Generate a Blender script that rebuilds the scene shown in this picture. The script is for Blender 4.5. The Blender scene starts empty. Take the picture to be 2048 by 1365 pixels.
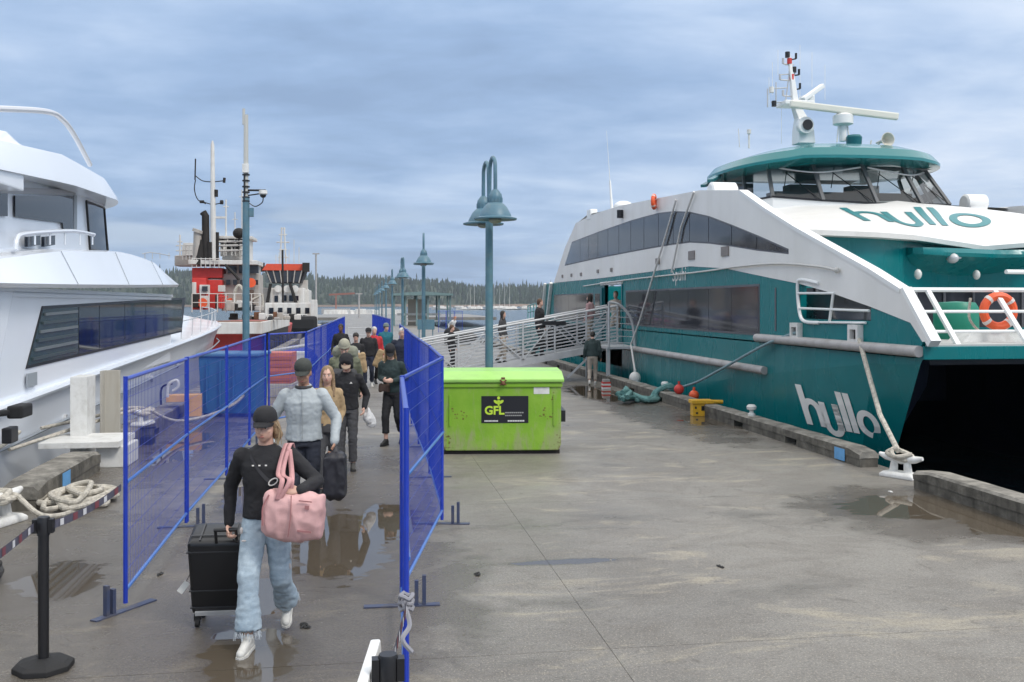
import bpy, bmesh, math, random
from mathutils import Vector, Matrix, noise as mnoise
R = math.radians
V = Vector
PI = math.pi
random.seed(7)
scene = bpy.context.scene
COL = scene.collection

# ------------------------------------------------------------------ camera
F_PX = 1950.0
YAW = math.atan(299 / F_PX)
CAM_H = 2.4
cam_d = bpy.data.cameras.new('camera')
cam = bpy.data.objects.new('camera', cam_d)
COL.objects.link(cam)
cam.location = (0, 0, CAM_H)
cam.rotation_euler = (R(90), 0, -YAW)
cam_d.sensor_width = 36
cam_d.lens = 36 * F_PX / 2048
cam_d.shift_y = -(682.5 - 608) / 2048
cam_d.clip_start = 0.1
cam_d.clip_end = 12000
scene.camera = cam

# ------------------------------------------------------------------ sky
SUN_EL, SUN_AZ = R(46), R(143)          # azimuth clockwise from +Y
world = bpy.data.worlds.new('World')
scene.world = world
world.use_nodes = True
nt = world.node_tree
nt.nodes.clear()
def N(t, type_, **kw):
    n = t.nodes.new(type_)
    for k, v in kw.items():
        setattr(n, k, v)
    return n
def LK(t, a, b):
    t.links.new(a, b)
def math_n(t, op, a, b=None, c=None, clamp=False):
    n = N(t, 'ShaderNodeMath', operation=op)
    n.use_clamp = clamp
    for i, x in enumerate((a, b, c)):
        if x is None:
            continue
        if isinstance(x, (int, float)):
            n.inputs[i].default_value = x
        else:
            LK(t, x, n.inputs[i])
    return n.outputs[0]
def mixc(t, fac, a, b, mode='MIX'):
    n = N(t, 'ShaderNodeMix', data_type='RGBA', blend_type=mode)
    for sock, x in ((n.inputs[0], fac), (n.inputs[6], a), (n.inputs[7], b)):
        if isinstance(x, (int, float)):
            sock.default_value = x
        elif isinstance(x, (tuple, list)):
            sock.default_value = (*x[:3], 1)
        else:
            LK(t, x, sock)
    return n.outputs[2]
def ramp(t, fac, stops, interp='LINEAR'):
    n = N(t, 'ShaderNodeValToRGB')
    n.color_ramp.interpolation = interp
    el = n.color_ramp.elements
    while len(el) > 1:
        el.remove(el[-1])
    for i, (p, c) in enumerate(stops):
        e = el[0] if i == 0 else el.new(p)
        e.position = p
        e.color = (*c[:3], 1) if isinstance(c, (tuple, list)) else (c, c, c, 1)
    LK(t, fac, n.inputs[0])
    return n.outputs[0]
def noise_n(t, vec, scale, detail=4, rough=.55, dist=0.0):
    n = N(t, 'ShaderNodeTexNoise')
    n.inputs['Scale'].default_value = scale
    n.inputs['Detail'].default_value = detail
    n.inputs['Roughness'].default_value = rough
    n.inputs['Distortion'].default_value = dist
    LK(t, vec, n.inputs['Vector'])
    return n.outputs['Fac']
def mapping(t, vec, scale=(1, 1, 1), loc=(0, 0, 0), rot=(0, 0, 0)):
    n = N(t, 'ShaderNodeMapping')
    n.inputs['Scale'].default_value = scale
    n.inputs['Location'].default_value = loc
    n.inputs['Rotation'].default_value = rot
    LK(t, vec, n.inputs['Vector'])
    return n.outputs[0]

tc = N(nt, 'ShaderNodeTexCoord')
sep = N(nt, 'ShaderNodeSeparateXYZ')
LK(nt, tc.outputs['Generated'], sep.inputs[0])
zc = math_n(nt, 'MAXIMUM', sep.outputs[2], 0.0)
den = math_n(nt, 'ADD', zc, 0.10)
px = math_n(nt, 'DIVIDE', sep.outputs[0], den)
py = math_n(nt, 'DIVIDE', sep.outputs[1], den)
cmb = N(nt, 'ShaderNodeCombineXYZ')
LK(nt, px, cmb.inputs[0]); LK(nt, py, cmb.inputs[1])
n1 = noise_n(nt, mapping(nt, cmb.outputs[0], (.62, .7, 1), (3.1, 1.7, 0), (0, 0, .35)), .95, 7, .55, .25)
n2 = noise_n(nt, mapping(nt, cmb.outputs[0], (.8, 1.0, 1), (9.3, 4.2, 0), (0, 0, -.2)), 2.6, 8, .6, .3)
nn = math_n(nt, 'ADD', math_n(nt, 'MULTIPLY', n1, .74), math_n(nt, 'MULTIPLY', n2, .26))
# more light towards the right (open cloud), darker blue bank low in the sky
side = math_n(nt, 'MULTIPLY', math_n(nt, 'ADD', sep.outputs[0], -.02), .15)
elev = math_n(nt, 'MULTIPLY', math_n(nt, 'SUBTRACT', zc, .15), .38)
val = math_n(nt, 'ADD', nn, math_n(nt, 'ADD', side, elev))
cloud = ramp(nt, val, [(.37, (.215, .305, .460)), (.45, (.255, .360, .535)), (.53, (.325, .430, .600)), (.61, (.425, .520, .670)), (.72, (.56, .63, .74))])
# CIE-like overcast: brighter overhead
zen = ramp(nt, sep.outputs[2], [(0, 1.22), (.28, 1.34), (.55, 2.0), (1, 2.6)])
cl2 = mixc(nt, 1.0, cloud, zen, 'MULTIPLY')
grey = mixc(nt, ramp(nt, sep.outputs[2], [(.3, 0), (.75, 1)]), cl2, (1.48, 1.46, 1.42))
# pale streaks low over the horizon
ns = noise_n(nt, mapping(nt, tc.outputs['Generated'], (5, 5, 42), (2.0, .3, .55)), 1.0, 4, .5, .3)
band = ramp(nt, sep.outputs[2], [(.0, 0), (.03, .5), (.075, 1), (.11, 0)])
stk = math_n(nt, 'MULTIPLY', band, ramp(nt, ns, [(.47, 0), (.60, .8)]))
grey2 = mixc(nt, stk, grey, (.50, .60, .74))
sky = N(nt, 'ShaderNodeTexSky', sky_type='NISHITA')
sky.sun_disc = False
sky.sun_elevation = SUN_EL
sky.sun_rotation = SUN_AZ
sk = mixc(nt, 1.0, sky.outputs[0], (.09, .09, .09), 'MULTIPLY')
fin = mixc(nt, .92, sk, grey2)
bg = N(nt, 'ShaderNodeBackground')
LK(nt, fin, bg.inputs[0])
bg.inputs[1].default_value = 1.0
wo = N(nt, 'ShaderNodeOutputWorld')
LK(nt, bg.outputs[0], wo.inputs[0])

sun_d = bpy.data.lights.new('sun', 'SUN')
sun_d.energy = 1.5
sun_d.angle = R(13)
sun_d.color = (1, .96, .90)
sun = bpy.data.objects.new('sun', sun_d)
COL.objects.link(sun)
sdir = V((math.sin(SUN_AZ) * math.cos(SUN_EL), math.cos(SUN_AZ) * math.cos(SUN_EL), math.sin(SUN_EL)))
sun.rotation_euler = sdir.to_track_quat('Z', 'Y').to_euler()

scene.view_settings.view_transform = 'Standard'
scene.view_settings.look = 'None'
scene.view_settings.exposure = 0.14
scene.view_settings.gamma = 1
scene.view_settings.use_curve_mapping = False

# ------------------------------------------------------------------ survey helpers (photo measurements -> metres)
CA, SA = math.cos(YAW), math.sin(YAW)
def onX(px, py, X):
    t = (px - 1024) / F_PX
    d = X / (SA + CA * t)
    return V((X, d * (CA - SA * t), CAM_H - (py - 608) / F_PX * d))
def gr(px, py, z=0.0):
    d = (CAM_H - z) * F_PX / (py - 608)
    t = (px - 1024) / F_PX
    return V((d * (SA + CA * t), d * (CA - SA * t), z))
def at(px, py, d):
    t = (px - 1024) / F_PX
    return V((d * (SA + CA * t), d * (CA - SA * t), CAM_H - (py - 608) / F_PX * d))

# ------------------------------------------------------------------ materials
MATS = {}
def mat(name, col, rough=.5, metal=0.0, var=.0, vscale=3.0, bump=0.0, bscale=30.0, dirt=None, dirt_amt=0.0, dscale=2.0,
        streak=False, spec=.5, coat=0.0, bdist=.01):
    if name in MATS:
        return MATS[name]
    m = bpy.data.materials.new(name)
    m.use_nodes = True
    t = m.node_tree
    b = t.nodes['Principled BSDF']
    b.inputs['Roughness'].default_value = rough
    b.inputs['Metallic'].default_value = metal
    b.inputs['Specular IOR Level'].default_value = spec
    b.inputs['Coat Weight'].default_value = coat
    b.inputs['Base Color'].default_value = (*col, 1)
    tcn = N(t, 'ShaderNodeTexCoord')
    vec = tcn.outputs['Object']
    c = None
    if var > 0:
        f = noise_n(t, vec, vscale, 5, .6)
        lo = tuple(x * (1 - var) for x in col)
        hi = tuple(min(1, x * (1 + var)) for x in col)
        c = mixc(t, ramp(t, f, [(.3, 0), (.7, 1)]), lo, hi)
    if dirt is not None:
        sc = (1, 1, .12) if streak else (1, 1, 1)
        f = noise_n(t, mapping(t, vec, sc, (5, 3, 1)), dscale, 6, .65, .3)
        k = math_n(t, 'MULTIPLY', ramp(t, f, [(.45, 0), (.75, 1)]), dirt_amt)
        c = mixc(t, k, c if c is not None else col, dirt)
        rr = math_n(t, 'ADD', math_n(t, 'MULTIPLY', k, .35), rough)
        LK(t, rr, b.inputs['Roughness'])
    if c is not None:
        LK(t, c, b.inputs['Base Color'])
    if bump > 0:
        f = noise_n(t, vec, bscale, 4, .6)
        bn = N(t, 'ShaderNodeBump')
        bn.inputs['Strength'].default_value = bump
        bn.inputs['Distance'].default_value = bdist
        LK(t, f, bn.inputs['Height'])
        LK(t, bn.outputs[0], b.inputs['Normal'])
    MATS[name] = m
    return m

def glass_mat(name, tint, opac, rough=.03):
    m = bpy.data.materials.new(name)
    m.use_nodes = True
    t = m.node_tree
    t.nodes.clear()
    out = N(t, 'ShaderNodeOutputMaterial')
    tr = N(t, 'ShaderNodeBsdfTransparent'); tr.inputs[0].default_value = (*tint, 1)
    pr = N(t, 'ShaderNodeBsdfPrincipled')
    pr.inputs['Base Color'].default_value = (.01, .012, .015, 1)
    pr.inputs['Roughness'].default_value = rough
    gl = N(t, 'ShaderNodeBsdfGlossy'); gl.inputs['Roughness'].default_value = rough
    fr = N(t, 'ShaderNodeFresnel'); fr.inputs[0].default_value = 1.5
    mx = N(t, 'ShaderNodeMixShader'); mx.inputs[0].default_value = opac
    LK(t, tr.outputs[0], mx.inputs[1]); LK(t, pr.outputs[0], mx.inputs[2])
    m2 = N(t, 'ShaderNodeMixShader')
    LK(t, fr.outputs[0], m2.inputs[0]); LK(t, mx.outputs[0], m2.inputs[1]); LK(t, gl.outputs[0], m2.inputs[2])
    LK(t, m2.outputs[0], out.inputs[0])
    MATS[name] = m
    return m

TEAL = mat('teal_paint', (.001, .170, .182), .24, var=.08, vscale=.5, spec=.38, bump=.35, bscale=.9, bdist=.05, dirt=(.012, .15, .155), dirt_amt=.5, dscale=1.2, streak=True)
TEALD = mat('teal_trim', (.004, .12, .14), .3)
WHITE = mat('ferry_white', (.78, .77, .745), .35, var=.06, vscale=.6, dirt=(.55, .53, .48), dirt_amt=.35, dscale=.9, streak=True)
YWHITE = mat('yacht_white', (.82, .86, .92), .16, var=.03, vscale=.4, dirt=(.62, .65, .68), dirt_amt=.22, dscale=.7, streak=True, spec=.4)
PWHITE = mat('white_paint', (.72, .72, .70), .45, var=.05, dirt=(.35, .33, .28), dirt_amt=.5, dscale=5, bump=.15, bscale=40)
LETW = mat('white_lettering', (.80, .78, .74), .5)
ALU = mat('aluminium', (.52, .53, .54), .45, metal=.25, var=.1, vscale=4)
RAILGREY = mat('rubrail_grey', (.42, .40, .39), .5, dirt=(.2, .19, .17), dirt_amt=.6, dscale=3)
DARKW = mat('tinted_window', (.040, .043, .052), .07, var=.25, vscale=1.2, spec=.5)
DARKW2 = mat('yacht_window', (.008, .013, .022), .04, spec=.45)
BLACK = mat('black_plastic', (.012, .012, .014), .4)
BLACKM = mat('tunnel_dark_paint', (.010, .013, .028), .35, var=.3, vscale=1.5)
RUBBER = mat('black_rubber', (.015, .015, .016), .75, bump=.2)
LAMP = mat('lamp_blue_grey', (.085, .185, .245), .42, var=.12, vscale=6, dirt=(.2, .22, .2), dirt_amt=.3, dscale=8)
LAMPIN = mat('lamp_inside', (.30, .30, .28), .6)
BLUE = mat('fence_blue', (.008, .038, .40), .35, var=.12, vscale=7, coat=.2)
BLUEL = mat('fence_rail_highlight_blue', (.05, .16, .50), .28, var=.15, vscale=9, coat=.4)  # rails lighter than the posts: their highlight is put into the base colour
GREEN = mat('dumpster_green', (.195, .40, .022), .42, var=.10, vscale=2.2, dirt=(.26, .30, .10), dirt_amt=.6, dscale=2.6, bump=.1, bscale=9)
GREENL = mat('dumpster_lid_green', (.32, .62, .12), .4, var=.08, dirt=(.3, .4, .2), dirt_amt=.4)
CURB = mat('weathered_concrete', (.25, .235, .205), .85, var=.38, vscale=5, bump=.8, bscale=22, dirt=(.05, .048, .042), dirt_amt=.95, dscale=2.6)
CURBS = mat('stained_shaded_concrete_side', (.13, .120, .10), .85, var=.45, vscale=6, bump=.9, bscale=20, dirt=(.03, .028, .024), dirt_amt=.95, dscale=3, streak=True)  # stains, plus the sides' shade against the top put into the base colour
CURBD = mat('curb_recess', (.03, .028, .025), .9)
BLUEM = mat('blue_marker', (.13, .36, .66), .5, var=.1, dirt=(.1, .2, .3), dirt_amt=.3, dscale=9)
YEL = mat('yellow_paint', (.75, .42, .02), .45, var=.12, dirt=(.3, .2, .05), dirt_amt=.4, dscale=12)
ORANGE = mat('orange_plastic', (.80, .11, .03), .45, var=.1)
ORANGEY = mat('pale_orange_paint', (.72, .40, .12), .6, var=.15)
ROPEG = mat('teal_rope', (.13, .28, .27), .9, bump=.8, bscale=60, var=.25, vscale=20)
ROPEW = mat('pale_rope', (.46, .43, .37), .9, bump=.35, bscale=70, var=.35, vscale=18)
ROPEB = mat('blue_grey_rope', (.22, .32, .35), .9, bump=.6, bscale=70, var=.2, vscale=20)
ROPED = mat('dark_rope', (.04, .04, .04), .9, bump=.8, bscale=70, var=.4, vscale=20)
RED = mat('red_hull', (.42, .03, .022), .5, var=.2, vscale=1.2, dirt=(.12, .03, .02), dirt_amt=.5, dscale=1.5, streak=True)
REDB = mat('red_paint', (.62, .045, .035), .45, var=.12, dirt=(.3, .05, .04), dirt_amt=.3)
SHIPW = mat('ship_white', (.66, .65, .62), .5, var=.08, dirt=(.33, .22, .15), dirt_amt=.5, dscale=1.6, streak=True)
SHIPG = mat('ship_beige', (.44, .41, .37), .55, var=.12, dirt=(.25, .15, .1), dirt_amt=.4)
SOOT = mat('soot_black', (.018, .015, .013), .8, var=.3, bump=.3)
RUST = mat('rusty_steel', (.16, .07, .035), .85, var=.4, bump=.5, bscale=15)
BIN = mat('steel_blue_bin', (.035, .16, .29), .5, var=.1, vscale=1.5, dirt=(.04, .1, .15), dirt_amt=.4)
SALMON = mat('salmon_crate', (.48, .15, .11), .7, var=.2)
GLASSW = glass_mat('clear_glass', (.62, .68, .70), .14)
GLASSR = glass_mat('smoky_glass', (.30, .32, .34), .45)
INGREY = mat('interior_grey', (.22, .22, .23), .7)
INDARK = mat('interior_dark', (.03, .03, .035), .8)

# ------------------------------------------------------------------ mesh builder
class MB:
    def __init__(s):
        s.v = []; s.f = []; s.m = []
    def add(s, vs, fs, mi=0):
        o = len(s.v)
        s.v += [tuple(p) for p in vs]
        s.f += [tuple(i + o for i in f) for f in fs]
        s.m += [mi] * len(fs)
        return s
    def box(s, c, size, rz=0.0, mi=0, M=None):
        x, y, z = (k / 2 for k in size)
        vs = [V((a * x, b * y, e * z)) for e in (-1, 1) for a, b in ((-1, -1), (1, -1), (1, 1), (-1, 1))]
        if M is None:
            M = Matrix.Rotation(rz, 3, 'Z')
        vs = [M @ p + V(c) for p in vs]
        return s.add(vs, [(0, 3, 2, 1), (4, 5, 6, 7), (0, 1, 5, 4), (1, 2, 6, 5), (2, 3, 7, 6), (3, 0, 4, 7)], mi)
    def bx(s, a, b, mi=0):
        a = V(a); b = V(b)
        return s.box((a + b) / 2, [abs(k) for k in (b - a)], mi=mi)
    def beam(s, p0, p1, w, h, mi=0, up=V((0, 0, 1))):
        p0 = V(p0); p1 = V(p1)
        d = (p1 - p0); L = d.length; d = d.normalized()
        if abs(d.dot(up)) > .98:
            up = V((0, 1, 0))
        x = d.cross(up).normalized(); z = x.cross(d)
        M = Matrix((x, d, z)).transposed()
        return s.box((p0 + p1) / 2, (w, L, h), M=M, mi=mi)
    def tube(s, path, r, n=8, mi=0, caps=True, closed=False):
        path = [V(p) for p in path]
        k = len(path)
        rs = r if isinstance(r, (list, tuple)) else [r] * k
        rings = []
        prev = None
        for i, p in enumerate(path):
            if closed:
                d = path[(i + 1) % k] - path[i - 1]
            else:
                d = path[min(i + 1, k - 1)] - path[max(i - 1, 0)]
            if d.length < 1e-9: d = V((0, 0, 1))
            d.normalize()
            if prev is None:
                a = V((0, 0, 1)) if abs(d.z) < .9 else V((1, 0, 0))
                x = d.cross(a).normalized()
            else:
                x = (prev - d * prev.dot(d))
                x = x.normalized() if x.length > 1e-6 else d.orthogonal().normalized()
            prev = x
            y = d.cross(x)
            rings.append([p + (x * math.cos(2 * PI * j / n) + y * math.sin(2 * PI * j / n)) * rs[i] for j in range(n)])
        return s.loft(rings, mi=mi, caps=caps and not closed, wrap=closed)
    def loft(s, rings, mi=0, caps=True, wrap=False):
        n = len(rings[0]); k = len(rings)
        vs = [p for r in rings for p in r]
        fs = []
        for i in range(k if wrap else k - 1):
            a = i * n; b = ((i + 1) % k) * n
            for j in range(n):
                j2 = (j + 1) % n
                fs.append((a + j, a + j2, b + j2, b + j))
        if caps:
            fs.append(tuple(range(n))[::-1])
            fs.append(tuple((k - 1) * n + j for j in range(n)))
        return s.add(vs, fs, mi)
    def sheet(s, rows, mi=0):
        n = len(rows[0])
        vs = [p for r in rows for p in r]
        fs = [(i * n + j, i * n + j + 1, (i + 1) * n + j + 1, (i + 1) * n + j) for i in range(len(rows) - 1) for j in range(n - 1)]
        return s.add(vs, fs, mi)
    def ell(s, c, rad, n=12, k=8, mi=0, M=None):
        c = V(c)
        if isinstance(rad, (int, float)): rad = (rad,) * 3
        vs = []; fs = []
        M = M or Matrix.Identity(3)
        for i in range(1, k):
            th = PI * i / k
            for j in range(n):
                ph = 2 * PI * j / n
                vs.append(c + M @ V((rad[0] * math.sin(th) * math.cos(ph), rad[1] * math.sin(th) * math.sin(ph), rad[2] * math.cos(th))))
        vs.append(c + M @ V((0, 0, rad[2]))); vs.append(c + M @ V((0, 0, -rad[2])))
        t = len(vs) - 2; b = t + 1
        for i in range(k - 2):
            for j in range(n):
                j2 = (j + 1) % n
                fs.append((i * n + j, (i + 1) * n + j, (i + 1) * n + j2, i * n + j2))
        for j in range(n):
            j2 = (j + 1) % n
            fs.append((t, j, j2)); fs.append((b, (k - 2) * n + j2, (k - 2) * n + j))
        return s.add(vs, fs, mi)
    def cap(s, p0, p1, r0, r1, n=12, mi=0, sq=1.0, sqdir=None):
        """closed capsule with round ends; sq flattens it along sqdir"""
        p0 = V(p0); p1 = V(p1)
        d = (p1 - p0); L = d.length
        d = d.normalized() if L > 1e-6 else V((0, 0, 1))
        if sqdir is not None:
            y = V(sqdir) - d * V(sqdir).dot(d)
            y = y.normalized() if y.length > 1e-5 else d.orthogonal().normalized()
        else:
            y = d.orthogonal().normalized()
        x = d.cross(y)
        rings = []
        for a in (-80, -50, -20):
            rings.append((p0 + d * (math.sin(R(a)) * r0), r0 * math.cos(R(a))))
        rings.append((p0, r0)); rings.append((p1, r1))
        for a in (20, 50, 80):
            rings.append((p1 + d * (math.sin(R(a)) * r1), r1 * math.cos(R(a))))
        rr = [[c + (x * math.cos(2 * PI * j / n) + y * sq * math.sin(2 * PI * j / n)) * rad for j in range(n)] for c, rad in rings]
        # orientation so normals point outward
        return s.loft([r[::-1] for r in rr] if x.cross(y).dot(d) < 0 else rr, mi=mi)
    def lathe(s, prof, c=(0, 0, 0), n=16, mi=0, M=None):
        c = V(c); M = M or Matrix.Identity(3)
        rings = [[c + M @ V((r * math.cos(2 * PI * j / n), r * math.sin(2 * PI * j / n), z)) for j in range(n)] for r, z in prof]
        return s.loft(rings, mi=mi)
    def prism(s, poly, f, t0, t1, mi=0):
        """poly list of 2D, f(u, v, t) -> point"""
        n = len(poly)
        vs = [f(u, v, t0) for u, v in poly] + [f(u, v, t1) for u, v in poly]
        fs = [tuple(range(n))[::-1], tuple(range(n, 2 * n))] + [(i, (i + 1) % n, n + (i + 1) % n, n + i) for i in range(n)]
        return s.add(vs, fs, mi)
    def build(s, name, mats, parent=None, smooth=False, bevel=0.0, world=True, recalc=True, sharp=35):
        me = bpy.data.meshes.new(name)
        off = V((0, 0, 0))
        if parent is not None and world:
            p = parent
            while p is not None:
                off += p.location
                p = p.parent
        me.from_pydata([tuple(V(p) - off) for p in s.v], [], s.f)
        if not isinstance(mats, (list, tuple)):
            mats = [mats]
        for m in mats:
            me.materials.append(m)
        for i, p in enumerate(me.polygons):
            p.material_index = s.m[i]
        if recalc or bevel:
            bm = bmesh.new(); bm.from_mesh(me)
            bmesh.ops.recalc_face_normals(bm, faces=bm.faces)
            if bevel > 0:
                ed = [e for e in bm.edges if len(e.link_faces) == 2 and e.calc_face_angle(0) > R(30)]
                bmesh.ops.bevel(bm, geom=ed, offset=bevel, segments=2, affect='EDGES', profile=.6)
            bm.to_mesh(me); bm.free()
        if smooth:
            me.polygons.foreach_set('use_smooth', [True] * len(me.polygons))
            if sharp:
                me.set_sharp_from_angle(angle=R(sharp))
        me.update()
        o = bpy.data.objects.new(name, me)
        COL.objects.link(o)
        if parent is not None:
            o.parent = parent
        return o

def tag(o, label=None, cat=None, group=None, kind=None):
    if label: o['label'] = label
    if cat: o['category'] = cat
    if group: o['group'] = group
    if kind: o['kind'] = kind
    return o
def empty(name, loc=(0, 0, 0), rz=0.0, **k):
    o = bpy.data.objects.new(name, None)
    o.empty_display_size = .2
    COL.objects.link(o)
    o.location = loc
    o.rotation_euler = (0, 0, rz)
    return tag(o, **k)
def copy_tree(o, parent=None):
    c = o.copy()
    COL.objects.link(c)
    c.parent = parent
    for ch in o.children:
        copy_tree(ch, c)
    return c
def catmull(pts, k=6, closed=False):
    pts = [V(p) for p in pts]; out = []
    n = len(pts)
    for i in range(n if closed else n - 1):
        if closed:
            p0, p1, p2, p3 = pts[i - 1], pts[i], pts[(i + 1) % n], pts[(i + 2) % n]
        else:
            p0, p1, p2, p3 = pts[max(i - 1, 0)], pts[i], pts[i + 1], pts[min(i + 2, n - 1)]
        for j in range(k):
            t = j / k
            out.append(.5 * ((2 * p1) + (p2 - p0) * t + (2 * p0 - 5 * p1 + 4 * p2 - p3) * t * t + (3 * p1 - p0 - 3 * p2 + p3) * t ** 3))
    if not closed:
        out.append(pts[-1])
    return out
def interp(x, tab):
    """tab rows (x, a, b, ...) sorted by x"""
    if x <= tab[0][0]: return tab[0][1:]
    for a, b in zip(tab, tab[1:]):
        if x <= b[0]:
            t = (x - a[0]) / (b[0] - a[0])
            return tuple(p + (q - p) * t for p, q in zip(a[1:], b[1:]))
    return tab[-1][1:]
def text_mb(txt, size, f, depth=.004, bold=0.0):
    """flat lettering as mesh: f(u, v, t) -> point"""
    cu = bpy.data.curves.new('t', 'FONT')
    cu.body = txt; cu.size = size; cu.extrude = 0; cu.offset = bold
    cu.resolution_u = 3
    ob = bpy.data.objects.new('t', cu)
    COL.objects.link(ob)
    dg = bpy.context.evaluated_depsgraph_get()
    me = bpy.data.meshes.new_from_object(ob.evaluated_get(dg))
    mb = MB()
    mb.add([f(v.co.x, v.co.y, depth) for v in me.vertices], [tuple(p.vertices) for p in me.polygons])
    bpy.data.objects.remove(ob); bpy.data.curves.remove(cu); bpy.data.meshes.remove(me)
    return mb
# ================================================================== SETTING
# ---- pier deck with puddles
def deck_mat():
    m = bpy.data.materials.new('wet_pier_concrete')
    m.use_nodes = True
    t = m.node_tree
    b = t.nodes['Principled BSDF']
    tcn = N(t, 'ShaderNodeTexCoord')
    P = tcn.outputs['Object']
    big = noise_n(t, P, .35, 6, .6, .3)
    med = noise_n(t, mapping(t, P, (1, 1.3, 1), (3, 8, 0)), 1.1, 8, .7, .6)
    fine = noise_n(t, P, 38, 6, .8)
    grit = noise_n(t, P, 75, 3, .6)
    cross = noise_n(t, mapping(t, P, (.75, 1.7, 1), (1, 4, 0)), .8, 8, .7, .9)
    c = mixc(t, ramp(t, big, [(.40, 0), (.60, 1)]), (.178, .166, .149), (.252, .237, .213))
    c = mixc(t, ramp(t, med, [(.46, .0), (.70, .7)]), c, (.130, .117, .102))
    c = mixc(t, ramp(t, cross, [(.55, 0), (.66, .8)]), c, (.40, .355, .27))
    c = mixc(t, ramp(t, fine, [(.38, .5), (.55, 0)]), c, (.06, .054, .048))
    c = mixc(t, ramp(t, grit, [(.56, 0), (.68, .75)]), c, (.50, .45, .37))
    spot = noise_n(t, mapping(t, P, (1, 1, 1), (11, 5, 0)), 6.5, 4, .7, .5)
    c = mixc(t, ramp(t, spot, [(.60, 0), (.70, .6)]), c, (.085, .075, .062))
    crk = N(t, 'ShaderNodeTexVoronoi', feature='DISTANCE_TO_EDGE')
    crk.inputs['Scale'].default_value = .16
    wv = N(t, 'ShaderNodeMix', data_type='VECTOR'); wv.inputs[0].default_value = .06
    nv = N(t, 'ShaderNodeTexNoise'); nv.inputs['Scale'].default_value = 1.7; nv.inputs['Detail'].default_value = 6; LK(t, P, nv.inputs['Vector'])
    LK(t, P, wv.inputs[4]); 
    va = N(t, 'ShaderNodeVectorMath', operation='SCALE'); va.inputs[3].default_value = 1.1; LK(t, nv.outputs['Color'], va.inputs[0])
    vb = N(t, 'ShaderNodeVectorMath', operation='ADD'); LK(t, P, vb.inputs[0]); LK(t, va.outputs[0], vb.inputs[1]); LK(t, vb.outputs[0], crk.inputs['Vector'])
    c = mixc(t, ramp(t, crk.outputs['Distance'], [(.0, .35), (.0025, 0)]), c, (.05, .045, .038))
    # puddles: named low spots with wobbly outlines
    sp = N(t, 'ShaderNodeSeparateXYZ'); LK(t, P, sp.inputs[0])
    wob = noise_n(t, mapping(t, P, (1.2, 2.2, 1)), 1.9, 5, .6)
    wobs = math_n(t, 'MULTIPLY', math_n(t, 'SUBTRACT', wob, .5), 2.6)
    tot = None
    for (x, y, rx, ry) in PUDDLES:
        dx = math_n(t, 'DIVIDE', math_n(t, 'SUBTRACT', sp.outputs[0], x), rx)
        dy = math_n(t, 'DIVIDE', math_n(t, 'SUBTRACT', sp.outputs[1], y), ry)
        d = math_n(t, 'SQRT', math_n(t, 'ADD', math_n(t, 'MULTIPLY', dx, dx), math_n(t, 'MULTIPLY', dy, dy)))
        k = math_n(t, 'SUBTRACT', 1.0, d)
        tot = k if tot is None else math_n(t, 'MAXIMUM', tot, k)
    gen = math_n(t, 'SUBTRACT', math_n(t, 'MULTIPLY', noise_n(t, mapping(t, P, (.6, 1.3, 1), (7, 2, 0)), .8, 5, .6), 1.0), .69)
    lvl = math_n(t, 'MAXIMUM', math_n(t, 'ADD', tot, math_n(t, 'MULTIPLY', wobs, .55)), math_n(t, 'MULTIPLY', gen, 3.0))
    damp = ramp(t, lvl, [(0.0, 0), (.22, 1)])
    lvl2 = N(t, 'ShaderNodeMapRange'); lvl2.inputs[1].default_value = -.35; lvl2.inputs[2].default_value = .12
    LK(t, lvl, lvl2.inputs[0])
    damp = lvl2.outputs[0]
    pud = N(t, 'ShaderNodeMapRange'); pud.inputs[1].default_value = .08; pud.inputs[2].default_value = .17
    LK(t, lvl, pud.inputs[0])
    pud = pud.outputs[0]
    # broad damp areas: darker and glossier, no standing water
    dtot = None
    for (x, y, rx, ry) in ((-1.0, 8.6, 2.3, 4.2), (-2.9, 9.0, 1.6, 3.5), (.1, 12.5, .9, 4.0), (6.6, 10.4, 1.8, 1.8), (6.4, 20, 1.1, 5), (-3, 17, 1.2, 5)):
        dx = math_n(t, 'DIVIDE', math_n(t, 'SUBTRACT', sp.outputs[0], x), rx)
        dy = math_n(t, 'DIVIDE', math_n(t, 'SUBTRACT', sp.outputs[1], y), ry)
        k = math_n(t, 'SUBTRACT', 1.0, math_n(t, 'ADD', math_n(t, 'MULTIPLY', dx, dx), math_n(t, 'MULTIPLY', dy, dy)))
        dtot = k if dtot is None else math_n(t, 'MAXIMUM', dtot, k)
    wn = noise_n(t, mapping(t, P, (1, 1, 1), (2, 9, 0)), 1.6, 7, .65, .4)
    wet = ramp(t, math_n(t, 'ADD', dtot, math_n(t, 'MULTIPLY', math_n(t, 'SUBTRACT', wn, .5), 2.2)), [(.05, 0), (.45, 1)])
    c = mixc(t, math_n(t, 'MULTIPLY', wet, .62), c, (.085, .070, .055))
    c = mixc(t, math_n(t, 'MULTIPLY', damp, .55), c, (.085, .072, .058))
    c = mixc(t, pud, c, (.095, .078, .058))
    LK(t, c, b.inputs['Base Color'])
    r0 = math_n(t, 'ADD', math_n(t, 'MULTIPLY', med, .5), .17)
    r1 = math_n(t, 'MULTIPLY', r0, math_n(t, 'SUBTRACT', 1.0, math_n(t, 'MULTIPLY', damp, .5)))
    r1 = math_n(t, 'MULTIPLY', r1, math_n(t, 'SUBTRACT', 1.0, math_n(t, 'MULTIPLY', wet, .45)))
    r2 = math_n(t, 'ADD', math_n(t, 'MULTIPLY', r1, math_n(t, 'SUBTRACT', 1.0, pud)), .025)
    LK(t, r2, b.inputs['Roughness'])
    bn = N(t, 'ShaderNodeBump')
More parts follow.
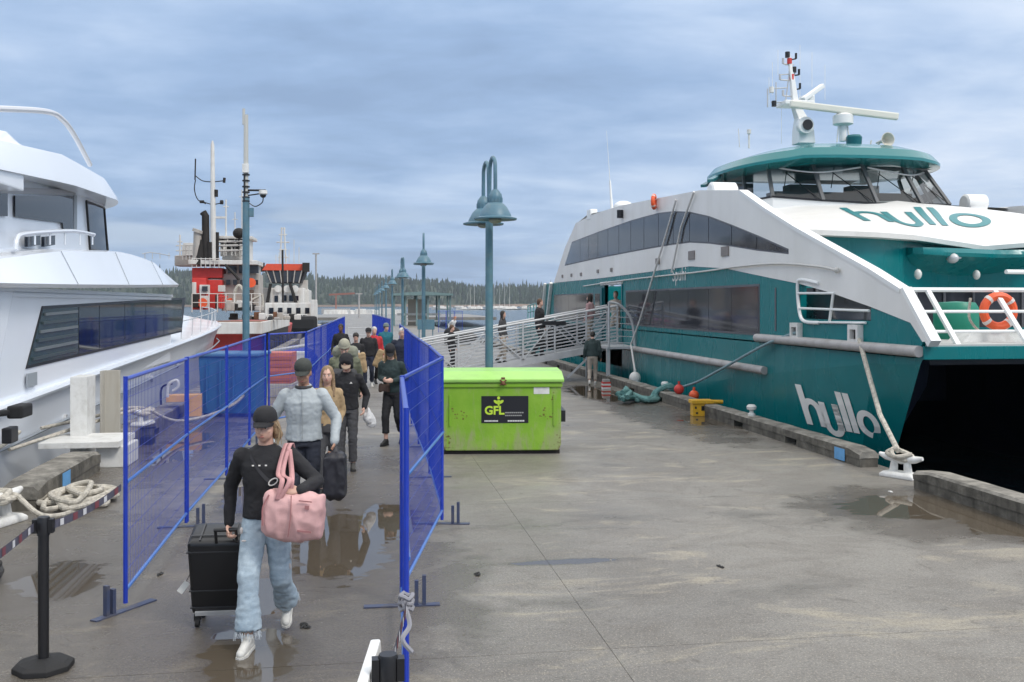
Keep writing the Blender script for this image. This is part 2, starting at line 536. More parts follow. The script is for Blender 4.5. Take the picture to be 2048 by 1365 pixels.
    bn.inputs['Distance'].default_value = .012
    st = math_n(t, 'MULTIPLY', math_n(t, 'SUBTRACT', 1.0, pud), .75)
    LK(t, st, bn.inputs['Strength'])
    h = math_n(t, 'ADD', math_n(t, 'MULTIPLY', fine, .7), math_n(t, 'ADD', math_n(t, 'MULTIPLY', grit, .35), math_n(t, 'MULTIPLY', med, .8)))
    LK(t, h, bn.inputs['Height'])
    LK(t, bn.outputs[0], b.inputs['Normal'])
    return m
PUDDLES = [(-.2, 9.9, .55, 1.6), (.30, 10.9, .4, 1.0), (-.9, 8.2, .35, .6), (6.5, 10.7, 1.1, .75), (7.2, 9.7, .9, 1.1), (-2.6, 9.0, .42, .7),
           (1.9, 8.9, .6, .10), (6.9, 19.2, .5, 1.0), (6.2, 25.5, .7, 2.6), (-.75, 6.9, .35, .7), (-1.4, 12.5, .3, 1.2),
           (-3.0, 17, .5, 2.2)]
DECK = deck_mat()
XL, XR = -4.15, 7.62
m = MB()
# deck slabs with narrow joints between them
ys = [-6, 2.6, 6.6, 11.6, 17.6, 24.0, 32, 42, 54, 70, 90, 120, 160, 210]
m.bx((XL, -6, -.55), (XR, 210, -.004))
d = m.build('pier_deck', DECK); tag(d, kind='structure')
for a, b in zip(ys, ys[1:]):
    for x0, x1 in ((XL + .01, 1.7), (1.705, XR - .01)):
        s_ = MB().bx((x0, a + .003, -.03), (x1, b - .003, 0))
        s_.build('slab', DECK, d)
# far widening of the pier head
hd = MB().bx((-9, 175, -.55), (24, 230, -.01)).build('pier_head', DECK); tag(hd, kind='structure')
pl = MB()
for y in range(-4, 205, 5):
    for x in (XL + .5, 1.9, XR - .5):
        pl.tube([(x, y, -6), (x, y, -.5)], .22, 10)
pl.build('pier_piling', CURB, d)

# ---- water
def water_mat():
    m = bpy.data.materials.new('harbour_water')
    m.use_nodes = True
    t = m.node_tree
    b = t.nodes['Principled BSDF']
    b.inputs['Base Color'].default_value = (.025, .05, .06, 1)
    b.inputs['Roughness'].default_value = .14
    b.inputs['IOR'].default_value = 1.33
    tcn = N(t, 'ShaderNodeTexCoord')
    P = tcn.outputs['Object']
    a = noise_n(t, mapping(t, P, (1, .6, 1)), 1.1, 6, .6, .3)
    c = noise_n(t, mapping(t, P, (1, .5, 1)), .12, 4, .6)
    bn = N(t, 'ShaderNodeBump'); bn.inputs['Strength'].default_value = 1; bn.inputs['Distance'].default_value = .5
    LK(t, math_n(t, 'ADD', a, c), bn.inputs['Height'])
    LK(t, bn.outputs[0], b.inputs['Normal'])
    return m
WZ = -1.7
m = MB()
m.add([(-5000, -300, WZ), (5000, -300, WZ), (5000, 7000, WZ), (-5000, 7000, WZ)], [(0, 1, 2, 3)])
tag(m.build('water', water_mat()), kind='structure')

# ---- far wooded shore
EARTH = mat('shore_earth', (.16, .12, .09), .9, var=.3, vscale=.02)
HILLG = mat('hill_ground', (.035, .05, .03), .95, var=.3, vscale=.02)
FOREST = mat('conifer_foliage', (.040, .062, .036), .9, var=.5, vscale=.035)
FOREST2 = mat('dark_conifer_foliage', (.026, .045, .032), .9, var=.5, vscale=.03)
def crest(x):
    """height of the wooded ridge above the water at world x on the far shore"""
    return interp(x, [(-1500, 92), (-1000, 86), (-560, 76), (-300, 68), (-80, 60), (95, 52), (200, 46), (330, 42), (800, 40), (1600, 44)])[0] + 3 * math.sin(x * .021) + 2 * math.sin(x * .05 + 1)
rows = []
YS0 = 1400
for j in range(13):
    v = j / 12
    row = []
    for i in range(-30, 41):
        x = i * 50
        yy = YS0 + 25 * math.sin(x * .008) + v * 420
        z = WZ - .3 + (crest(x) - 13) * (1 - (1 - v) ** 2.0) + (1.2 if j else 0) + (3 * mnoise.noise(V((x * .01, yy * .01, 0))) if j else 0)
        row.append((x, yy, z))
    rows.append(row)
m = MB().sheet(rows)
tag(m.build('hill_terrain', HILLG, smooth=True, sharp=0), kind='structure')
m = MB()
rows = [[(i * 25, YS0 + 25 * math.sin(i * 25 * .008) - 14 + 12 * v + 3 * math.sin(i * 1.7), WZ - .4 + 3.4 * v + .7 * math.sin(i * .9)) for i in range(-60, 80)] for v in (0, 1)]
m.sheet(rows)
tag(m.build('shore_bank', mat('sandy_bank', (.17, .12, .09), .95, var=.45, vscale=.02)), kind='structure')
rng = random.Random(3)
m = MB()
for k in range(9500):
    x = rng.uniform(-1350, 1750)
    v = rng.random() ** 1.2
    yy = YS0 + 25 * math.sin(x * .008) + v * 420
    zb = WZ - .3 + (crest(x) - 13) * (1 - (1 - v) ** 2.0)
    h = rng.uniform(7, 15) * (1.45 if rng.random() < .08 else 1)
    w = rng.uniform(2.2, 4.2)
    mi = 1 if rng.random() < .5 else 0
    base = V((x, yy, zb))
    ph = rng.random() * 6
    prev = None
    # ragged cone: three tiers
    for (z0, r0, z1) in ((.08, 1.0, .52), (.34, .74, .78), (.62, .45, 1.0)):
        n = 5
        vs = [base + V((math.cos(ph + 2 * PI * j / n) * w * r0 * rng.uniform(.7, 1.15), math.sin(ph + 2 * PI * j / n) * w * r0, h * z0 + rng.uniform(-.5, .5))) for j in range(n)] + [base + V((0, 0, h * z1))]
        m.add(vs, [(j, (j + 1) % n, n) for j in range(n)], mi)
tag(m.build('forest', [FOREST, FOREST2], recalc=False), kind='stuff', label='dark conifer wood covering the far shore of the harbour', cat='forest')

# ---- kerb rails (bull rails) along both edges, raised on blocks with gaps for run-off
def kerb(x0, x1, y0, y1, label, z=.31, blocks=True):
    z = .26 if x0 > 0 else z
    r = empty('concrete_kerb', ((x0 + x1) / 2, (y0 + y1) / 2, 0), label=label, cat='kerb', group='concrete kerbs along the pier edges')
    L = y1 - y0
    m = MB()
    n = max(2, int(L / .35)); rng = random.Random(int(y0 * 10))
    rings = []
    for i in range(n + 1):
        y = y0 + L * i / n
        j = lambda: rng.uniform(-.006, .006)
        ch = .05 if i in (0, n) else .028
        zz = z - (.03 if i in (0, n) else 0)
        rings.append([(x0 + j(), y, .12), (x1 + j(), y, .12), (x1 + j(), y, zz - ch), (x1 - ch, y, zz + j()), (x0 + ch, y, zz + j()), (x0 + j(), y, zz - ch)])
    m.loft(rings)
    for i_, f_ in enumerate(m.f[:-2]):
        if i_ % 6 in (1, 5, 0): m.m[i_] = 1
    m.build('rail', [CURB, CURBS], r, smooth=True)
    k = max(1, round(L / 2.45)); st = L / k
    for i in range(k):
        a = y0 + st * i + (0 if i == 0 else .22); b = y0 + st * (i + 1) - (0 if i == k - 1 else .22)
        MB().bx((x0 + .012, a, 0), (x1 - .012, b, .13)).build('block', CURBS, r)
    return r
KXR0, KXR1 = 7.20, 7.50
kerb(KXR0, KXR1, 13.35, 20.4, 'long kerb rail beside the ferry bow with white lettering, between cleat and yellow winch')
kerb(KXR0, KXR1, 20.7, 30.5, 'kerb rail with the green rope pile lying beside it')
kerb(KXR0, KXR1, 30.8, 60, 'kerb rail running on behind the gangway to the far end')
kerb(KXR0 - .12, KXR1 - .1, 4.5, 11.75, 'kerb rail at the lower right, nearer than the white cleat')
kerb(-4.15, -3.72, 5.0, 10.6, 'kerb rail at the left beside the heap of black rope')
kerb(-4.15, -3.72, 12.0, 14.75, 'short kerb rail with blue square, between left cleat and white steel frame')
kerb(-4.15, -3.72, 16.3, 23.5, 'kerb rail behind the blue mesh with a roped cleat beside it')
kerb(-4.15, -3.72, 24.0, 60, 'kerb rail along the left edge running past the blue bin')
for (x, y, lab) in ((KXR0 - .008, 13.95, 'light blue square painted on the right kerb near the white cleat'),
                    (-3.712, 13.1, 'light blue square painted on the left kerb beside the rope coil')):
    o = MB().bx((x, y - .16 if x > 0 else y - .17, .02), (x + .006 if x > 0 else x - .004, y + .16, .20 if x > 0 else .27)).build('blue_marker', BLUEM)
    tag(o, lab, 'marker', 'blue kerb markers')
# ================================================================== FERRY
FX = 8.1
FC = 13.95
def FM(x): return 2 * FC - x
ferry = empty('ferry', (FC, 30, WZ), label='teal and white catamaran ferry with hullo lettering moored on the right', cat='ferry')
def pxl(lst, X=FX):
    return [(onX(a, b, X).y, onX(a, b, X).z) for a, b in lst]
# --- demi hulls
ST = [  # Y sheer, chine (x,y,z), mid, keel
    ((8.10, 13.15, 1.63), (8.12, 13.28, 1.50), (8.58, 14.70, .05), (9.05, 16.2, -1.9)),
    ((8.10, 14.6, 1.63), (8.10, 14.6, 1.44), (8.36, 15.4, .0), (8.85, 16.9, -1.9)),
    ((8.10, 17.0, 1.63), (8.10, 17.0, 1.18), (8.22, 17.3, -.1), (8.62, 18.6, -1.9)),
    ((8.10, 19.5, 1.63), (8.10, 19.5, .90), (8.18, 19.5, -.3), (8.5, 20.5, -1.9)),
    ((8.10, 23.8, 1.63), (8.10, 23.8, .33), (8.16, 23.8, -.6), (8.42, 24.0, -1.9)),
    ((8.10, 28.5, 1.63), (8.10, 28.5, -.15), (8.15, 28.5, -.8), (8.36, 28.5, -1.9)),
    ((8.10, 43.5, 1.63), (8.10, 43.5, -.50), (8.12, 43.5, -1.0), (8.30, 43.5, -1.9))]
def hull_x(y, z):
    """x of the outer hull below the chine near y, z"""
    best = None
    rows = []
    for s in ST:
        pts = s[1:]
        for a, b in zip(pts, pts[1:]):
            if b[2] <= z <= a[2]:
                t = (z - a[2]) / (b[2] - a[2])
                rows.append((a[1] + (b[1] - a[1]) * t, a[0] + (b[0] - a[0]) * t))
                break
        else:
            if z > pts[0][2]: rows.append((s[0][1], 8.1))
    rows.sort()
    return interp(y, rows)[0]
for mir in (False, True):
    f = (lambda p: V((FM(p[0]), p[1], p[2]))) if mir else (lambda p: V(p))
    m = MB()
    m.sheet([[f(p) for p in s[:2]] for s in ST])
    fine = []
    for s in ST:
        row = []
        for a, b in zip(s[1:], s[2:]):
            for k in range(4):
                row.append(V(a).lerp(V(b), k / 4))
        row.append(V(s[3])); fine.append(row)
    m.sheet([[f(p) for p in r] for r in fine])
    m.build('hull_outer_side', TEAL, ferry, smooth=True, sharp=8)
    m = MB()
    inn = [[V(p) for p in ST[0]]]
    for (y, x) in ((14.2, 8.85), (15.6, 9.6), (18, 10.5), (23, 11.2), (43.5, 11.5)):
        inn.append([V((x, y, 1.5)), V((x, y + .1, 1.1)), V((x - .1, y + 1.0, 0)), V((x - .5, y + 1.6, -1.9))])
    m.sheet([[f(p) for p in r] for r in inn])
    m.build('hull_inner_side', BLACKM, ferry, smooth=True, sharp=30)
    # grey rub rails
    for (a, b, z, lab) in ((18.72, 31.5, 1.05, 0), (13.18, 19.12, 1.70, 0)):
        xx = FM(8.04) if mir else 8.04
        MB().tube([(xx, a, z), (xx, b, z)], .085, 12).build('rub_rail', RAILGREY, ferry, smooth=True)
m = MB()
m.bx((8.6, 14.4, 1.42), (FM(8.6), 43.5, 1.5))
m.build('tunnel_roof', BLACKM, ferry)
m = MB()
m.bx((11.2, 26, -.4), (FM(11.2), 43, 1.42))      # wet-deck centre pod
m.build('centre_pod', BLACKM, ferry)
# foredeck
m = MB(); m.bx((8.1, 13.15, 1.58), (FM(8.1), 17.9, 1.775)); m.build('foredeck_edge', TEAL, ferry, bevel=.012)
m = MB(); m.bx((8.16, 13.2, 1.775), (FM(8.16), 20.5, 1.80)); m.build('foredeck', mat('deck_pale', (.45, .46, .45), .6, var=.1), ferry)
# --- cabin side wall, solid block with the side profile
low_top = [(1108, 566), (1200, 557), (1300, 544), (1380, 533), (1450, 537), (1540, 556), (1600, 568)]
lt = pxl(low_top)
door = (onX(1244, 600, FX).y, onX(1210, 600, FX).y)
m = MB()
fx = lambda u, v, t: V((t, u, v))
def top_at(y, L=lt):
    return interp(-y, [(-a, b) for a, b in L])[0]
# teal side skin built as strips round the doorway (thickness 12 cm)
def strip(m, y0, y1, z0, ztop, X0=FX, X1=FX + .12, n=6):
    for i in range(n):
        a = y0 + (y1 - y0) * i / n; b = y0 + (y1 - y0) * (i + 1) / n
        za, zb = (ztop(a), ztop(b)) if callable(ztop) else (ztop, ztop)
        m.prism([(a, z0), (b, z0), (b, zb), (a, za)], fx, X0, X1)
for X0, X1 in ((FX, FX + .12), (FM(FX + .12), FM(FX))):
    m = MB()
    near = X0 == FX
    y_open = onX(1601, 600, FX).y
    if near:
        strip(m, y_open, door[0], 1.6, top_at, X0, X1, 14)
        strip(m, door[0], door[1], 3.02, top_at, X0, X1, 3)
        strip(m, door[0], door[1], .4, 1.05, X0, X1, 1)
        strip(m, door[1], 43.3, .4, top_at, X0, X1, 8)
    else:
        strip(m, y_open, 43.3, 1.6, top_at, X0, X1, 14)
    # low wall beneath the forward opening and the wedge forward of it
    wing_low = pxl([(1742, 614), (1845, 655)])
    yo2 = onX(1742, 640, FX).y
    m.prism([(y_open, 1.6), (yo2, 1.6), (yo2, 2.12), (y_open, 2.12)], fx, X0, X1)
    m.prism([(yo2, 1.6), (13.35, 1.6), onX(1846, 684, FX).yz, onX(1822, 646, FX).yz, onX(1742, 616, FX).yz], fx, X0, X1)
    o = m.build('lower_side_wall', TEAL, ferry)
# interior shell so that the doorway and opening look into a dark cabin
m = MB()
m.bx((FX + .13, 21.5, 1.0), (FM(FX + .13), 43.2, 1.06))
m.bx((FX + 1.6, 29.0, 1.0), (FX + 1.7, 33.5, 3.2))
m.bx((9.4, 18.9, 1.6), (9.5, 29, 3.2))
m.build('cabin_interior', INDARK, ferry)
m = MB()
m.bx((FX, 43.2, .4), (FM(FX), 43.3, 3.2)); m.build('cabin_aft_wall', TEAL, ferry)
# upper white side with windows; prism follows photo profile
up_low = low_top
up_top = [(1600, 461), (1590, 455), (1560, 438), (1530, 417), (1500, 396), (1480, 381), (1400, 381), (1290, 402), (1240, 412), (1190, 428), (1152, 447), (1130, 497)]
wing = [(1600, 568), (1660, 585), (1742, 614), (1822, 646), (1846, 684), (1858, 684), (1802, 580), (1740, 541), (1680, 507), (1600, 461)]
side_poly = pxl(low_top + wing[1:] + up_top[1:])
def tri_prism(m, poly, x0, x1, mi=0):
    """triangulated concave prism in the side plane"""
    bm = bmesh.new()
    vs = [bm.verts.new((0, a, b)) for a, b in poly]
    bm.faces.new(vs)
    bmesh.ops.triangulate(bm, faces=bm.faces)
    bm.verts.index_update()
    tr = [tuple(v.index for v in f.verts) for f in bm.faces]
    bm.free()
    n = len(poly)
    vv = [(x0, a, b) for a, b in poly] + [(x1, a, b) for a, b in poly]
    m.add(vv, tr + [tuple(i + n for i in t)[::-1] for t in tr] + [(i, (i + 1) % n, n + (i + 1) % n, n + i) for i in range(n)], mi)
for X0, X1 in ((FX - .012, FX + .14), (FM(FX + .14), FM(FX - .012))):
    m = MB(); tri_prism(m, side_poly, X0, X1)
    m.build('upper_side_wall', WHITE, ferry)
# bright bevel strip along the diagonal edge of the wing and the bow post
for X in (FX - .02, FM(FX + .16)):
    m = MB()
    pts = [onX(*p, FX) for p in [(1480, 384), (1530, 420), (1590, 458), (1680, 509), (1740, 543), (1802, 583)]]
    for a, b in zip(pts, pts[1:]):
        m.beam((X + .09, a.y, a.z + .01), (X + .09, b.y, b.z + .01), .2, .07)
    m.build('wing_edge', mat('bright_white', (.80, .81, .80), .3), ferry)
    m = MB()
    a = onX(1802, 580, FX); b = onX(1860, 688, FX)
    m.beam((X + .09, a.y, a.z), (X + .09, b.y, b.z), .16, .13)
    m.build('bow_post', MATS['bright_white'], ferry)
# --- windows
FRAME = mat('window_frame_dark', (.10, .10, .11), .4)
def pane(m, q, x, t=.01):
    m.prism(q, fx, x, x + t)
ub = pxl([(1585, 506), (1500, 497), (1440, 486), (1380, 483), (1330, 490), (1260, 503), (1190, 517), (1128, 531)])
ut = pxl([(1585, 505), (1530, 480), (1470, 455), (1410, 432), (1365, 424), (1325, 427), (1270, 441), (1200, 465), (1142, 487)])
bt = lambda y, T: interp(y, T)[0]
for (X, sgn) in ((FX - .024, -1), (FM(FX - .014), 1)):
    cuts = [17.7, 19.2, 20.6, 22.05, 23.4, 24.7, 26.0, 27.4, 28.8, 30.2, 31.6, 33.0, 34.4, 35.8, 37.3]
    for i, (a, b) in enumerate(zip(cuts, cuts[1:])):
        e = .018
        q = [(a + e, bt(a + e, ub)), (b - e, bt(b - e, ub)), (b - e, bt(b - e, ut)), (a + e, bt(a + e, ut))]
        if i == len(cuts) - 2:
            q = [(a + e, bt(a + e, ub)), (38.6, bt(38.6, ub)), (b, bt(b, ut)), (a + e, bt(a + e, ut))]
        m = MB(); pane(m, q, X); m.build('upper_window_pane', DARKW, ferry)
    # frame band behind the panes
    m = MB()
    rowb = [(y, bt(y, ub) - .035) for y in cuts] + [(38.7, bt(38.7, ub) - .035)]
    rowt = [(y, bt(y, ut) + .035) for y in cuts]
    m2 = MB(); tri_prism(m2, rowb + rowt[::-1], X + .0115, X + .015 if sgn < 0 else X + .0135)
    m2.build('upper_window_band', FRAME, ferry)
    # lower windows
    for (y0, y1, n, zb, zt) in ((19.15, 29.4, 7, 1.79, 2.76), (33.4, 40.9, 5, 1.79, 2.74)):
        st = (y1 - y0) / n
        m = MB(); m.bx((FX - .008 if sgn < 0 else FM(FX), y0 - .05, zb - .05), (FX if sgn < 0 else FM(FX - .008), y1 + .05, zt + .05))
        m.build('lower_window_frame', FRAME, ferry)
        for i in range(n):
            m = MB(); pane(m, [(y0 + st * i + .012, zb), (y0 + st * (i + 1) - .012, zb), (y0 + st * (i + 1) - .012, zt), (y0 + st * i + .012, zt)], (FX - .016) if sgn < 0 else FM(FX - .006))
            m.build('lower_window_pane', DARKW, ferry)
# forward opening: white frame bars, dark glass set back
m = MB()
yo, yz = onX(1601, 600, FX).y, onX(1742, 640, FX).y
P = lambda a, b: V((FX - .03, onX(a, b, FX).y, onX(a, b, FX).z))
m.tube(catmull([P(1640, 567), P(1604, 560), P(1598, 574), P(1602, 625), P(1612, 643), P(1640, 646)], 5), .032, 8)
m.tube([P(1600, 587), P(1672, 587)], .022, 8)
m.tube([P(1602, 617), P(1742, 622)], .022, 8)
m.tube([P(1670, 586), P(1662, 645)], .026, 8)
m.tube([P(1612, 645), P(1735, 646)], .02, 8)
m.build('opening_rail', MATS['bright_white'], ferry, smooth=True)
m = MB(); m.bx((FX + .3, 14.9, 1.8), (FX + .32, 17.6, 2.62)); m.build('opening_glass', DARKW, ferry)
# door surround, canopy, open door leaf
m = MB()
m.bx((FX - .03, door[1], 1.05), (FX + .1, door[1] + .10, 3.02)); m.bx((FX - .03, door[0] - .10, 1.05), (FX + .1, door[0], 3.02))
m.build('door_frame', TEALD, ferry)
m = MB(); m.bx((FX - .05, door[0] - .1, 3.03), (FX + .02, door[1] + .5, 3.14)); m.build('door_canopy', PWHITE, ferry)
m = MB(); m.bx((FX - .09, door[1] + .12, 1.15), (FX - .04, door[1] + 1.3, 2.95)); dl = m.build('door_leaf', TEALD, ferry, bevel=.01)
m = MB(); m.bx((FX - .10, door[1] + .35, 1.9), (FX - .088, door[1] + 1.05, 2.75)); m.build('window', DARKW, dl)
# side water pipe / gutter tube, long and white
m = MB()
Q = lambda a, b, o=-.07: V((FX + o, onX(a, b, FX).y, onX(a, b, FX).z))
m.tube(catmull([Q(1170, 573), Q(1260, 560), Q(1400, 545), Q(1480, 534), Q(1560, 528), Q(1640, 533), Q(1680, 541)], 6), .022, 8)
m.ell(Q(1681, 541), .05)
m.build('gutter_pipe', mat('pipe_white', (.55, .54, .51), .4), ferry, smooth=True)
for (a, b) in ((1126, 553), (1144, 551), (1163, 549), (1197, 543), (1224, 540), (1317, 523), (1385, 511), (1452, 503)):
    c = Q(a, b, -.03); s = .075 + .03 * (a > 1300) + .03 * (a > 1350)
    MB().bx((c.x - .012, c.y - s * 1.6, c.z - s * .8), (c.x + .02, c.y + s * 1.6, c.z + s * .8)).build('vent', mat('vent_grey', (.22, .20, .19), .6), ferry)
# name plate lettering on the teal
tm = text_mb('Spuhi', .52, lambda u, v, t: V((FX - .008, 0, 0)) + V((0, onX(1345, 563, FX).y - u, onX(1345, 563, FX).z + v)))
tm.build('name_lettering', LETW, ferry, recalc=False)
# fairleads on the bow side
for (px_, py_) in ((1597, 662), (1716, 668)):
    c = onX(px_, py_, FX); m = MB()
    w, h = .17, .15
    m.bx((FX - .10, c.y - w, c.z - h - .02), (FX, c.y - w + .07, c.z + h)); m.bx((FX - .10, c.y + w - .07, c.z - h - .02), (FX, c.y + w, c.z + h))
    m.bx((FX - .10, c.y - w + .07, c.z + h - .08), (FX, c.y + w - .07, c.z + h)); m.bx((FX - .10, c.y - w + .07, c.z - h - .02), (FX, c.y + w - .07, c.z - h + .06))
    m.bx((FX - .02, c.y - w + .07, c.z - h + .06), (FX - .004, c.y + w - .07, c.z + h - .08), mi=1)
    m.build('fairlead', [PWHITE, BLACK], ferry)

# --- letter strokes for the lettering (unit: x along word 0..1, y up, ascender = 1)
def arc(cx, cy, rx, ry, a0, a1, n=14):
    return [(cx + rx * math.cos(R(a0 + (a1 - a0) * i / n)), cy + ry * math.sin(R(a0 + (a1 - a0) * i / n))) for i in range(n + 1)]
HULLO = [  # strokes: (points, closed)
    [(.0, 0), (.0, 1.0)],
    [(.0, .36)] + arc(.10, .36, .10, .25, 180, 0) + [(.20, .0)],
    [(.262, .65), (.262, .10)] + arc(.355, .10, .093, .22, 180, 360) + [(.448, .65)],
    [(.448, -.02), (.448, .65)],
    [(.553, 0), (.553, 1.0)],
    [(.655, 0), (.655, 1.0)],
    arc(.868, .29, .112, .28, 0, 360, 32),
]
def stroke_sheet(m, pts, w, f, asp):
    """ribbon of width w (in x units); asp = y-length/x-length ratio so the width is even"""
    n = len(pts); rows = []
    for i, p in enumerate(pts):
        a = pts[max(i - 1, 0)]; b = pts[min(i + 1, n - 1)]
        if pts[0] == pts[-1] or (abs(pts[0][0] - pts[-1][0]) < 1e-6 and abs(pts[0][1] - pts[-1][1]) < 1e-6):
            if i == 0: a = pts[-2]
            if i == n - 1: b = pts[1]
        dx, dy = (b[0] - a[0]), (b[1] - a[1]) * asp
        L = math.hypot(dx, dy) or 1
        nx, ny = -dy / L * w / 2, dx / L * w / 2
        rows.append([f(p[0] + nx, p[1] + ny / asp), f(p[0] - nx, p[1] - ny / asp)])
    m.sheet(rows)
def resample(pts, k=5):
    out = []
    for a, b in zip(pts, pts[1:]):
        L = math.hypot(a[0] - b[0], a[1] - b[1]); n = max(1, int(L / .03))
        out += [(a[0] + (b[0] - a[0]) * i / n, a[1] + (b[1] - a[1]) * i / n) for i in range(n)]
    return out + [pts[-1]]
from mathutils.bvhtree import BVHTree
_o = [o for o in ferry.children if o.name.startswith('hull_outer_side')][0]
_bv = BVHTree.FromPolygons([v.co + ferry.location for v in _o.data.vertices], [tuple(p.vertices) for p in _o.data.polygons])
def on_hull(u, v):
    # word laid out on the bow flare
    px_ = 1622 + 143 * u - 25 * v; py_ = 849 + 27 * u - 80 * v
    far = onX(px_, py_, 8.5)
    z_ = far.z
    h = _bv.ray_cast(V((6.0, far.y, far.z)), V((1, 0, 0)))
    for _ in range(3):
        if h[0] is None: break
        far = onX(px_, py_, h[0].x); h = _bv.ray_cast(V((6.0, far.y, far.z)), V((1, 0, 0)))
    return (h[0] if h[0] is not None else far) + V((-.022, -.012, 0))
m = MB()
for s in HULLO:
    stroke_sheet(m, resample(s), .086, on_hull, .58)
m.build('bow_lettering', LETW, ferry, recalc=False)

# --- front wall, hood and wheelhouse
def front_y(x):
    u = abs(x - FC)
    return interp(u, [(0, 20.35), (1.3, 19.85), (3.6, 18.65), (5.85, 18.0)])[0]
xs = [8.12 + (FM(8.12) - 8.12) * i / 36 for i in range(37)]
m = MB(); m.sheet([[(x, front_y(x) + .25, z) for x in xs] for z in (2.72, 3.3, 3.86)])
m.sheet([[(x, front_y(x) + .25, z) for x in xs] for z in (1.6, 1.86)])
m.sheet([[(x, front_y(x) + .25, 2.72), (x, front_y(x) + .33, 2.72)] for x in xs])
m.build('front_wall', TEAL, ferry, smooth=True)
for i in range(0, 36, 3):
    m = MB(); m.sheet([[(x, front_y(x) + .33, z) for x in xs[i:i + 4]] for z in (1.86, 2.72)]); o = m.build('front_window_pane', DARKW, ferry)
    x = xs[i]; MB().beam((x, front_y(x) + .31, 1.86), (x, front_y(x) + .31, 2.72), .06, .06).build('front_mullion', FRAME, ferry)
# bulge below the hood, shelf shaped
m = MB()
rings = []
for k in range(25):
    x = FC - .55 + 1.75 * (k / 12 - 1)
    s = math.sqrt(max(0, 1 - (k / 12 - 1) ** 2)) + .01
    y0 = front_y(x) + .3
    rings.append([(x, y0, 3.62), (x, y0 - .55 * s - .28, 3.60), (x, y0 - .62 * s - .28, 3.50), (x, y0 - .60 * s - .28, 3.42 + .06 * (1 - s)), (x, y0, 3.42 - .40 * s)])
m.loft(rings); m.build('front_bulge', TEAL, ferry, smooth=True, sharp=40)
# lights and small fittings on the front wall
for (a, b) in ((1836, 549), (1953, 550)):
    p = at(a, b, 20.6 + (a - 1836) * .009)
    m = MB(); m.ell(p, (.075, .09, .11)); m.build('deck_light', [mat('light_housing', (.65, .65, .62), .3)], ferry, smooth=True)
p = at(1905, 517, 21.0); m = MB(); m.ell(p, (.12, .15, .11)); m.tube([p, p + V((.25, .1, .02))], .03); m.build('fog_light', ALU, ferry, smooth=True)
p = at(2012, 544, 20.8); m = MB(); m.tube([p, p + V((1.6, .2, 0))], .05, 10); m.build('hand_bar', MATS['bright_white'], ferry, smooth=True)
# hood surface
def hood_pt(x, v):
    """v 0 at the front edge, 1 at the wheelhouse foot"""
    u = abs(x - FC)
    yf = front_y(x) - .12
    zf = 3.86 - .15 * max(0, 1 - u / 2.4) ** 1.3
    yb = interp(u, [(0, 23.9), (2.7, 24.6), (3.6, 25.8), (5.86, 26.0)])[0]
    zb = 5.12 - .03 * u - .26 * max(0, u - 3.2) ** 1.2 / 2.6
    vv = v
    z = zf + (zb - zf) * (vv ** .92)
    z += .10 * math.sin(PI * v) * (1 - u / 6.2)
    return V((x, yf + (yb - yf) * v, z))
m = MB()
NX = 44
xsh = [8.12 + (FM(8.12) - 8.12) * i / NX for i in range(NX + 1)]
m.sheet([[hood_pt(x, v / 14) for x in xsh] for v in range(15)])
m.sheet([[hood_pt(x, 0) for x in xsh], [hood_pt(x, 0) + V((0, .02, -.10)) for x in xsh], [hood_pt(x, 0) + V((0, .42, -.10)) for x in xsh]])
m.build('front_hood', WHITE, ferry, smooth=True, sharp=40)
# teal word on the hood
def on_hood(u, v):
    x = 11.3 + 3.5 * u + .7 * v
    return hood_pt(x, .28 + .46 * v) + V((0, -.006, .014))
m = MB()
for s in HULLO:
    stroke_sheet(m, resample(s), .056, on_hood, .45)
m.build('hood_lettering', mat('teal_lettering', (.02, .20, .22), .4), ferry, recalc=False)
# flat upper roof aft of the hood
m = MB()
def roof_z(y):
    return interp(y, [(24, 4.95), (27.4, 5.36), (34.7, 5.68), (36.8, 5.48), (39.5, 4.5)])[0]
rows = []
for y in (20.2, 22.7, 24, 27.4, 31, 34.7, 36.8):
    z = interp(y, [(20.2, 4.86), (22.7, 5.14), (27.4, 5.36), (34.7, 5.68), (36.8, 5.48)])[0]
    rows.append([(x, y, z - .02 + .12 * (1 - ((x - FC) / 5.85) ** 2) - (0 if y > 26.0 else 0)) for x in [8.12 + (FM(8.12) - 8.12) * i / 12 for i in range(13)]])
m.sheet(rows[3:])
m.build('upper_roof', WHITE, ferry, smooth=True)
m = MB(); m.sheet([[(8.12, 36.8, 5.46), (FM(8.12), 36.8, 5.46)], [(8.12, 41, 3.32), (FM(8.12), 41, 3.32)]]); m.build('aft_slope', WHITE, ferry)
# life raft canisters
for (a, b, w, dd) in ((1445, 386, .62, 23.2), (1948, 407, .62, 27.4)):
    c = at(a, b, dd)
    m = MB()
    M = Matrix.Rotation(R(90), 3, 'Y')
    m.lathe([(.0, -w * .52), (.2, -w * .52), (.25, -w * .46), (.25, w * .46), (.2, w * .52), (0, w * .52)], c, 20, M=M)
    m.box(c - V((0, 0, .2)), (w * .8, .44, .2))
    m.build('raft_canister', MATS['bright_white'], ferry, smooth=True)

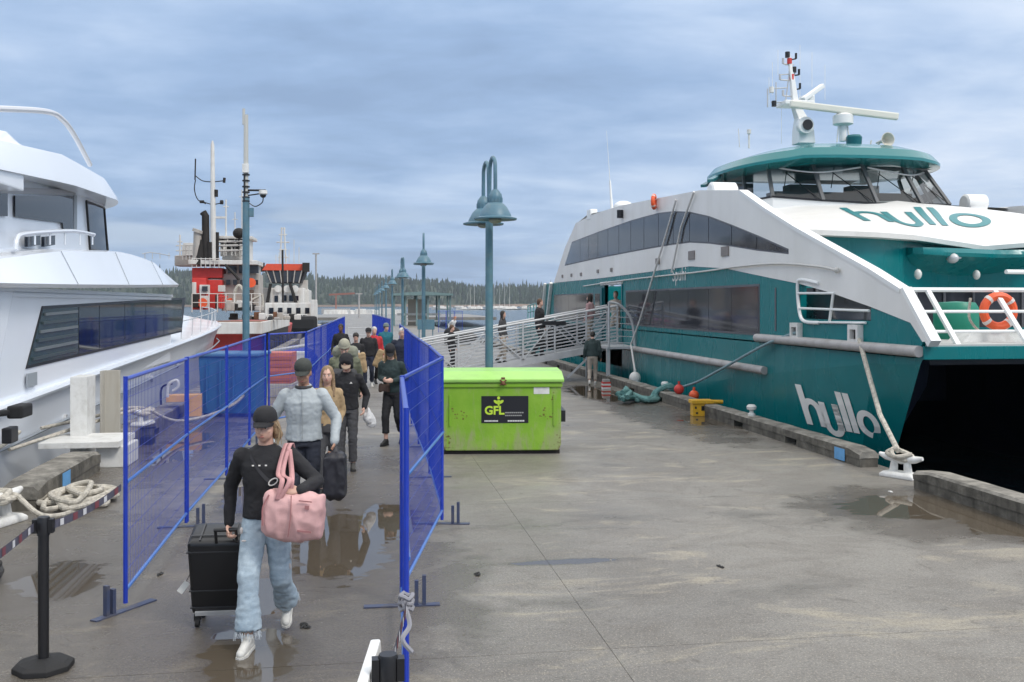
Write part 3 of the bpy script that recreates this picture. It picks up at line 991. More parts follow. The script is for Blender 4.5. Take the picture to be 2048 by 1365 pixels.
# --- wheelhouse
WH = 13.3
bot = [(10.35, 27.2, 5.22), (10.5, 25.7, 5.24), (10.75, 24.5, 5.24), (11.9, 23.95, 5.10), (13.3, 23.72, 5.02), (14.7, 23.95, 5.05), (15.85, 24.5, 5.10), (16.1, 25.7, 5.2), (16.25, 27.2, 5.2)]
topw = [(10.55, 27.4, 6.18), (10.65, 26.3, 6.20), (10.95, 25.3, 6.20), (12.0, 24.75, 6.16), (13.3, 24.55, 6.14), (14.6, 24.75, 6.14), (15.6, 25.3, 6.14), (15.95, 26.3, 6.14), (16.05, 27.4, 6.14)]
m = MB()
m.sheet([[V(p) + V((0, 0, -.9)) for p in bot], [V(p) for p in bot]])
m.sheet([[V((WH, 27.5, b[2])) if False else V((WH + (b[0] - WH) * .2, 27.2, b[2])) for b in bot], [V(p) for p in bot]])
m.build('wheelhouse_base', MATS['bright_white'], ferry, smooth=True, sharp=30)
for a, b, c, d_ in zip(bot, bot[1:], topw, topw[1:]):
    m = MB(); m.sheet([[V(a), V(b)], [V(c), V(d_)]]); m.build('wheelhouse_window', GLASSW, ferry, recalc=False)
for a, c in zip(bot, topw):
    m = MB(); m.beam(V(a), V(c), .075, .09, up=V((1, 0, 0))); m.build('wheelhouse_pillar', mat('pillar_grey', (.10, .105, .11), .4), ferry)
m = MB()
for q in (bot,):
    for a, b in zip(q, q[1:]):
        m.beam(V(a), V(b), .05, .05)
m.build('window_sill', BLACK, ferry)
# roof: teal lid with down-turned rim
ro = []
cxr, cyr = 13.1, 26.6
def rim(k, r, z, sx=3.12, sy=2.75):
    a = 2 * PI * k / 40
    c, s = math.cos(a), math.sin(a)
    e = .78
    return V((cxr + sx * r * math.copysign(abs(c) ** e, c), cyr + sy * r * math.copysign(abs(s) ** e, s), z + (-.16 if c < -.5 else -.06 if c > .5 else 0) * abs(c) ** 2 * (r > .7)))
rings = [[rim(k, .80, 6.16) for k in range(40)], [rim(k, 1.0, 6.22) for k in range(40)], [rim(k, 1.0, 6.30) for k in range(40)], [rim(k, .94, 6.52) for k in range(40)],
         [rim(k, .76, 6.70) for k in range(40)], [rim(k, .3, 6.80) for k in range(40)]]
m = MB(); m.loft(rings); m.build('wheelhouse_roof', mat('roof_teal', (.012, .17, .18), .25, coat=.4), ferry, smooth=True, sharp=25)
m = MB(); m.sheet([[(11, 24.9, 6.13), (15.6, 24.9, 6.13)], [(11, 28.6, 6.13), (15.6, 28.6, 6.13)]]); m.build('ceiling', INGREY, ferry)
m = MB()
a = rim(20, .98, 6.2); b = at(1420, 362, 27.0)
m.beam(a, b, .16, .08); a2 = rim(17, .96, 6.2)
m.build('roof_leg', TEALD, ferry)
MB().beam(a2, a2 + (b - a), .16, .08).build('roof_leg', TEALD, ferry)
# interior
m = MB(); m.bx((11.3, 25.6, 5.0), (15.4, 26.2, 5.52)); m.bx((12.2, 26.6, 5.0), (12.8, 27.1, 5.85)); m.bx((14.1, 26.6, 5.0), (14.7, 27.1, 5.85))
m.bx((10.7, 28.8, 5.0), (12.0, 28.9, 6.14)); m.bx((13.4, 28.8, 5.0), (14.2, 28.9, 6.14)); m.bx((15.6, 28.8, 5.0), (16.2, 28.9, 6.14)); m.bx((10.7, 28.8, 5.0), (16.2, 28.88, 5.45))
m.build('wheelhouse_interior', INGREY, ferry)
# wipers
for k in (3, 4, 5, 6):
    a = V(bot[k]).lerp(V(bot[k - 1]), .1) + V((0, -.05, .03)); b = V(topw[k]).lerp(V(topw[k - 1]), .62) + V((0, -.06, -.22))
    m = MB(); m.tube([a, b], .014, 6); m.tube([b + V((.05, -.0, .16)), b + V((-.04, -.0, -.42))], .012, 6)
    m.build('wiper', BLACK, ferry)
for k in (3, 5):
    a = V(topw[k - 1]) + V((.1, -.12, -.08)); b = V(topw[k]) + V((0, -.25, -.25)); c = V(topw[k + 1]) + V((-.1, -.12, -.08))
    MB().tube(catmull([a, b, c], 8), .022, 8).build('roof_grab_rail', ALU, ferry, smooth=True)

# --- roof equipment (d ~ 28)
D = 28.0
A = lambda a, b, d=D: at(a, b, d)
mw = MATS['bright_white']
mast = MB()
b0, b1 = A(1607, 289), A(1602, 238)
mast.loft([[V((p.x + sx * w, p.y + sy * w, p.z)) for sx, sy in ((-1, -1), (1, -1), (1, 1), (-1, 1))] for p, w in ((b0, .25), (A(1606, 262), .23), (b1, .15), (A(1588, 205), .09))])
mast.bx(A(1562, 210) + V((0, -.3, -.03)), A(1625, 206) + V((0, .5, .03)))
mast.loft([[V((p.x + sx * w, p.y + sy * w, p.z)) for sx, sy in ((-1, -1), (1, -1), (1, 1), (-1, 1))] for p, w in ((A(1590, 205), .085), (A(1583, 150), .06), (A(1577, 104), .03))])
mo = mast.build('mast', mw, ferry, bevel=.02)
m = MB(); c = A(1608, 252, 27.7); M = Matrix.Rotation(R(90), 3, 'X'); m.lathe([(.0, -.12), (.20, -.12), (.235, 0), (.235, .14), (.19, .15)], c, 20, M=M)
m.build('searchlight', mw, mo, smooth=True)
m = MB(); m.lathe([(0, 0), (.15, 0), (.15, .02), (0, .02)], c + V((.03, -.17, 0)), 18, M=M); m.build('lens', BLACK, mo)
for (a, b, col) in ((1575, 110, BLACK), (1579, 123, REDB), (1588, 140, BLACK), (1584, 155, REDB), (1585, 172, PWHITE), (1548, 208, BLACK), (1543, 180, PWHITE)):
    m = MB(); m.lathe([(0, -.08), (.07, -.08), (.07, .08), (0, .08)], A(a, b), 10); m.build('navigation_light', col, mo, smooth=True)
m = MB()
for (a, b, c_, d_) in ((1542, 205, 1572, 205), (1538, 178, 1575, 176), (1560, 150, 1590, 148), (1570, 130, 1588, 130), (1535, 215, 1535, 178), (1552, 210, 1552, 165)):
    m = MB(); m.tube([A(a, b), A(c_, d_)], .018, 6); m.build('mast_crossbar', ALU, mo)
for k, (a, b, w_) in enumerate(((1592, 118, 9), (1566, 128, 10), (1598, 150, 8), (1560, 160, 9), (1600, 178, 12), (1566, 192, 14))):
    m = MB(); p = A(a, b); q = A(1581 + (b - 104) * .08, b + 2); m.tube([q, p], .022, 6); m.tube([p, p + V((0, 0, .16))], .035, 8); m.build('light_bracket', ALU if k % 2 else BLACK, mo)
for (a, b) in ((1571, 165), (1592, 166)):
    m = MB(); m.tube([A(a, 205), A(1580, b - 30)], .018, 6); m.build('mast_stay', ALU, mo)
m = MB()
for (a, y0, y1) in ((1538, 215, 155), (1545, 190, 125), (1556, 150, 100), (1600, 205, 90), (1624, 175, 105), (1650, 200, 130), (1563, 288, 215)):
    m.tube([A(a, y0), A(a, y1)], .007, 5)
m.build('whip_antenna', mw, mo)
m = MB(); a, b = A(1580, 208, 27.4), A(1796, 234, 27.4)
m.beam(a, b, .16, .20); m.build('radar_scanner', mat('radar_cream', (.70, .70, .62), .35), ferry, bevel=.04)
m = MB(); c = A(1686, 232, 27.5)
m.lathe([(0, -.72), (.10, -.72), (.10, -.3), (.28, -.24), (.28, .0), (.12, .1), (0, .1)], c, 14); m.tube([c + V((-.18, 0, -.75)), c + V((-.12, 0, -.2))], .025, 6); m.tube([c + V((.2, 0, -.75)), c + V((.12, 0, -.2))], .025, 6)
m.build('radar_pedestal', mw, ferry, smooth=True)
m = MB(); a, b = A(1606, 200, 28.8), A(1645, 172, 29.5); m.beam(a, b, .14, .14); m.bx(A(1607, 203, 29), A(1632, 190, 29) + V((0, .4, 0))); m.build('small_radar', mw, ferry, bevel=.03)
m = MB(); m.lathe([(0, -.14), (.2, -.14), (.22, .12), (.18, .18), (0, .18)], A(1708, 284, 27.2), 16); m.ell(A(1708, 274, 27.2), (.12, .12, .07)); m.build('compass_dome', TEALD, ferry, smooth=True)
m = MB(); c = A(1770, 281, 27.2)
M = Matrix.Rotation(R(90), 3, 'X'); m.lathe([(.03, -.45), (.05, -.2), (.10, .0), (.2, .16), (.18, .16), (.05, -.05)], c, 18, M=M); m.tube([c + V((0, .3, 0)), c + V((-.1, .3, -.25))], .03, 6); m.tube([c + V((-.3, .2, .02)), c + V((-.35, .2, -.2))], .02, 6)
m.build('horn', mat('horn_cream', (.66, .63, .55), .35), ferry, smooth=True)
m = MB(); m.tube([A(1498, 297), A(1498, 262)], .03, 8); m.lathe([(0, 0), (.06, 0), (.06, .12), (0, .12)], A(1498, 268), 10); m.tube([A(1479, 295), A(1477, 258)], .012, 5); m.build('roof_antenna', PWHITE, ferry)
m = MB()
for (a, b, r) in ((1247, 414, .28),):
    m.ell(A(a, b, 32), (r * 1.2, r, r * .7))
m.build('satellite_dome', mw, ferry, smooth=True)
m = MB(); m.tube([A(1224, 418, 33), A(1220, 362, 33)], [.05, .03], 8); m.tube([A(1220, 362, 33), A(1213, 262, 33)], [.012, .005], 5); m.build('tall_antenna', mw, ferry)
m = MB(); c = onX(1240, 427, FX - .1); m.tube([c + V((0, 0, -.15)), c + V((0, 0, .1))], .1, 12); m.build('side_light', BLACK, ferry, smooth=True)
m = MB(); m.bx(A(1180, 440, 35), A(1196, 418, 35) + V((0, .6, 0))); m.build('aft_vent', mw, ferry, bevel=.05)
# life ring on the roof edge (hangs on the ferry: its own thing)
def life_ring(c, R_, r_, M, label, group='orange life rings on the ferry'):
    o = empty('life_ring', c, label=label, cat='life ring', group=group)
    m = MB(); c = V(c)
    m.tube([c + M @ V((R_ * math.cos(2 * PI * k / 28), 0, R_ * math.sin(2 * PI * k / 28))) for k in range(28)], r_, 10, closed=True)
    m.build('ring', ORANGE, o, smooth=True)
    for q in range(4):
        a0 = q * PI / 2 + .6
        m = MB(); m.tube([c + M @ V((R_ * math.cos(a0 + k * .07), 0, R_ * math.sin(a0 + k * .07))) for k in range(4)], r_ * 1.06, 10)
        m.build('band', mat('reflective_band', (.70, .62, .58), .4), o, smooth=True)
    return o
life_ring(onX(1308, 404, FX - .12), .17, .055, Matrix.Rotation(R(62), 3, 'Z'), 'small orange life ring on the ferry roof edge above the upper windows')
# foredeck railing, raked forward
W = V((0, 0, 0))
fr = empty('foredeck_railing_root')
bpy.data.objects.remove(fr)
m = MB()
x0 = FX + .12
yb, yt_ = 13.35, 14.15
zt = 2.62
rows = [(zt, yt_, .036), (2.28, 13.86, .024), (1.98, 13.60, .024)]
for z, y, r in rows:
    MB().tube([(x0, y, z), (FM(x0), y, z)], r, 8).build('deck_rail', MATS['bright_white'], ferry, smooth=True)
k = 0
x = x0 + .55
while x < FM(x0) - .2:
    MB().beam((x + .0, yb, 1.78), (x, yt_, zt), .05, .075, up=V((1, 0, 0))).build('deck_stanchion', MATS['bright_white'], ferry)
    x += 1.15
# deck hatch housing and winch behind the rail
m = MB(); c = at(1965, 672, 15.6)
m.prism([(-.55, -.2), (.55, -.2), (.32, .08), (-.3, .08)], lambda u, v, t: V((c.x + u, c.y + t, c.z + v)), -.2, .25); m.build('anchor_housing', PWHITE, ferry, bevel=.01)
tk = at(1912, 643, 16.6)
m = MB(); m.lathe([(0, -.38), (.33, -.38), (.36, -.30), (.36, .22), (.30, .32), (0, .34)], tk, 24)
tag(m.build('green_drum', mat('green_drum_paint', (.004, .20, .13), .45), None, smooth=True), 'green round drum on the ferry foredeck behind the railing', 'drum')
life_ring(at(1997, 623, 15.4), .24, .068, Matrix.Rotation(R(-6), 3, 'Z'), 'large orange life ring behind the ferry foredeck railing')
m = MB(); p = at(1975, 640, 15.7); m.tube(catmull([p + V((-.3, 0, .35)), p + V((-.32, -.02, 0)), p + V((0, 0, -.25)), p + V((.4, .02, -.1)), p + V((.45, 0, .2))], 6), .02, 6)
tag(m.build('rope', ROPEW), 'loop of rope hanging under the large life ring on the ferry', 'rope')
# stern rail and aft hull
m = MB()
for z in (1.9, 2.25, 2.6):
    m.tube([(8.5, 43.4, z), (8.5, 50, z - .3)], .03, 6)
for i in range(9):
    y = 43.4 + i * .82; m.tube([(8.5, y, 1.3), (8.5, y, 2.6 - .045 * (y - 43.4))], .03, 6)
m.build('stern_rail', mat('rail_teal', (.12, .30, .30), .4), ferry)
m = MB(); m.bx((8.1, 43.3, -1.7), (FM(8.1), 50.5, 1.3)); m.build('stern_hull', TEAL, ferry)
m = MB(); m.beam((8.02, 42.6, .9), (8.02, 41.2, 3.3), .12, .12); m.beam((8.02, 43.6, .9), (8.02, 42.6, 3.3), .1, .1); m.build('stern_brace', PWHITE, ferry)

m = MB(); m.sheet([[V((8.86, 16.2, -1.0)), V((9.3, 18, -1.0)), V((10.35, 21, -1.0)), V((11.1, 30, -1.0))], [V((8.98, 16.9, -1.75)), V((9.2, 19, -1.75)), V((10.2, 22, -1.75)), V((11.0, 30, -1.75))]])
m.build('antifouling_band', mat('antifouling_red', (.16, .02, .015), .6), ferry)
# ================================================================== WHITE MOTOR YACHT
YC = -8.5
yacht = empty('motor_yacht', (YC, 20, WZ), label='large white motor yacht with tinted windows moored along the left side', cat='yacht')
def YM(x): return 2 * YC - x
ys_t = [(4, .80, -4.92), (14, .98, -4.92), (20, 1.14, -4.92), (26, 1.28, -4.95), (31, 1.40, -5.0), (35, 1.50, -5.12), (39, 1.58, -5.45), (42.5, 1.66, -6.15), (45.2, 1.74, -7.2), (46.8, 1.78, -8.3)]
m = MB(); rings = []
ss = [4 + 42.8 * (i / 50) for i in range(51)]
for y in ss:
    z, x = interp(y, ys_t)
    fl = interp(y, [(4, .25), (20, .3), (30, .5), (40, .9), (46.8, .15)])[0]
    w = lambda f: min(x - (fl * f), YC - .02) if x - fl * f > YC else YC + .02 * 0
    def xs_(f): return max(x - fl * f, YC + .03)
    half = [(x, z), (x - .035, z - .10), (xs_(.25), z - .55), (xs_(.55), -.5), (xs_(1), -1.9)]
    cam_z = z + .22 * max(0, min(1, (y - 24) / 8)) * min(1, (x - 0 - YC) / 2.5 if x > YC else 0)
    top = [(x - .12, z + .01), (x - .5, z + .02)]
    pts = [(x - .5, z)] if False else []
    ring = [V((max(x - .12, YC + .01), y, z + .03))] + [V((a, y, b)) for a, b in half] + [V((YM(a), y, b)) for a, b in half[::-1]] + [V((YM(max(x - .12, YC + .01)), y, z + .03)), V((YC, y, z + .03 + .25 * (y > 27)))]
    rings.append(ring)
m.loft(rings); m.build('hull', YWHITE, yacht, smooth=True, sharp=28)
# sheer moulding
m = MB()
for i in range(50):
    pass
m.tube([V((interp(y, ys_t)[1] + .015, y, interp(y, ys_t)[0] - .02)) for y in ss[:46]], .06, 8)
m.build('sheer_moulding', YWHITE, yacht, smooth=True)
m = MB()
m.tube([V((interp(y, ys_t)[1] - .02, y, interp(y, ys_t)[0] - .62)) for y in ss[:44]], .022, 6)
m.build('hull_seam', mat('seam_grey', (.30, .33, .36), .5), yacht)
# main deck house
def outline(x0, y0, y1, rf, n=10, taper=1.0, xe=-8.5):
    """plan: port... side at x0 from y0 forward to y1, then rounded front"""
    pts = [(x0, y0)]
    for i in range(n + 1):
        a = R(90 * i / n)
        pts.append((YC + (x0 - YC) * math.cos(a) ** .55, y1 + rf * math.sin(a) ** 1.3))
    full = pts + [(YM(a), b) for a, b in pts[-2::-1]]
    return full
def house(name, levels, mt, **k):
    """levels: list of (outline pts, z) with z a number or function of y"""
    m = MB()
    m.loft([[V((a, b, z(b) if callable(z) else z)) for a, b in o] for o, z in levels])
    return m.build(name, mt, yacht, smooth=True, sharp=28, **k)
house('main_deckhouse', [(outline(-5.0, 4, 26.6, 3.5), .9), (outline(-5.0, 4, 26.6, 3.3), 2.62)], YWHITE)
# ledge mouldings above the windows
for (dx, z0, z1) in ((.03, 2.50, 2.56), (.055, 2.58, 2.64)):
    house('cornice', [(outline(-5.0 + dx, 4, 26.6, 3.35), z0), (outline(-5.0 + dx, 4, 26.6, 3.35), z1)], YWHITE)
# tinted windows on the side
WX = -4.985
wp = lambda a, b: (onX(a, b, WX).y, onX(a, b, WX).z)
TL, TR, BR, BL = wp(86, 619), wp(370, 599), wp(363, 661), wp(55, 731)
def yint(px_): return onX(px_, 640, WX).y
top_l = [TL, TR]; bot_l = [BL, BR]
zt_ = lambda y: interp(y, [TL, TR])[0]
zb_ = lambda y: interp(y, [BL, BR])[0]
m = MB()
e = .05
m.prism([(BL[0] - e, BL[1] - e), (BR[0] + e, BR[1] - e), (TR[0] + e, TR[1] + e), (TL[0] - e * .4, TL[1] + e)], lambda u, v, t: V((t, u, v)), -5.0, WX)
m.build('window_surround', BLACK, yacht)
cuts = [yint(157), yint(198), yint(249), yint(291), yint(327), yint(364)]
for a, b in zip(cuts, cuts[1:]):
    m = MB(); m.prism([(a + .02, zb_(a)), (b - .02, zb_(b)), (b - .02, zt_(b)), (a + .02, zt_(a))], lambda u, v, t: V((t, u, v)), WX, WX + .006)
    m.build('window_pane', DARKW2, yacht)
a = cuts[0]
m = MB(); m.prism([BL, (a - .03, zb_(a)), (a - .03, zt_(a)), TL], lambda u, v, t: V((t, u, v)), WX, WX + .004); m.build('louvre_back', mat('louvre_green', (.03, .055, .06), .25), yacht)
for k in range(6):
    f_ = (k + .6) / 6.2
    yl = BL[0] + (TL[0] - BL[0]) * f_ + .12
    z0 = BL[1] + (TL[1] - BL[1]) * f_; z1 = zb_(a) + (zt_(a) - zb_(a)) * f_
    m = MB(); m.prism([(yl, z0 - .022), (a - .12, z1 - .022), (a - .12, z1 + .022), (yl, z0 + .022)], lambda u, v, t: V((t, u, v)), WX + .005, WX + .03)
    m.build('louvre_slat', mat('slat_grey', (.16, .18, .19), .35) if k % 2 else mat('slat_dark', (.05, .07, .075), .35), yacht)
# vertical pillars at the aft end of the window
m = MB()
m.loft([[V((x, y, z)) for x, y in ((-4.96, ya), (-4.96, yb_), (-5.2, yb_), (-5.2, ya))] for z, ya, yb_ in ((.95, 12.9, 14.1), (2.6, 14.3, 15.0))])
m.build('side_pillar', YWHITE, yacht, bevel=.04)
m = MB(); m.loft([[V((x, y, z)) for x, y in ((-4.985, ya), (-4.985, yb_), (-5.2, yb_), (-5.2, ya))] for z, ya, yb_ in ((.95, 13.15, 13.22), (2.55, 13.95, 14.02))])
m.build('panel_seam', mat('seam_grey', (.3, .33, .36), .5), yacht)
# upper deck bulwark
ub_t = [(4, 2.50, 2.80), (13.4, 2.61, 2.95), (17, 2.66, 3.30), (21.6, 2.74, 3.52), (24.5, 2.80, 3.45), (27.2, 2.85, 3.0), (31, 2.88, 3.0)]
o1 = outline(-4.74, 4, 26.2, 2.6); o2 = outline(-4.70, 4, 26.2, 2.6); o3 = outline(-4.98, 4, 25.9, 2.4); o4 = outline(-5.12, 4, 25.5, 2.3)
zbf = lambda y: interp(y, ub_t)[0]; ztf = lambda y: interp(y, ub_t)[1]
def dens(o, st=1.2):
    out = []
    for k_, (a, b) in enumerate(zip(o, o[1:] + o[:1])):
        n = 18 if k_ in (0, len(o) - 2, len(o) - 1) else 1
        out += [(a[0] + (b[0] - a[0]) * i / n, a[1] + (b[1] - a[1]) * i / n) for i in range(n)]
    return out
m = MB()
m.loft([[V((a, b, f(b))) for a, b in dens(o)] for o, f in ((o4, lambda y: zbf(y) + .02), (o1, zbf), (o2, lambda y: zbf(y) + .06), (o3, lambda y: ztf(y) - .03), (o4, ztf))])
m.build('upper_deck_bulwark', YWHITE, yacht, smooth=True, sharp=24)
# upper house with windows
uh0 = outline(-5.32, 4, 21.6, 2.9); uh1 = outline(-5.34, 4, 21.2, 2.4)
house('upper_house', [(uh0, 2.9), (uh1, 4.52)], YWHITE)
UX = -5.30
up = lambda a, b: (onX(a, b, UX).y, onX(a, b, UX).z)
def up_poly(name, pts, mt, x0=UX - .02, x1=UX, **k):
    m = MB(); tri_prism(m, [up(*p) for p in pts], x0, x1); return m.build(name, mt, yacht, **k)
up_poly('upper_window', [(29, 391), (144, 393), (144, 461), (126, 461), (124, 446), (29, 434)], DARKW2, UX, UX + .012)
up_poly('upper_window', [(-40, 387), (14, 388), (14, 433), (-40, 430)], DARKW2, UX, UX + .012)
up_poly('window_post', [(146, 391), (152, 391), (152, 462), (146, 462)], mat('seam_grey', (.3, .33, .36), .5), UX, UX + .02)
up_poly('window_head', [(-40, 372), (148, 380), (148, 391), (-40, 386)], mat('head_grey', (.40, .40, .42), .5), UX - .01, UX + .03)
# wrap-round wheelhouse windows follow the curved front
def wrap_pt(s, z):
    """s index along the curved front, z height"""
    t = (z - 2.9) / 1.62
    i = int(s); f_ = s - i
    a = V((*uh0[i], 0)).lerp(V((*uh0[i + 1], 0)), f_); b = V((*uh1[i], 0)).lerp(V((*uh1[i + 1], 0)), f_)
    p = a.lerp(b, t)
    c = V((YC, 15, 0)); n = (p - c); n.z = 0; n.normalize()
    return V((p.x, p.y, z)) + n * .03
for (s0, s1, w) in ((.93, 1.9, 0), (2.0, 3.7, 0), (3.85, 5.4, 0), (5.6, 7.6, 0), (7.8, 10.2, 0)):
    m = MB(); rows = []
    for z in (3.50, 3.8, 4.1, 4.38):
        rows.append([wrap_pt(s0 + (s1 - s0) * k / 5, z) for k in range(6)])
    m.sheet(rows); m.build('wheelhouse_window', DARKW2, yacht, smooth=True)
    m = MB()
    for s_ in (s0, s1): m.tube([wrap_pt(s_, 3.48), wrap_pt(s_, 4.40)], .025, 6)
    for z_ in (3.48, 4.40): m.tube([wrap_pt(s0 + (s1 - s0) * k / 5, z_) for k in range(6)], .022, 6)
    m.build('window_frame', BLACK, yacht)
# little balcony rail and locker grilles on the upper deck
rX = -5.05
m = MB()
pp = lambda a, b: onX(a, b, rX)
m.tube(catmull([pp(31, 500), pp(34, 478), pp(46, 469), pp(100, 464), pp(150, 463), pp(188, 470)], 6), .035, 8)
for a in (70, 100, 130, 160, 185):
    m.tube([pp(a, 466), pp(a, 490)], .015, 6)
m.build('balcony_rail', YWHITE, yacht, smooth=True)
for (a, b) in ((42, 68), (76, 98)):
    up_poly('locker_grille', [(a, 474), (b, 471), (b, 490), (a, 494)], DARKW2, UX + .05, UX + .1)
m = MB(); m.tube([onX(a, b, -4.98) for a, b in ((285, 508), (300, 505), (320, 508), (340, 512))], .012, 5)
for a in (290, 305, 320, 338): m.tube([onX(a, 506, -4.98), onX(a, 518, -4.98)], .01, 5)
m.build('bow_rail', ALU, yacht)
for y_ in (6, 9.5, 13.5, 17.2, 20.8, 24.2):
    z0_, z1_ = zbf(y_), ztf(y_)
    m = MB(); m.tube([V((-4.725, y_, z0_ + .03)), V((-4.695, y_, z0_ + .07)), V((-4.965, y_, z1_ - .03))], .006, 5); m.build('bulwark_seam', mat('seam_grey', (.3, .33, .36), .5), yacht)
for (y_, z_) in ((17.5, .55), (21.0, .62), (24.5, .7), (28, .8)):
    m = MB(); M = Matrix.Rotation(R(90), 3, 'Y'); x_ = interp(y_, ys_t)[1]; m.lathe([(.03, -.03), (.075, -.03), (.08, .0), (.075, .02), (.03, .02)], (x_ - .06, y_, z_ - .1), 14, M=M); m.build('hull_fitting', ALU, yacht, smooth=True)
m = MB(); x_ = -4.97; m.bx((x_, 15.5, 1.15), (x_ + .02, 15.95, 1.35)); m.build('fuel_hatch', mat('seam_grey', (.3, .33, .36), .5), yacht)
for k in range(9):
    y_ = 29 + k * 1.9; z_, x_ = interp(y_, ys_t); MB().tube([V((x_ - .15, y_, z_)), V((x_ - .12, y_, z_ + .55))], .014, 6).build('rail_post', ALU, yacht)
m = MB(); m.tube([V((interp(y_, ys_t)[1] - .12, y_, interp(y_, ys_t)[0] + .55)) for y_ in [29 + k * .95 for k in range(17)]], .016, 6); m.build('foredeck_rail', ALU, yacht)
# roof (hard top)
rt = [(4, 4.10, 4.40), (12.5, 4.13, 4.52), (17.5, 4.42, 4.93), (20.5, 4.48, 4.86), (22.5, 4.46, 4.70), (26, 4.44, 4.6)]
r1 = outline(-4.86, 4, 20.4, 2.9); r2 = outline(-4.88, 4, 20.4, 2.9); r3 = outline(-5.02, 4, 20.1, 2.7); r4 = outline(-6.6, 4, 18.4, 1.8); r5 = outline(-8.3, 4.3, 17.4, .8)
m = MB()
m.loft([[V((a, b, f(b))) for a, b in dens(o)] for o, f in ((r5, lambda y: interp(y, rt)[0] + .05), (r4, lambda y: interp(y, rt)[0] + .03), (r1, lambda y: interp(y, rt)[0]), (r2, lambda y: interp(y, rt)[0] + .08), (r3, lambda y: interp(y, rt)[1]), (r4, lambda y: interp(y, rt)[1] + .10), (r5, lambda y: interp(y, rt)[1] + .12))], caps=False)
m.build('hard_top', YWHITE, yacht, smooth=True, sharp=26)
m = MB(); m.bx((-5.2, 13.0, 4.05), (-4.9, 15.2, 4.30)); m.build('roof_soffit_step', YWHITE, yacht, bevel=.02)
m = MB()
ax = -5.4
for dx in (0, -.16):
    m.tube(catmull([onX(-200, 214, ax + dx), onX(0, 218, ax + dx), onX(95, 224, ax + dx), onX(125, 240, ax + dx), onX(148, 270, ax + dx), onX(180, 330, ax + dx)], 7), .05, 8)
m.build('radar_arch', mat('arch_white', (.62, .63, .66), .3), yacht, smooth=True)
m = MB(); m.lathe([(0, 0), (.5, 0), (.3, .12), (.12, .3), (0, .3)], onX(-2, 300, -5.9), 14); m.build('roof_dome', YWHITE, yacht, smooth=True)
# stern quarter: low white bathing platform with black hinge arm
m = MB(); m.bx((-5.3, 10.2, -1.2), (-4.55, 11.6, 1.05)); m.build('stern_quarter', YWHITE, yacht, bevel=.06)
m = MB(); c = onX(40, 822, -4.5); m.box(c, (.2, .42, .17)); m.beam(c + V((-.1, -.2, 0)), c + V((-.4, -1.5, .05)), .12, .08); m.build('hinge_arm', RUBBER, yacht, bevel=.03)
m = MB(); c = onX(20, 870, -4.5); m.box(c, (.12, .28, .2)); m.build('fairlead', BLACK, yacht, bevel=.02)
# ================================================================== RED WORK SHIP and ORANGE-TOPPED TUG
def ship_hull(mb, xc, y0, y1, hw, z0, z1, zs, bow=+1, mi=0, low=WZ - .3):
    """simple ship hull lofted along y; bow=+1 at y1, -1 at y0"""
    n = 16; rings = []
    for i in range(n + 1):
        y = y0 + (y1 - y0) * i / n
        t = (i / n) if bow > 0 else 1 - i / n
        w = hw * (1 if t < .62 else math.sqrt(max(0.0004, 1 - ((t - .62) / .38) ** 2.1)))
        w *= 1 if t > .08 else .86
        z = z0 + (z1 - z0) * max(0, (t - .4) / .6) ** 1.6
        rings.append([V((xc - w, y, z)), V((xc - w * .96, y, 0)), V((xc - w * .8, y, low)), V((xc + w * .8, y, low)), V((xc + w * .96, y, 0)), V((xc + w, y, z))])
    mb.loft(rings, mi=mi)
s1 = empty('work_ship', (-8.6, 58, WZ), label='red and white work ship with tall mast and black funnel behind the yacht bow', cat='ship')
m = MB(); ship_hull(m, -8.6, 47, 78, 3.9, 1.0, 1.15, 0, bow=1); m.build('hull', RED, s1, smooth=True, sharp=30)
m = MB(); m.bx((-12.2, 47.2, 1.0), (-5.0, 66, 1.3)); m.build('deck', RUST, s1)
m = MB()
for y0, y1 in ((46.5, 64),):
    m.bx((-12.6, y0, 1.0), (-4.62, y0 + .12, 1.55)); m.bx((-4.74, y0 + .12, 1.0), (-4.62, y1, 1.55))
m.build('bulwark_rail', SHIPW, s1, bevel=.03)
m = MB()
m.bx((-4.72, 50, -.2), (-4.64, 63, 1.25)); m.build('black_rubbing_band', SOOT, s1)
for y in (49, 51.5, 54, 57, 60, 63):
    m = MB(); M = Matrix.Rotation(R(90), 3, 'Y'); m.lathe([(.25, -.15), (.5, -.15), (.55, 0), (.5, .15), (.25, .15)], (-4.45, y, .1), 16, M=M)
    m.build('tyre_fender', RUBBER, s1, smooth=True)
bx2 = lambda a, b, c, d, dp, th: (at(a, b, dp), at(c, d, dp))
def pbox(a, b, c, d, dp, th, name, mt, par, bevel=0.03):
    """box whose front face spans the measured corners at depth dp"""
    p, q = at(a, b, dp), at(c, d, dp)
    m = MB(); m.box(((p.x + q.x) / 2, p.y + th / 2, (p.z + q.z) / 2), (abs(q.x - p.x), th, abs(p.z - q.z)))
    return m.build(name, mt, par, bevel=bevel)
dp = 54
pbox(384, 560, 443, 618, dp, 3.0, 'red_deckhouse', REDB, s1)
pbox(384, 556, 412, 620, dp - .6, .6, 'red_locker', REDB, s1)
pbox(443, 548, 516, 622, dp + 1, 2.6, 'beige_deckhouse', SHIPG, s1)
pbox(376, 520, 512, 529, dp - .4, 3.4, 'bridge_deck', SHIPW, s1)
pbox(452, 528, 512, 549, dp + 1, 2.4, 'bridge', SHIPG, s1)
for a in (456, 478, 500):
    o = pbox(a, 531, a + 17, 547, dp + .95, .1, 'bridge_window', DARKW, s1, 0)
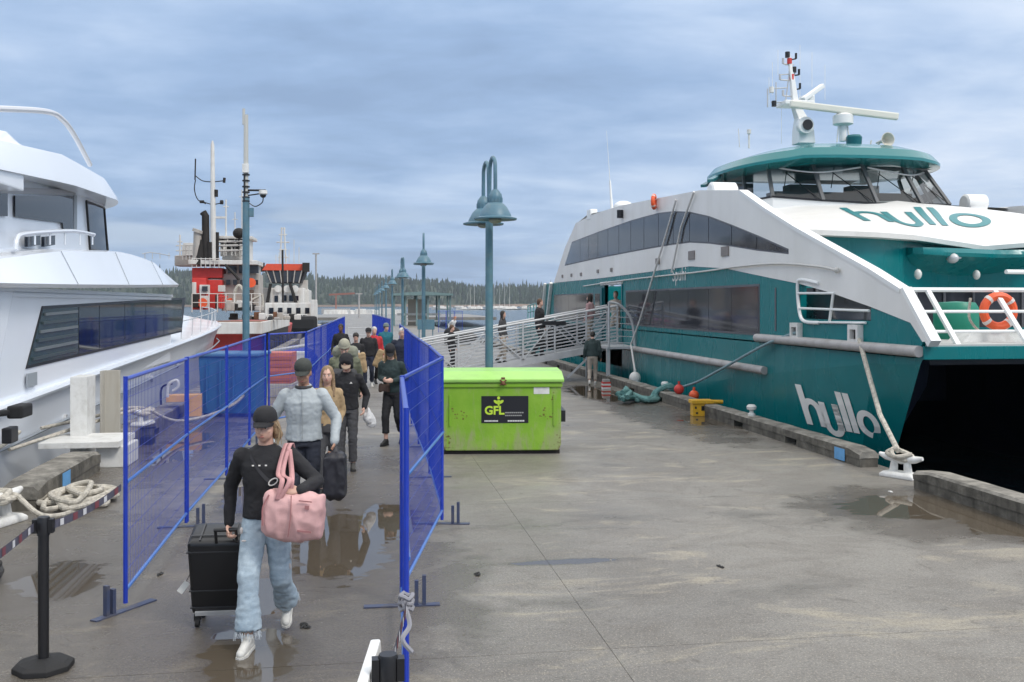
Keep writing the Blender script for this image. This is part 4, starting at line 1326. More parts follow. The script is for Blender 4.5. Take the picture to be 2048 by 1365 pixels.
for i, (a, b, c, d) in enumerate(((399, 570, 419, 588), (401, 592, 416, 616), (436, 571, 450, 584), (384, 565, 392, 600))):
    o = pbox(a, b, c, d, dp - .7, .12, 'white_locker', SHIPW, s1, .02)
for (a, b, c, d) in ((404, 573, 415, 583),):
    pbox(a, b, c, d, dp - .8, .05, 'porthole_pane', DARKW, s1, 0)
for k, (a, b, c, d) in enumerate(((383, 588, 396, 616), (430, 590, 436, 618))):
    pbox(a, b, c, d, dp - 1.2, .5, 'winch', SOOT, s1, .05)
for k in range(5):
    o = pbox(452 + k * 14, 560, 460 + k * 14, 570, dp + .9, .1, 'deckhouse_window', DARKW, s1, 0)
pbox(495, 580, 507, 618, dp + .85, .15, 'deckhouse_door', mat('door_brown', (.12, .08, .06), .6), s1, .01)
rng = random.Random(17)
for k in range(16):
    a = 446 + rng.random() * 80; h_ = 6 + rng.random() * 16; w_ = 5 + rng.random() * 9
    pbox(a, 622 - h_, a + w_, 622, dp - 2.5 - rng.random() * 2, .5, 'deck_locker', rng.choice([SHIPW, SHIPG, RUST, SOOT, RAILGREY]), s1, .04)
for k in range(9):
    p = at(384 + k * 17, 625, 50); MB().tube([p, p + V((0, 0, .95))], .03, 6).build('rail_post', SHIPW, s1)
for z_ in (.5, .95):
    p = at(384, 625, 50); q = at(522, 625, 50); MB().tube([p + V((0, 0, z_)), q + V((0, 0, z_))], .022, 6).build('deck_railing', SHIPW, s1)
# funnel and twin exhausts
m = MB()
m.tube([at(412, 532, dp), at(411, 432, dp), at(406, 425, dp)], [.22, .2, .2], 12)
m.tube([at(400, 530, dp), at(404, 480, dp)], [.36, .16], 12); m.tube([at(421, 530, dp), at(420, 485, dp)], .22, 12)
m.build('exhaust_stack', SOOT, s1, smooth=True)
m = MB(); m.tube([at(395, 525, dp), at(396, 465, dp)], .24, 12); m.tube([at(396, 466, dp), at(398, 460, dp)], .34, 12); m.build('ventilator', SHIPG, s1, smooth=True)
# upper works: white monkey-island block, lockers, rails, lifebuoy cradle
pbox(444, 478, 498, 520, dp + 1.2, 1.8, 'upper_bridge', SHIPW, s1)
for a in (449, 462, 475, 487):
    pbox(a, 484, a + 9, 498, dp + 1.1, .1, 'upper_window', DARKW, s1, 0)
pbox(438, 472, 504, 478, dp + .9, 2.6, 'upper_roof', SHIPW, s1)
pbox(349, 512, 392, 532, dp + 2.5, 1.6, 'boat_deck_house', SHIPG, s1)
pbox(366, 486, 388, 512, dp + 2.5, 1.2, 'white_locker', SHIPW, s1)
pbox(384, 536, 443, 556, dp + .2, 2.6, 'upper_red_deckhouse', REDB, s1)
for k in range(7):
    a = 384 + k * 9; p = at(a, 536, dp - .3); MB().tube([p, p + V((0, 0, .55))], .025, 5).build('rail_post', SHIPW, s1)
MB().tube([at(384, 518, dp - .3), at(440, 518, dp - .3)], .025, 5).build('deck_railing', SHIPW, s1)
for (a, b) in ((405, 606), (462, 606), (502, 566)):
    m = MB(); M = Matrix.Rotation(R(90), 3, 'X'); m.lathe([(.14, -.04), (.26, -.04), (.26, .04), (.14, .04)], at(a, b, dp - .9), 14, M=M); m.build('life_buoy', ORANGE, s1)
rng = random.Random(31)
for k in range(20):
    a = 455 + rng.random() * 140; h_ = 4 + rng.random() * 12; w_ = 5 + rng.random() * 11
    pbox(a, 640 - h_, a + w_, 640, 49 + rng.random() * 4, .5, 'deck_gear', rng.choice([SHIPW, SOOT, RUST, RAILGREY, SHIPG]), s1, .05)
for (a, y0, y1, r_) in ((452, 472, 400, .05), (470, 472, 425, .03), (484, 472, 380, .04), (496, 472, 440, .03), (360, 512, 470, .05)):
    m = MB(); m.tube([at(a, y0, dp + 1.4), at(a, y1, dp + 1.4)], r_, 6); m.tube([at(a - 5, y1 + 14, dp + 1.4), at(a + 5, y1 + 14, dp + 1.4)], r_ * .7, 5); m.build('aerial', SHIPW, s1)
# mast
m = MB(); m.tube([at(427, 530, dp), at(426, 400, dp), at(425, 290, dp), at(425, 282, dp)], [.17, .14, .10, .04], 10)
mo = m.build('mast', SHIPW, s1, smooth=True)
m = MB()
m.tube([at(390, 360, dp), at(391, 318, dp)], .04, 6); m.tube(catmull([at(391, 360, dp), at(389, 380, dp), at(396, 400, dp), at(412, 408, dp)], 5), .03, 6)
m.tube(catmull([at(391, 352, dp), at(405, 362, dp), at(425, 364, dp), at(448, 362, dp)], 5), .03, 6)
m.tube([at(448, 366, dp), at(449, 356, dp)], .08, 6); m.tube([at(405, 404, dp), at(425, 410, dp), at(446, 406, dp)], .03, 6)
m.tube([at(400, 404, dp), at(408, 404, dp)], .09, 6); m.tube([at(441, 405, dp), at(446, 405, dp)], .13, 6)
m.tube([at(432, 380, dp), at(432, 394, dp)], .12, 6); m.tube([at(430, 530, dp), at(430, 480, dp)], .05, 6); m.tube([at(435, 530, dp), at(435, 465, dp)], .09, 6)
m.build('mast_fittings', SOOT, mo)
m = MB(); m.bx(at(430, 437, dp), at(450, 433, dp) + V((0, .3, 0))); m.build('radar_scanner', SHIPW, mo)
m = MB()
rng = random.Random(4)
for k in range(24):
    a = 440 + rng.random() * 50
    m.tube([at(a, 512, dp + rng.random() * 3), at(a, 480 + rng.random() * 12, dp + 1)], .05, 5)
for y in (484, 492, 502):
    m.tube([at(438, y, dp), at(492, y - 1, dp)], .06, 5)
m.build('gantry_frame', mat('weathered_white', (.5, .48, .45), .6), s1)
m = MB()
for k in range(7):
    a = 442 + k * 7
    m.box(at(a, 482 + (k % 3) * 9, dp + 1), (.3, .4, .22))
m.ell(at(478, 467, dp), (.34, .34, .3)); m.tube([at(478, 500, dp), at(478, 470, dp)], .05, 6)
m.build('deck_gear', SOOT, s1)
m = MB()
for k in range(5):
    m.tube([at(365 + k * 7, 520, dp + 2), at(365 + k * 7, 492, dp + 2)], .035, 5)
for y in (490, 500, 510): m.tube([at(352, y + 2, dp + 2), at(396, y, dp + 2)], .035, 5)
m.build('bridge_railing', SHIPW, s1)
m = MB(); m.tube(catmull([at(468, 612, dp - 1), at(470, 585, dp - 1), at(478, 572, dp - 1), at(486, 585, dp - 1), at(487, 612, dp - 1)], 6), .10, 8); m.tube([at(505, 600, dp - 1), at(525, 590, dp - 1), at(526, 615, dp - 1)], .08, 8)
m.build('mooring_hose', ROPEW, s1, smooth=True)
m = MB()
for k in range(4): m.tube([at(438 + k * 5, 615, dp - 1.5), at(438 + k * 5, 592, dp - 1.5)], .03, 5)
m.tube([at(436, 594, dp - 1.5), at(456, 594, dp - 1.5)], .03, 5); m.build('red_railing', REDB, s1)
m = MB(); m.tube([at(450, 530, dp - 1), at(468, 548, dp - 1), at(478, 560, dp - 1)], .08, 6); m.build('davit_arm', SOOT, s1)

s2 = empty('tug_boat', (-8.0, 100, WZ), label='white tug with orange wheelhouse roof beyond the red work ship', cat='tug')
m = MB(); ship_hull(m, -8.9, 90, 112, 3.7, .9, 1.1, 0, bow=-1); m.build('hull', SHIPG, s2, smooth=True, sharp=30)
dp = 98
pbox(540, 576, 608, 628, dp, 9, 'deckhouse', SHIPW, s2, .1)
pbox(519, 576, 545, 640, dp + 2, 5, 'side_house', SHIPG, s2, .1)
pbox(600, 580, 618, 625, dp + 2, 5, 'side_locker', SHIPW, s2, .1)
# wheelhouse tapering outwards to the roof
def frust(a, b, c, d, e, f_, dp, th, nm, mt, par):
    """top a-b at y=c, bottom d-e at y=f"""
    m = MB()
    r = []
    for (l, rr, y) in ((d, e, f_), (a, b, c)):
        p, q = at(l, y, dp), at(rr, y, dp)
        r.append([V((p.x, p.y, p.z)), V((q.x, p.y, p.z)), V((q.x, p.y + th, p.z)), V((p.x, p.y + th, p.z))])
    m.loft(r); return m.build(nm, mt, par)
frust(530, 610, 541, 540, 602, 566, dp, 4, 'wheelhouse', INDARK, s2)
for a in (533, 546, 560, 575, 590, 604):
    m = MB(); m.beam(at(a, 541, dp - .05), at(540 + (a - 530) * .78, 566, dp - .05), .10, .1); m.build('window_pillar', SHIPG, s2)
for l, r_ in ((535, 544), (548, 558), (562, 573), (577, 588), (592, 603)):
    m = MB(); f2 = lambda a: 540 + (a - 530) * .78
    m.sheet([[at(l, 543, dp - .02), at(r_, 543, dp - .02)], [at(f2(l), 565, dp - .02), at(f2(r_), 565, dp - .02)]]); m.build('window', DARKW, s2)
frust(533, 607, 528, 524, 614, 541, dp - .3, 4.6, 'orange_roof', mat('orange_roof_paint', (.75, .10, .05), .5, var=.1), s2)
for (a, b, c, d) in ((549, 592, 556, 604), (566, 591, 573, 603), (578, 591, 587, 603), (590, 592, 597, 602)):
    pbox(a, b, c, d, dp - .05, .1, 'window', DARKW2, s2, 0)
for (a, b) in ((556, 578), (574, 578), (590, 578)):
    m = MB(); M = Matrix.Rotation(R(90), 3, 'X'); m.lathe([(.22, -.05), (.36, -.05), (.36, .05), (.22, .05)], at(a, b, dp - .1), 14, M=M); m.build('life_buoy', SHIPW, s2)
pbox(530, 606, 632, 652, dp - 3.4, 3, 'foredeck_house', SHIPW, s2, .08)
for a in (538, 556, 574, 592, 610):
    pbox(a, 616, a + 9, 628, dp - 3.5, .1, 'window', DARKW2, s2, 0)
pbox(524, 650, 640, 664, dp - 5.5, 2.4, 'foredeck_bulwark', SHIPG, s2, .05)
for (a, b, c, d, mt_) in ((536, 634, 549, 652, SOOT), (560, 630, 575, 650, RAILGREY), (600, 634, 622, 652, SOOT), (622, 600, 634, 640, SHIPW)):
    pbox(a, b, c, d, dp - 4.6, .8, 'deck_locker', mt_, s2, .05)
m = MB()
m.tube([at(541, 568, dp - .4), at(533, 615, dp - .4)], .16, 8); m.tube([at(580, 568, dp - .4), at(594, 612, dp - .4)], .16, 8); m.tube([at(566, 620, dp - 2), at(565, 500, dp - 2)], .10, 8)
m.build('black_strut', SOOT, s2)
m = MB()
for a in (560, 572): m.tube([at(a, 527, dp), at(566 + (a - 566) * .4, 455, dp)], .09, 6)
for y, w in ((515, 10), (500, 8), (485, 13), (470, 8), (458, 5)): m.tube([at(566 - w, y, dp), at(566 + w, y, dp)], .06, 5)
for a in (552, 558, 578, 588, 598): m.tube([at(a, 527, dp), at(a, 480 + (a % 7) * 5, dp)], .035, 5)
m.build('lattice_mast', SHIPW, s2)
for a in (522, 612): MB().box(at(a, 535, dp), (.7, .4, .9)).build('searchlight', SOOT, s2)
m = MB(); m.tube([at(570, 655, dp - 7), at(600, 654, dp - 7)], .65, 12); m.tube([at(560, 640, dp - 7), at(605, 640, dp - 7)], .2, 8); m.build('deck_winch', SOOT, s2, smooth=True)
m = MB(); m.box(at(585, 648, dp - 10.2), (4.4, .8, 1.4)); m.build('bow_fender', RUBBER, s2, bevel=.3)
rng = random.Random(8)
m = MB()
for k in range(26):
    p = at(520 + rng.random() * 95, 636 + rng.random() * 20, dp - 6 + rng.random() * 3)
    m.box(p, (.2 + rng.random() * .5, .3, .2 + rng.random() * .5))
m.build('deck_gear', mat('gear_grey', (.16, .15, .14), .7, var=.5, vscale=1), s2)
m = MB()
for k in range(12):
    a = 519 + k * 8.6; m.tube([at(a, 650, dp - 9), at(a, 630, dp - 9)], .05, 5)
for y in (630, 638): m.tube([at(519, y, dp - 9), at(614, y, dp - 9)], .05, 5)
m.build('bow_railing', SHIPW, s2)
m = MB(); m.box(at(607, 576, dp + 3), (.9, .2, 1.6)); m.build('ladder_frame', SHIPW, s2)
# ================================================================== PIER FURNITURE
# ---- twin-headed lamps
def make_lamp():
    r = empty('street_lamp')
    H = 4.20
    m = MB(); m.lathe([(0, 0), (.13, 0), (.13, .03), (.072, .03), (.068, H), (0, H)], n=14); m.build('pole', LAMP, r, smooth=True, sharp=30)
    for s in (-1, 1):
        pts = [(0, 0, H - .1), (0, .06 * s, H + .5)] + [(0, s * (.30 - .24 * math.cos(a)), H + .55 + .22 * math.sin(a)) for a in [PI * k / 10 for k in range(1, 10)]] + [(0, s * .54, H + .35), (0, s * .54, H + .14)]
        m = MB(); m.tube(pts, .035, 8); m.build('arm', LAMP, r, smooth=True)
        c = (0, s * .54, H - .32)
        m = MB(); m.lathe([(.012, .50), (.05, .50), (.11, .42), (.12, .36), (.12, .27), (.14, .26), (.20, .20), (.27, .07), (.28, .03), (.375, .0), (.37, -.025), (.25, .0), (.0, .02)], c, 28)
        sh = m.build('shade', LAMP, r, smooth=True, sharp=30)
        m = MB()
        for k in range(14):
            a = 2 * PI * k / 14; m.bx((c[0] + .122 * math.cos(a) - .006, c[1] + .122 * math.sin(a) - .006, c[2] + .28), (c[0] + .122 * math.cos(a) + .006, c[1] + .122 * math.sin(a) + .006, c[2] + .355))
        m.build('cooling_rib', LAMP, sh)
        m = MB(); m.ell((c[0], c[1], c[2] - .03), (.12, .12, .06)); m.build('lens', LAMPIN, sh, smooth=True)
    return r
lamp = make_lamp()
labs = ['nearest twin-headed blue-grey lamp post, standing behind the green dumpster', 'second twin-headed lamp post along the pier, beyond the fence',
        'third twin-headed lamp post along the pier, left of the second']
for i in range(9):
    o = lamp if i == 0 else copy_tree(lamp)
    o.location = (2.24 - .016 * i, 17.3 + 18.7 * i, 0)
    o.rotation_euler = (0, 0, R([4, -3, 6, 2, -4, 3, 5, 0, 2][i]))
    tag(o, labs[i] if i < 3 else 'one of the small far twin-headed lamp posts in the receding row', 'lamp post', 'twin-headed lamp posts in a row along the pier')

# ---- camera pole at the left
r = empty('camera_pole', at(492, 800, 22).xyz * V((1, 1, 0)) if False else (at(492, 820, 22).x, at(492, 820, 22).y, 0), label='tall grey pole with antenna on top and a security camera arm', cat='pole')
b = r.location
zt = lambda y: 2.4 + (608 - y) / 1950 * 22
m = MB(); m.tube([(b.x, b.y, 0), (b.x, b.y, zt(395))], .078, 12); m.tube([(b.x, b.y, 0), (b.x, b.y, .04)], .18, 12); m.build('pole', LAMP, r, smooth=True)
m = MB(); m.tube([(b.x, b.y, zt(400)), (b.x, b.y, zt(335)), (b.x, b.y, zt(230))], [.05, .055, .05], 10); m.tube([(b.x - .05, b.y, zt(250)), (b.x - .05, b.y, zt(218))], .03, 8); m.build('antenna', mat('antenna_grey', (.50, .50, .47), .5), r, smooth=True)
m = MB(); m.box((b.x, b.y - .07, zt(338)), (.14, .08, .2)); m.build('antenna_box', PWHITE, r, bevel=.01)
m = MB()
for y in (350, 362, 374, 385, 395, 403): m.tube([(b.x, b.y, zt(y) - .015), (b.x, b.y, zt(y) + .015)], .085, 10)
m.tube([(b.x - .03, b.y - .06, zt(350)), (b.x - .03, b.y - .06, zt(405))], .02, 6)
m.build('clamp', BLACK, r)
m = MB(); m.tube([(b.x, b.y, zt(381)), (b.x + .44, b.y - .05, zt(381))], .025, 6); m.tube([(b.x, b.y, zt(392)), (b.x + .3, b.y - .05, zt(388))], .016, 6); m.build('camera_arm', BLACK, r)
m = MB(); m.tube(catmull([(b.x + .05, b.y, zt(405)), (b.x + .2, b.y, zt(413)), (b.x + .36, b.y - .03, zt(405)), (b.x + .38, b.y - .03, zt(392))], 6), .012, 6); m.build('cable', BLACK, r)
m = MB(); m.lathe([(0, .08), (.09, .08), (.1, 0), (.08, -.02), (0, -.02)], (b.x + .38, b.y - .05, zt(388)), 12); o = m.build('camera', PWHITE, r, smooth=True)
m = MB(); m.ell((b.x + .38, b.y - .05, zt(391)), (.07, .07, .06)); m.build('lens', BLACK, o, smooth=True)
m = MB(); m.box((b.x + .12, b.y, zt(425)), (.1, .1, .2)); m.build('junction_box', LAMP, r, bevel=.01)

# ---- fence panels
FH = 1.83
def mesh_mat():
    m = bpy.data.materials.new('blue_debris_net')
    m.use_nodes = True
    t = m.node_tree; t.nodes.clear()
    out = N(t, 'ShaderNodeOutputMaterial')
    tr = N(t, 'ShaderNodeBsdfTransparent')
    df = N(t, 'ShaderNodeBsdfDiffuse'); df.inputs[0].default_value = (.015, .07, .36, 1)
    mx = N(t, 'ShaderNodeMixShader')
    tcn = N(t, 'ShaderNodeTexCoord')
    f = noise_n(t, mapping(t, tcn.outputs['Object'], (1, 1, .5)), 2.2, 4, .6)
    LK(t, ramp(t, f, [(.3, .02), (.7, .065)]), mx.inputs[0])
    LK(t, tr.outputs[0], mx.inputs[1]); LK(t, df.outputs[0], mx.inputs[2]); LK(t, mx.outputs[0], out.inputs[0])
    return m
NET = mesh_mat()
PANEL = {}
def fence_panel(p0, p1, label, group, h=FH, mid=1.0, foot=True, foot0=False, net=True):
    """local x runs from p0 to p1"""
    L = round((V((*p1, 0)) - V((*p0, 0))).length, 2)
    rz = math.atan2(p1[1] - p0[1], p1[0] - p0[0])
    r = empty('fence_panel', (p0[0], p0[1], 0), rz, label=label, cat='fence panel', group=group)
    key = L
    def part(nm, fn, mt, smooth=True):
        kk = (nm, key)
        if kk not in PANEL:
            mb = MB(); fn(mb); o = mb.build(nm, mt, None, smooth=smooth, world=False)
            PANEL[kk] = o.data; o.parent = r; return o
        o = bpy.data.objects.new(nm, PANEL[kk]); COL.objects.link(o); o.parent = r; return o
    part('post', lambda m: m.tube([(.03, 0, .05), (.03, 0, h)], .018, 8), BLUE)
    o = part('post', lambda m: m.tube([(.03, 0, .05), (.03, 0, h)], .018, 8), BLUE); o.location.x = L - .06
    part('top_rail', lambda m: m.tube([(.03, 0, h - .022), (L - .03, 0, h - .022)], .018, 8), BLUE)
    part('middle_rail', lambda m: m.tube([(.03, -.012, mid), (L - .03, -.012, mid)], .014, 8), BLUEL)
    part('bottom_rail', lambda m: m.tube([(.03, 0, .15), (L - .03, 0, .15)], .016, 8), BLUEL)
    def wires(m):
        n = int(L / .06)
        for i in range(1, n):
            x = .03 + (L - .06) * i / n
            m.bx((x - .0014, -.0014, .15), (x + .0014, .0014, h - .02))
        for j in range(1, 11):
            z = .15 + (h - .17) * j / 11
            m.bx((.03, -.004, z - .0017), (L - .03, -.0018, z + .0017))
    part('wire_mesh', wires, BLUE, False)['kind'] = 'stuff'
    if net:
        part('net', lambda m: m.sheet([[(.03, .006, .15), (L - .03, .006, .15)], [(.03, .006, h - .02), (L - .03, .006, h - .02)]]), NET, False)
    ends = ([L] if foot else []) + ([0] if foot0 else [])
    for e in ends:
        kk = ('foot', 0)
        if kk not in PANEL:
            mb = MB(); mb.bx((-.035, -.30, 0), (.035, .30, .010)); mb.bx((-.02, -.19, .012), (.02, -.16, .24)); mb.bx((-.02, -.13, .012), (.02, -.10, .20))
            o = mb.build('foot', mat('foot_blue', (.045, .06, .12), .45, dirt=(.12, .11, .10), dirt_amt=.8, dscale=9), None, world=False); PANEL[kk] = o.data
        else:
            o = bpy.data.objects.new('foot', PANEL[kk]); COL.objects.link(o)
        o.parent = r; o.location = (e, 0, 0)
        if foot0 and e == 0: o.rotation_euler = (0, 0, R(-125))
    return r
GL, GR_ = 'blue mesh fence panels along the left of the walkway', 'blue mesh fence panels along the right of the walkway'
Ls = [(-1.84, 8.0), (-1.87, 10.9), (-1.84, 13.8), (-1.86, 16.7), (-1.84, 19.2)]
ln = ['nearest left fence panel, from the end post to the second post', 'second left fence panel, in front of the yellow bracket', 'third left fence panel, in front of the blue bin', 'fourth left fence panel, in front of the salmon crate']
for i, (a, b) in enumerate(zip(Ls, Ls[1:])):
    fence_panel(a, b, ln[i], GL, foot=True, foot0=(i == 0))
Lf = [(-1.80, 19.3), (-1.15, 20.6), (-1.12, 23.4), (-1.08, 26.2), (-1.02, 29.0), (-1.0, 31.8), (-.95, 34.6), (-.92, 37.4), (-.88, 40.2), (-.85, 43.0), (-.82, 45.8)]
for i, (a, b) in enumerate(zip(Lf, Lf[1:])):
    fence_panel(a, b, 'short angled panel where the left fence steps inwards' if i == 0 else 'one of the closely seen far panels of the left fence', GL)
Rs = [(.235, 5.35), (.31, 7.79), (.86, 10.63), (.92, 13.5), (.93, 16.4), (.95, 19.2), (1.0, 22.1), (1.02, 25.0), (1.05, 27.9)]
rn = ['nearest right fence panel, seen nearly edge-on above the belt barrier', 'second right fence panel, angled towards the green dumpster', 'third right fence panel, beside the green dumpster', 'fourth right fence panel behind the dumpster edge']
for i, (a, b) in enumerate(zip(Rs, Rs[1:])):
    fence_panel(a, b, rn[i] if i < 4 else 'one of the panels of the right fence before the gangway foot', GR_)
Rf = [(1.06, 38), (.98, 40.9), (.9, 43.8), (.82, 46.7), (.75, 49.6), (.65, 52.5), (.55, 55.4)]
for a, b in zip(Rf, Rf[1:]):
    fence_panel(a, b, 'one of the far right panels behind the walking group', 'far blue fence panels behind the walking group')
q = at(876, 665, 80); q2 = at(924, 665, 80)
for k in range(3):
    fence_panel((q.x + (q2.x - q.x) * k / 3, q.y - .3 * k), (q.x + (q2.x - q.x) * (k + 1) / 3, q.y - .3 * (k + 1)), 'one of three blue panels standing at the right pier edge beyond the gangway', 'three blue panels beyond the gangway')
# barrier across the walkway at the far end
fb = empty('walkway_barrier', (-.1, 58, 0), label='low grey barrier across the walkway behind the people', cat='barrier')
for z in (.55, 1.0): MB().tube([(-.85, 58, z), (.55, 58, z)], .03, 6).build('bar', ALU, fb)
for x in (-.85, .55): MB().tube([(x, 58, 0), (x, 58, 1.05)], .04, 6).build('post', ALU, fb)
ds = [(2.9, 60, 'blue-grey')]
# info board and shelter further out
p = at(852, 658, 60); r = empty('notice_board', (p.x, p.y, 0), label='blue-grey notice board on two legs between the second lamp and far blue panels', cat='notice board')
MB().box((p.x, p.y, 1.12), (1.05, .06, .62)).build('board', LAMP, r, bevel=.01)
for s in (-.42, .42): MB().tube([(p.x + s, p.y + .05, 0), (p.x + s, p.y + .05, 1.4)], .035, 6).build('leg', LAMP, r)
p0, p1 = at(786, 640, 110), at(895, 640, 110)
r = empty('shelter', ((p0.x + p1.x) / 2, 108, 0), label='open pale green shelter with posts and benches far out on the pier', cat='shelter')
SHG = mat('shelter_green', (.16, .24, .24), .6, var=.1)
zr = 3.6
for i in range(6):
    x = p0.x + (p1.x - p0.x) * i / 5
    for y in (106.5, 110): MB().beam((x, y, 0), (x, y, zr - .25), .18, .18).build('post', SHG, r)
MB().prism([(p0.x - .3, zr - .3), (p1.x + .3, zr - .3), (p1.x + .3, zr - .1), ((p0.x + p1.x) / 2, zr + .15), (p0.x - .3, zr - .1)], lambda u, v, t: V((u, t, v)), 105.8, 110.6).build('roof', SHG, r)
MB().bx((p0.x + .4, 108.9, 1.1), (p1.x - .8, 109.0, 1.35)).build('bench_back', SHIPW, r)
MB().bx((p0.x + .4, 108.2, .45), (p1.x - .8, 108.8, .55)).build('bench_seat', SHIPW, r)
MB().bx((p0.x + 1.6, 109.3, 0), (p0.x + 3.4, 109.4, 2.9)).build('screen_wall', mat('screen_beige', (.42, .38, .32), .7), r)

# ---- green dumpster with waste-company sign
A0 = V((1.26, 15.49, 0)); A1 = V((3.14, 15.28, 0))
ang = math.atan2(A1.y - A0.y, A1.x - A0.x)
du = empty('dumpster', A0, ang, label='bright green steel dumpster with black GFL sign and closed lid', cat='dumpster')
W_, D_, H_ = 1.89, 1.25, 1.14
GREEN_D = bpy.data.materials.new('worn_dumpster_green'); GREEN_D.use_nodes = True
t_ = GREEN_D.node_tree; b_ = t_.nodes['Principled BSDF']
P_ = N(t_, 'ShaderNodeTexCoord').outputs['Object']
s3 = N(t_, 'ShaderNodeSeparateXYZ'); LK(t_, P_, s3.inputs[0])
f1_ = noise_n(t_, P_, 2.0, 5, .6); f2_ = noise_n(t_, mapping(t_, P_, (1, 1, .25)), 7, 7, .7, .4); f3_ = noise_n(t_, P_, 24, 5, .7)
c_ = mixc(t_, ramp(t_, f1_, [(.35, 0), (.65, 1)]), (.175, .37, .018), (.235, .43, .035))
low = N(t_, 'ShaderNodeMapRange'); low.inputs[1].default_value = .55; low.inputs[2].default_value = .0; low.inputs[3].default_value = .0; low.inputs[4].default_value = .17; LK(t_, s3.outputs[2], low.inputs[0])
edge = N(t_, 'ShaderNodeMapRange'); edge.inputs[1].default_value = .22; edge.inputs[2].default_value = .0; edge.inputs[3].default_value = 0; edge.inputs[4].default_value = .13; LK(t_, math_n(t_, 'MINIMUM', s3.outputs[0], math_n(t_, 'SUBTRACT', 1.89, s3.outputs[0])), edge.inputs[0])
k1 = math_n(t_, 'ADD', f2_, math_n(t_, 'ADD', low.outputs[0], edge.outputs[0]))
c_ = mixc(t_, ramp(t_, k1, [(.55, 0), (.74, .8)]), c_, (.30, .33, .16))
c_ = mixc(t_, ramp(t_, math_n(t_, 'ADD', f3_, math_n(t_, 'ADD', low.outputs[0], edge.outputs[0])), [(.73, 0), (.80, .8)]), c_, (.14, .10, .035))
LK(t_, c_, b_.inputs['Base Color']); b_.inputs['Roughness'].default_value = .45
bn_ = N(t_, 'ShaderNodeBump'); bn_.inputs['Strength'].default_value = .5; bn_.inputs['Distance'].default_value = .03
LK(t_, f1_, bn_.inputs['Height']); LK(t_, bn_.outputs[0], b_.inputs['Normal'])
def bl(mb, nm, mt, par=None, **k): return mb.build(nm, mt, par or du, world=False, **k)
m = MB()
m.loft([[V((x, y, z)) for x, y in ((i, 0), (W_ - i, 0), (W_ - i, D_), (i, D_))] for z, i in ((.06, .05), (.10, .02), (.16, 0), (H_, 0))])
bl(m, 'body', GREEN_D, bevel=.018)
m = MB(); m.bx((-.02, -.025, H_ - .07), (W_ + .02, D_ + .02, H_ - .005)); bl(m, 'rim', GREEN, bevel=.012)
m = MB(); m.bx((.10, -.016, .45), (.13, 0, .95)); m.bx((W_ - .13, -.016, .45), (W_ - .10, 0, .95)); bl(m, 'stiffener', GREEN, bevel=.005)
m = MB()
m.prism([(-.05, H_ + .005), (-.06, H_ + .06), (.35, H_ + .16), (D_ - .1, H_ + .17), (D_ + .03, H_ + .1), (D_ + .03, H_ + .005)], lambda u, v, t: V((t, u, v)), -.045, W_ + .045)
bl(m, 'lid', GREENL, bevel=.02)
for x in (-.14, W_):
    m = MB(); m.bx((x + (.06 if x < 0 else .0), .12, .50), (x + (.14 if x < 0 else .08), .95, .68)); bl(m, 'fork_pocket', BLACK)
m = MB(); m.bx((.02, .05, .0), (W_ - .02, D_ - .05, .06)); bl(m, 'skid', SOOT)
m = MB(); m.box((.96, -.04, H_ + .03), (.06, .03, .12)); m.tube([(.91, -.055, H_ + .05), (1.01, -.055, H_ - .03)], .013, 6); m.tube([(1.01, -.055, H_ + .05), (.91, -.055, H_ - .03)], .013, 6); m.ell((.96, -.075, H_), (.03, .02, .035)); bl(m, 'latch', RUST)
sx0, sx1, sz0, sz1 = .615, 1.365, .50, .93
m = MB(); m.bx((sx0, -.006, sz0), (sx1, 0, sz1)); sg = bl(m, 'sign_board', mat('sign_black', (.012, .012, .016), .35))
sgp = sg
SG = mat('sign_green', (.50, .70, .05), .4)
ff = lambda x0, z0, y=-.009: (lambda u, v, t: V((x0 + u, y, z0 + v)))
tm = text_mb('GFL', .185, ff(sx0 + .05, sz0 + .14), bold=.006); tm.build('logo_letters', SG, sgp, world=False, recalc=False)
m = MB()
cx, cz = sx0 + .275, sz0 + .345
fe = lambda u, v, t: V((u, t, v))
m.prism([(cx + .024 * math.cos(a), cz + .055 + .026 * math.sin(a)) for a in [2 * PI * k / 14 for k in range(14)]], fe, -.009, -.007)
for s in (-1, 1):
    m.prism([(cx + s * (.02 + .05 * math.cos(a) * .8 + .02), cz - .01 + .026 * math.sin(a) + .02 * math.cos(a)) for a in [2 * PI * k / 12 for k in range(12)]], fe, -.009, -.007)
m.prism([(cx - .02, cz + .02), (cx + .02, cz + .02), (cx + .012, cz - .07), (cx - .012, cz - .07)], fe, -.009, -.007)
m.build('logo_emblem', SG, sgp, world=False)
SW = mat('sign_text_grey', (.35, .35, .34), .5)
for (x, z, w, h) in ((.38, .155, .30, .012), (.38, .11, .27, .012)):
    for k in range(9):
        MBx = MB(); MBx.bx((sx0 + x + w * k / 9, -.0085, sz0 + z), (sx0 + x + w * (k + .72) / 9, -.0065, sz0 + z + h * 1.6)); MBx.build('small_print', SW, sgp, world=False)
for (x, w) in ((.05, .22), (.42, .27)):
    MBx = MB()
    for k in range(10): MBx.bx((sx0 + x + w * k / 10, -.0085, sz0 + .022), (sx0 + x + w * (k + .75) / 10, -.0065, sz0 + .045))
    MBx.build('small_print', PWHITE, sgp, world=False)
m = MB(); m.bx((1.45, -.004, .96), (1.70, 0, 1.08)); bl(m, 'paper_label', PWHITE)
rng = random.Random(2)
m = MB()
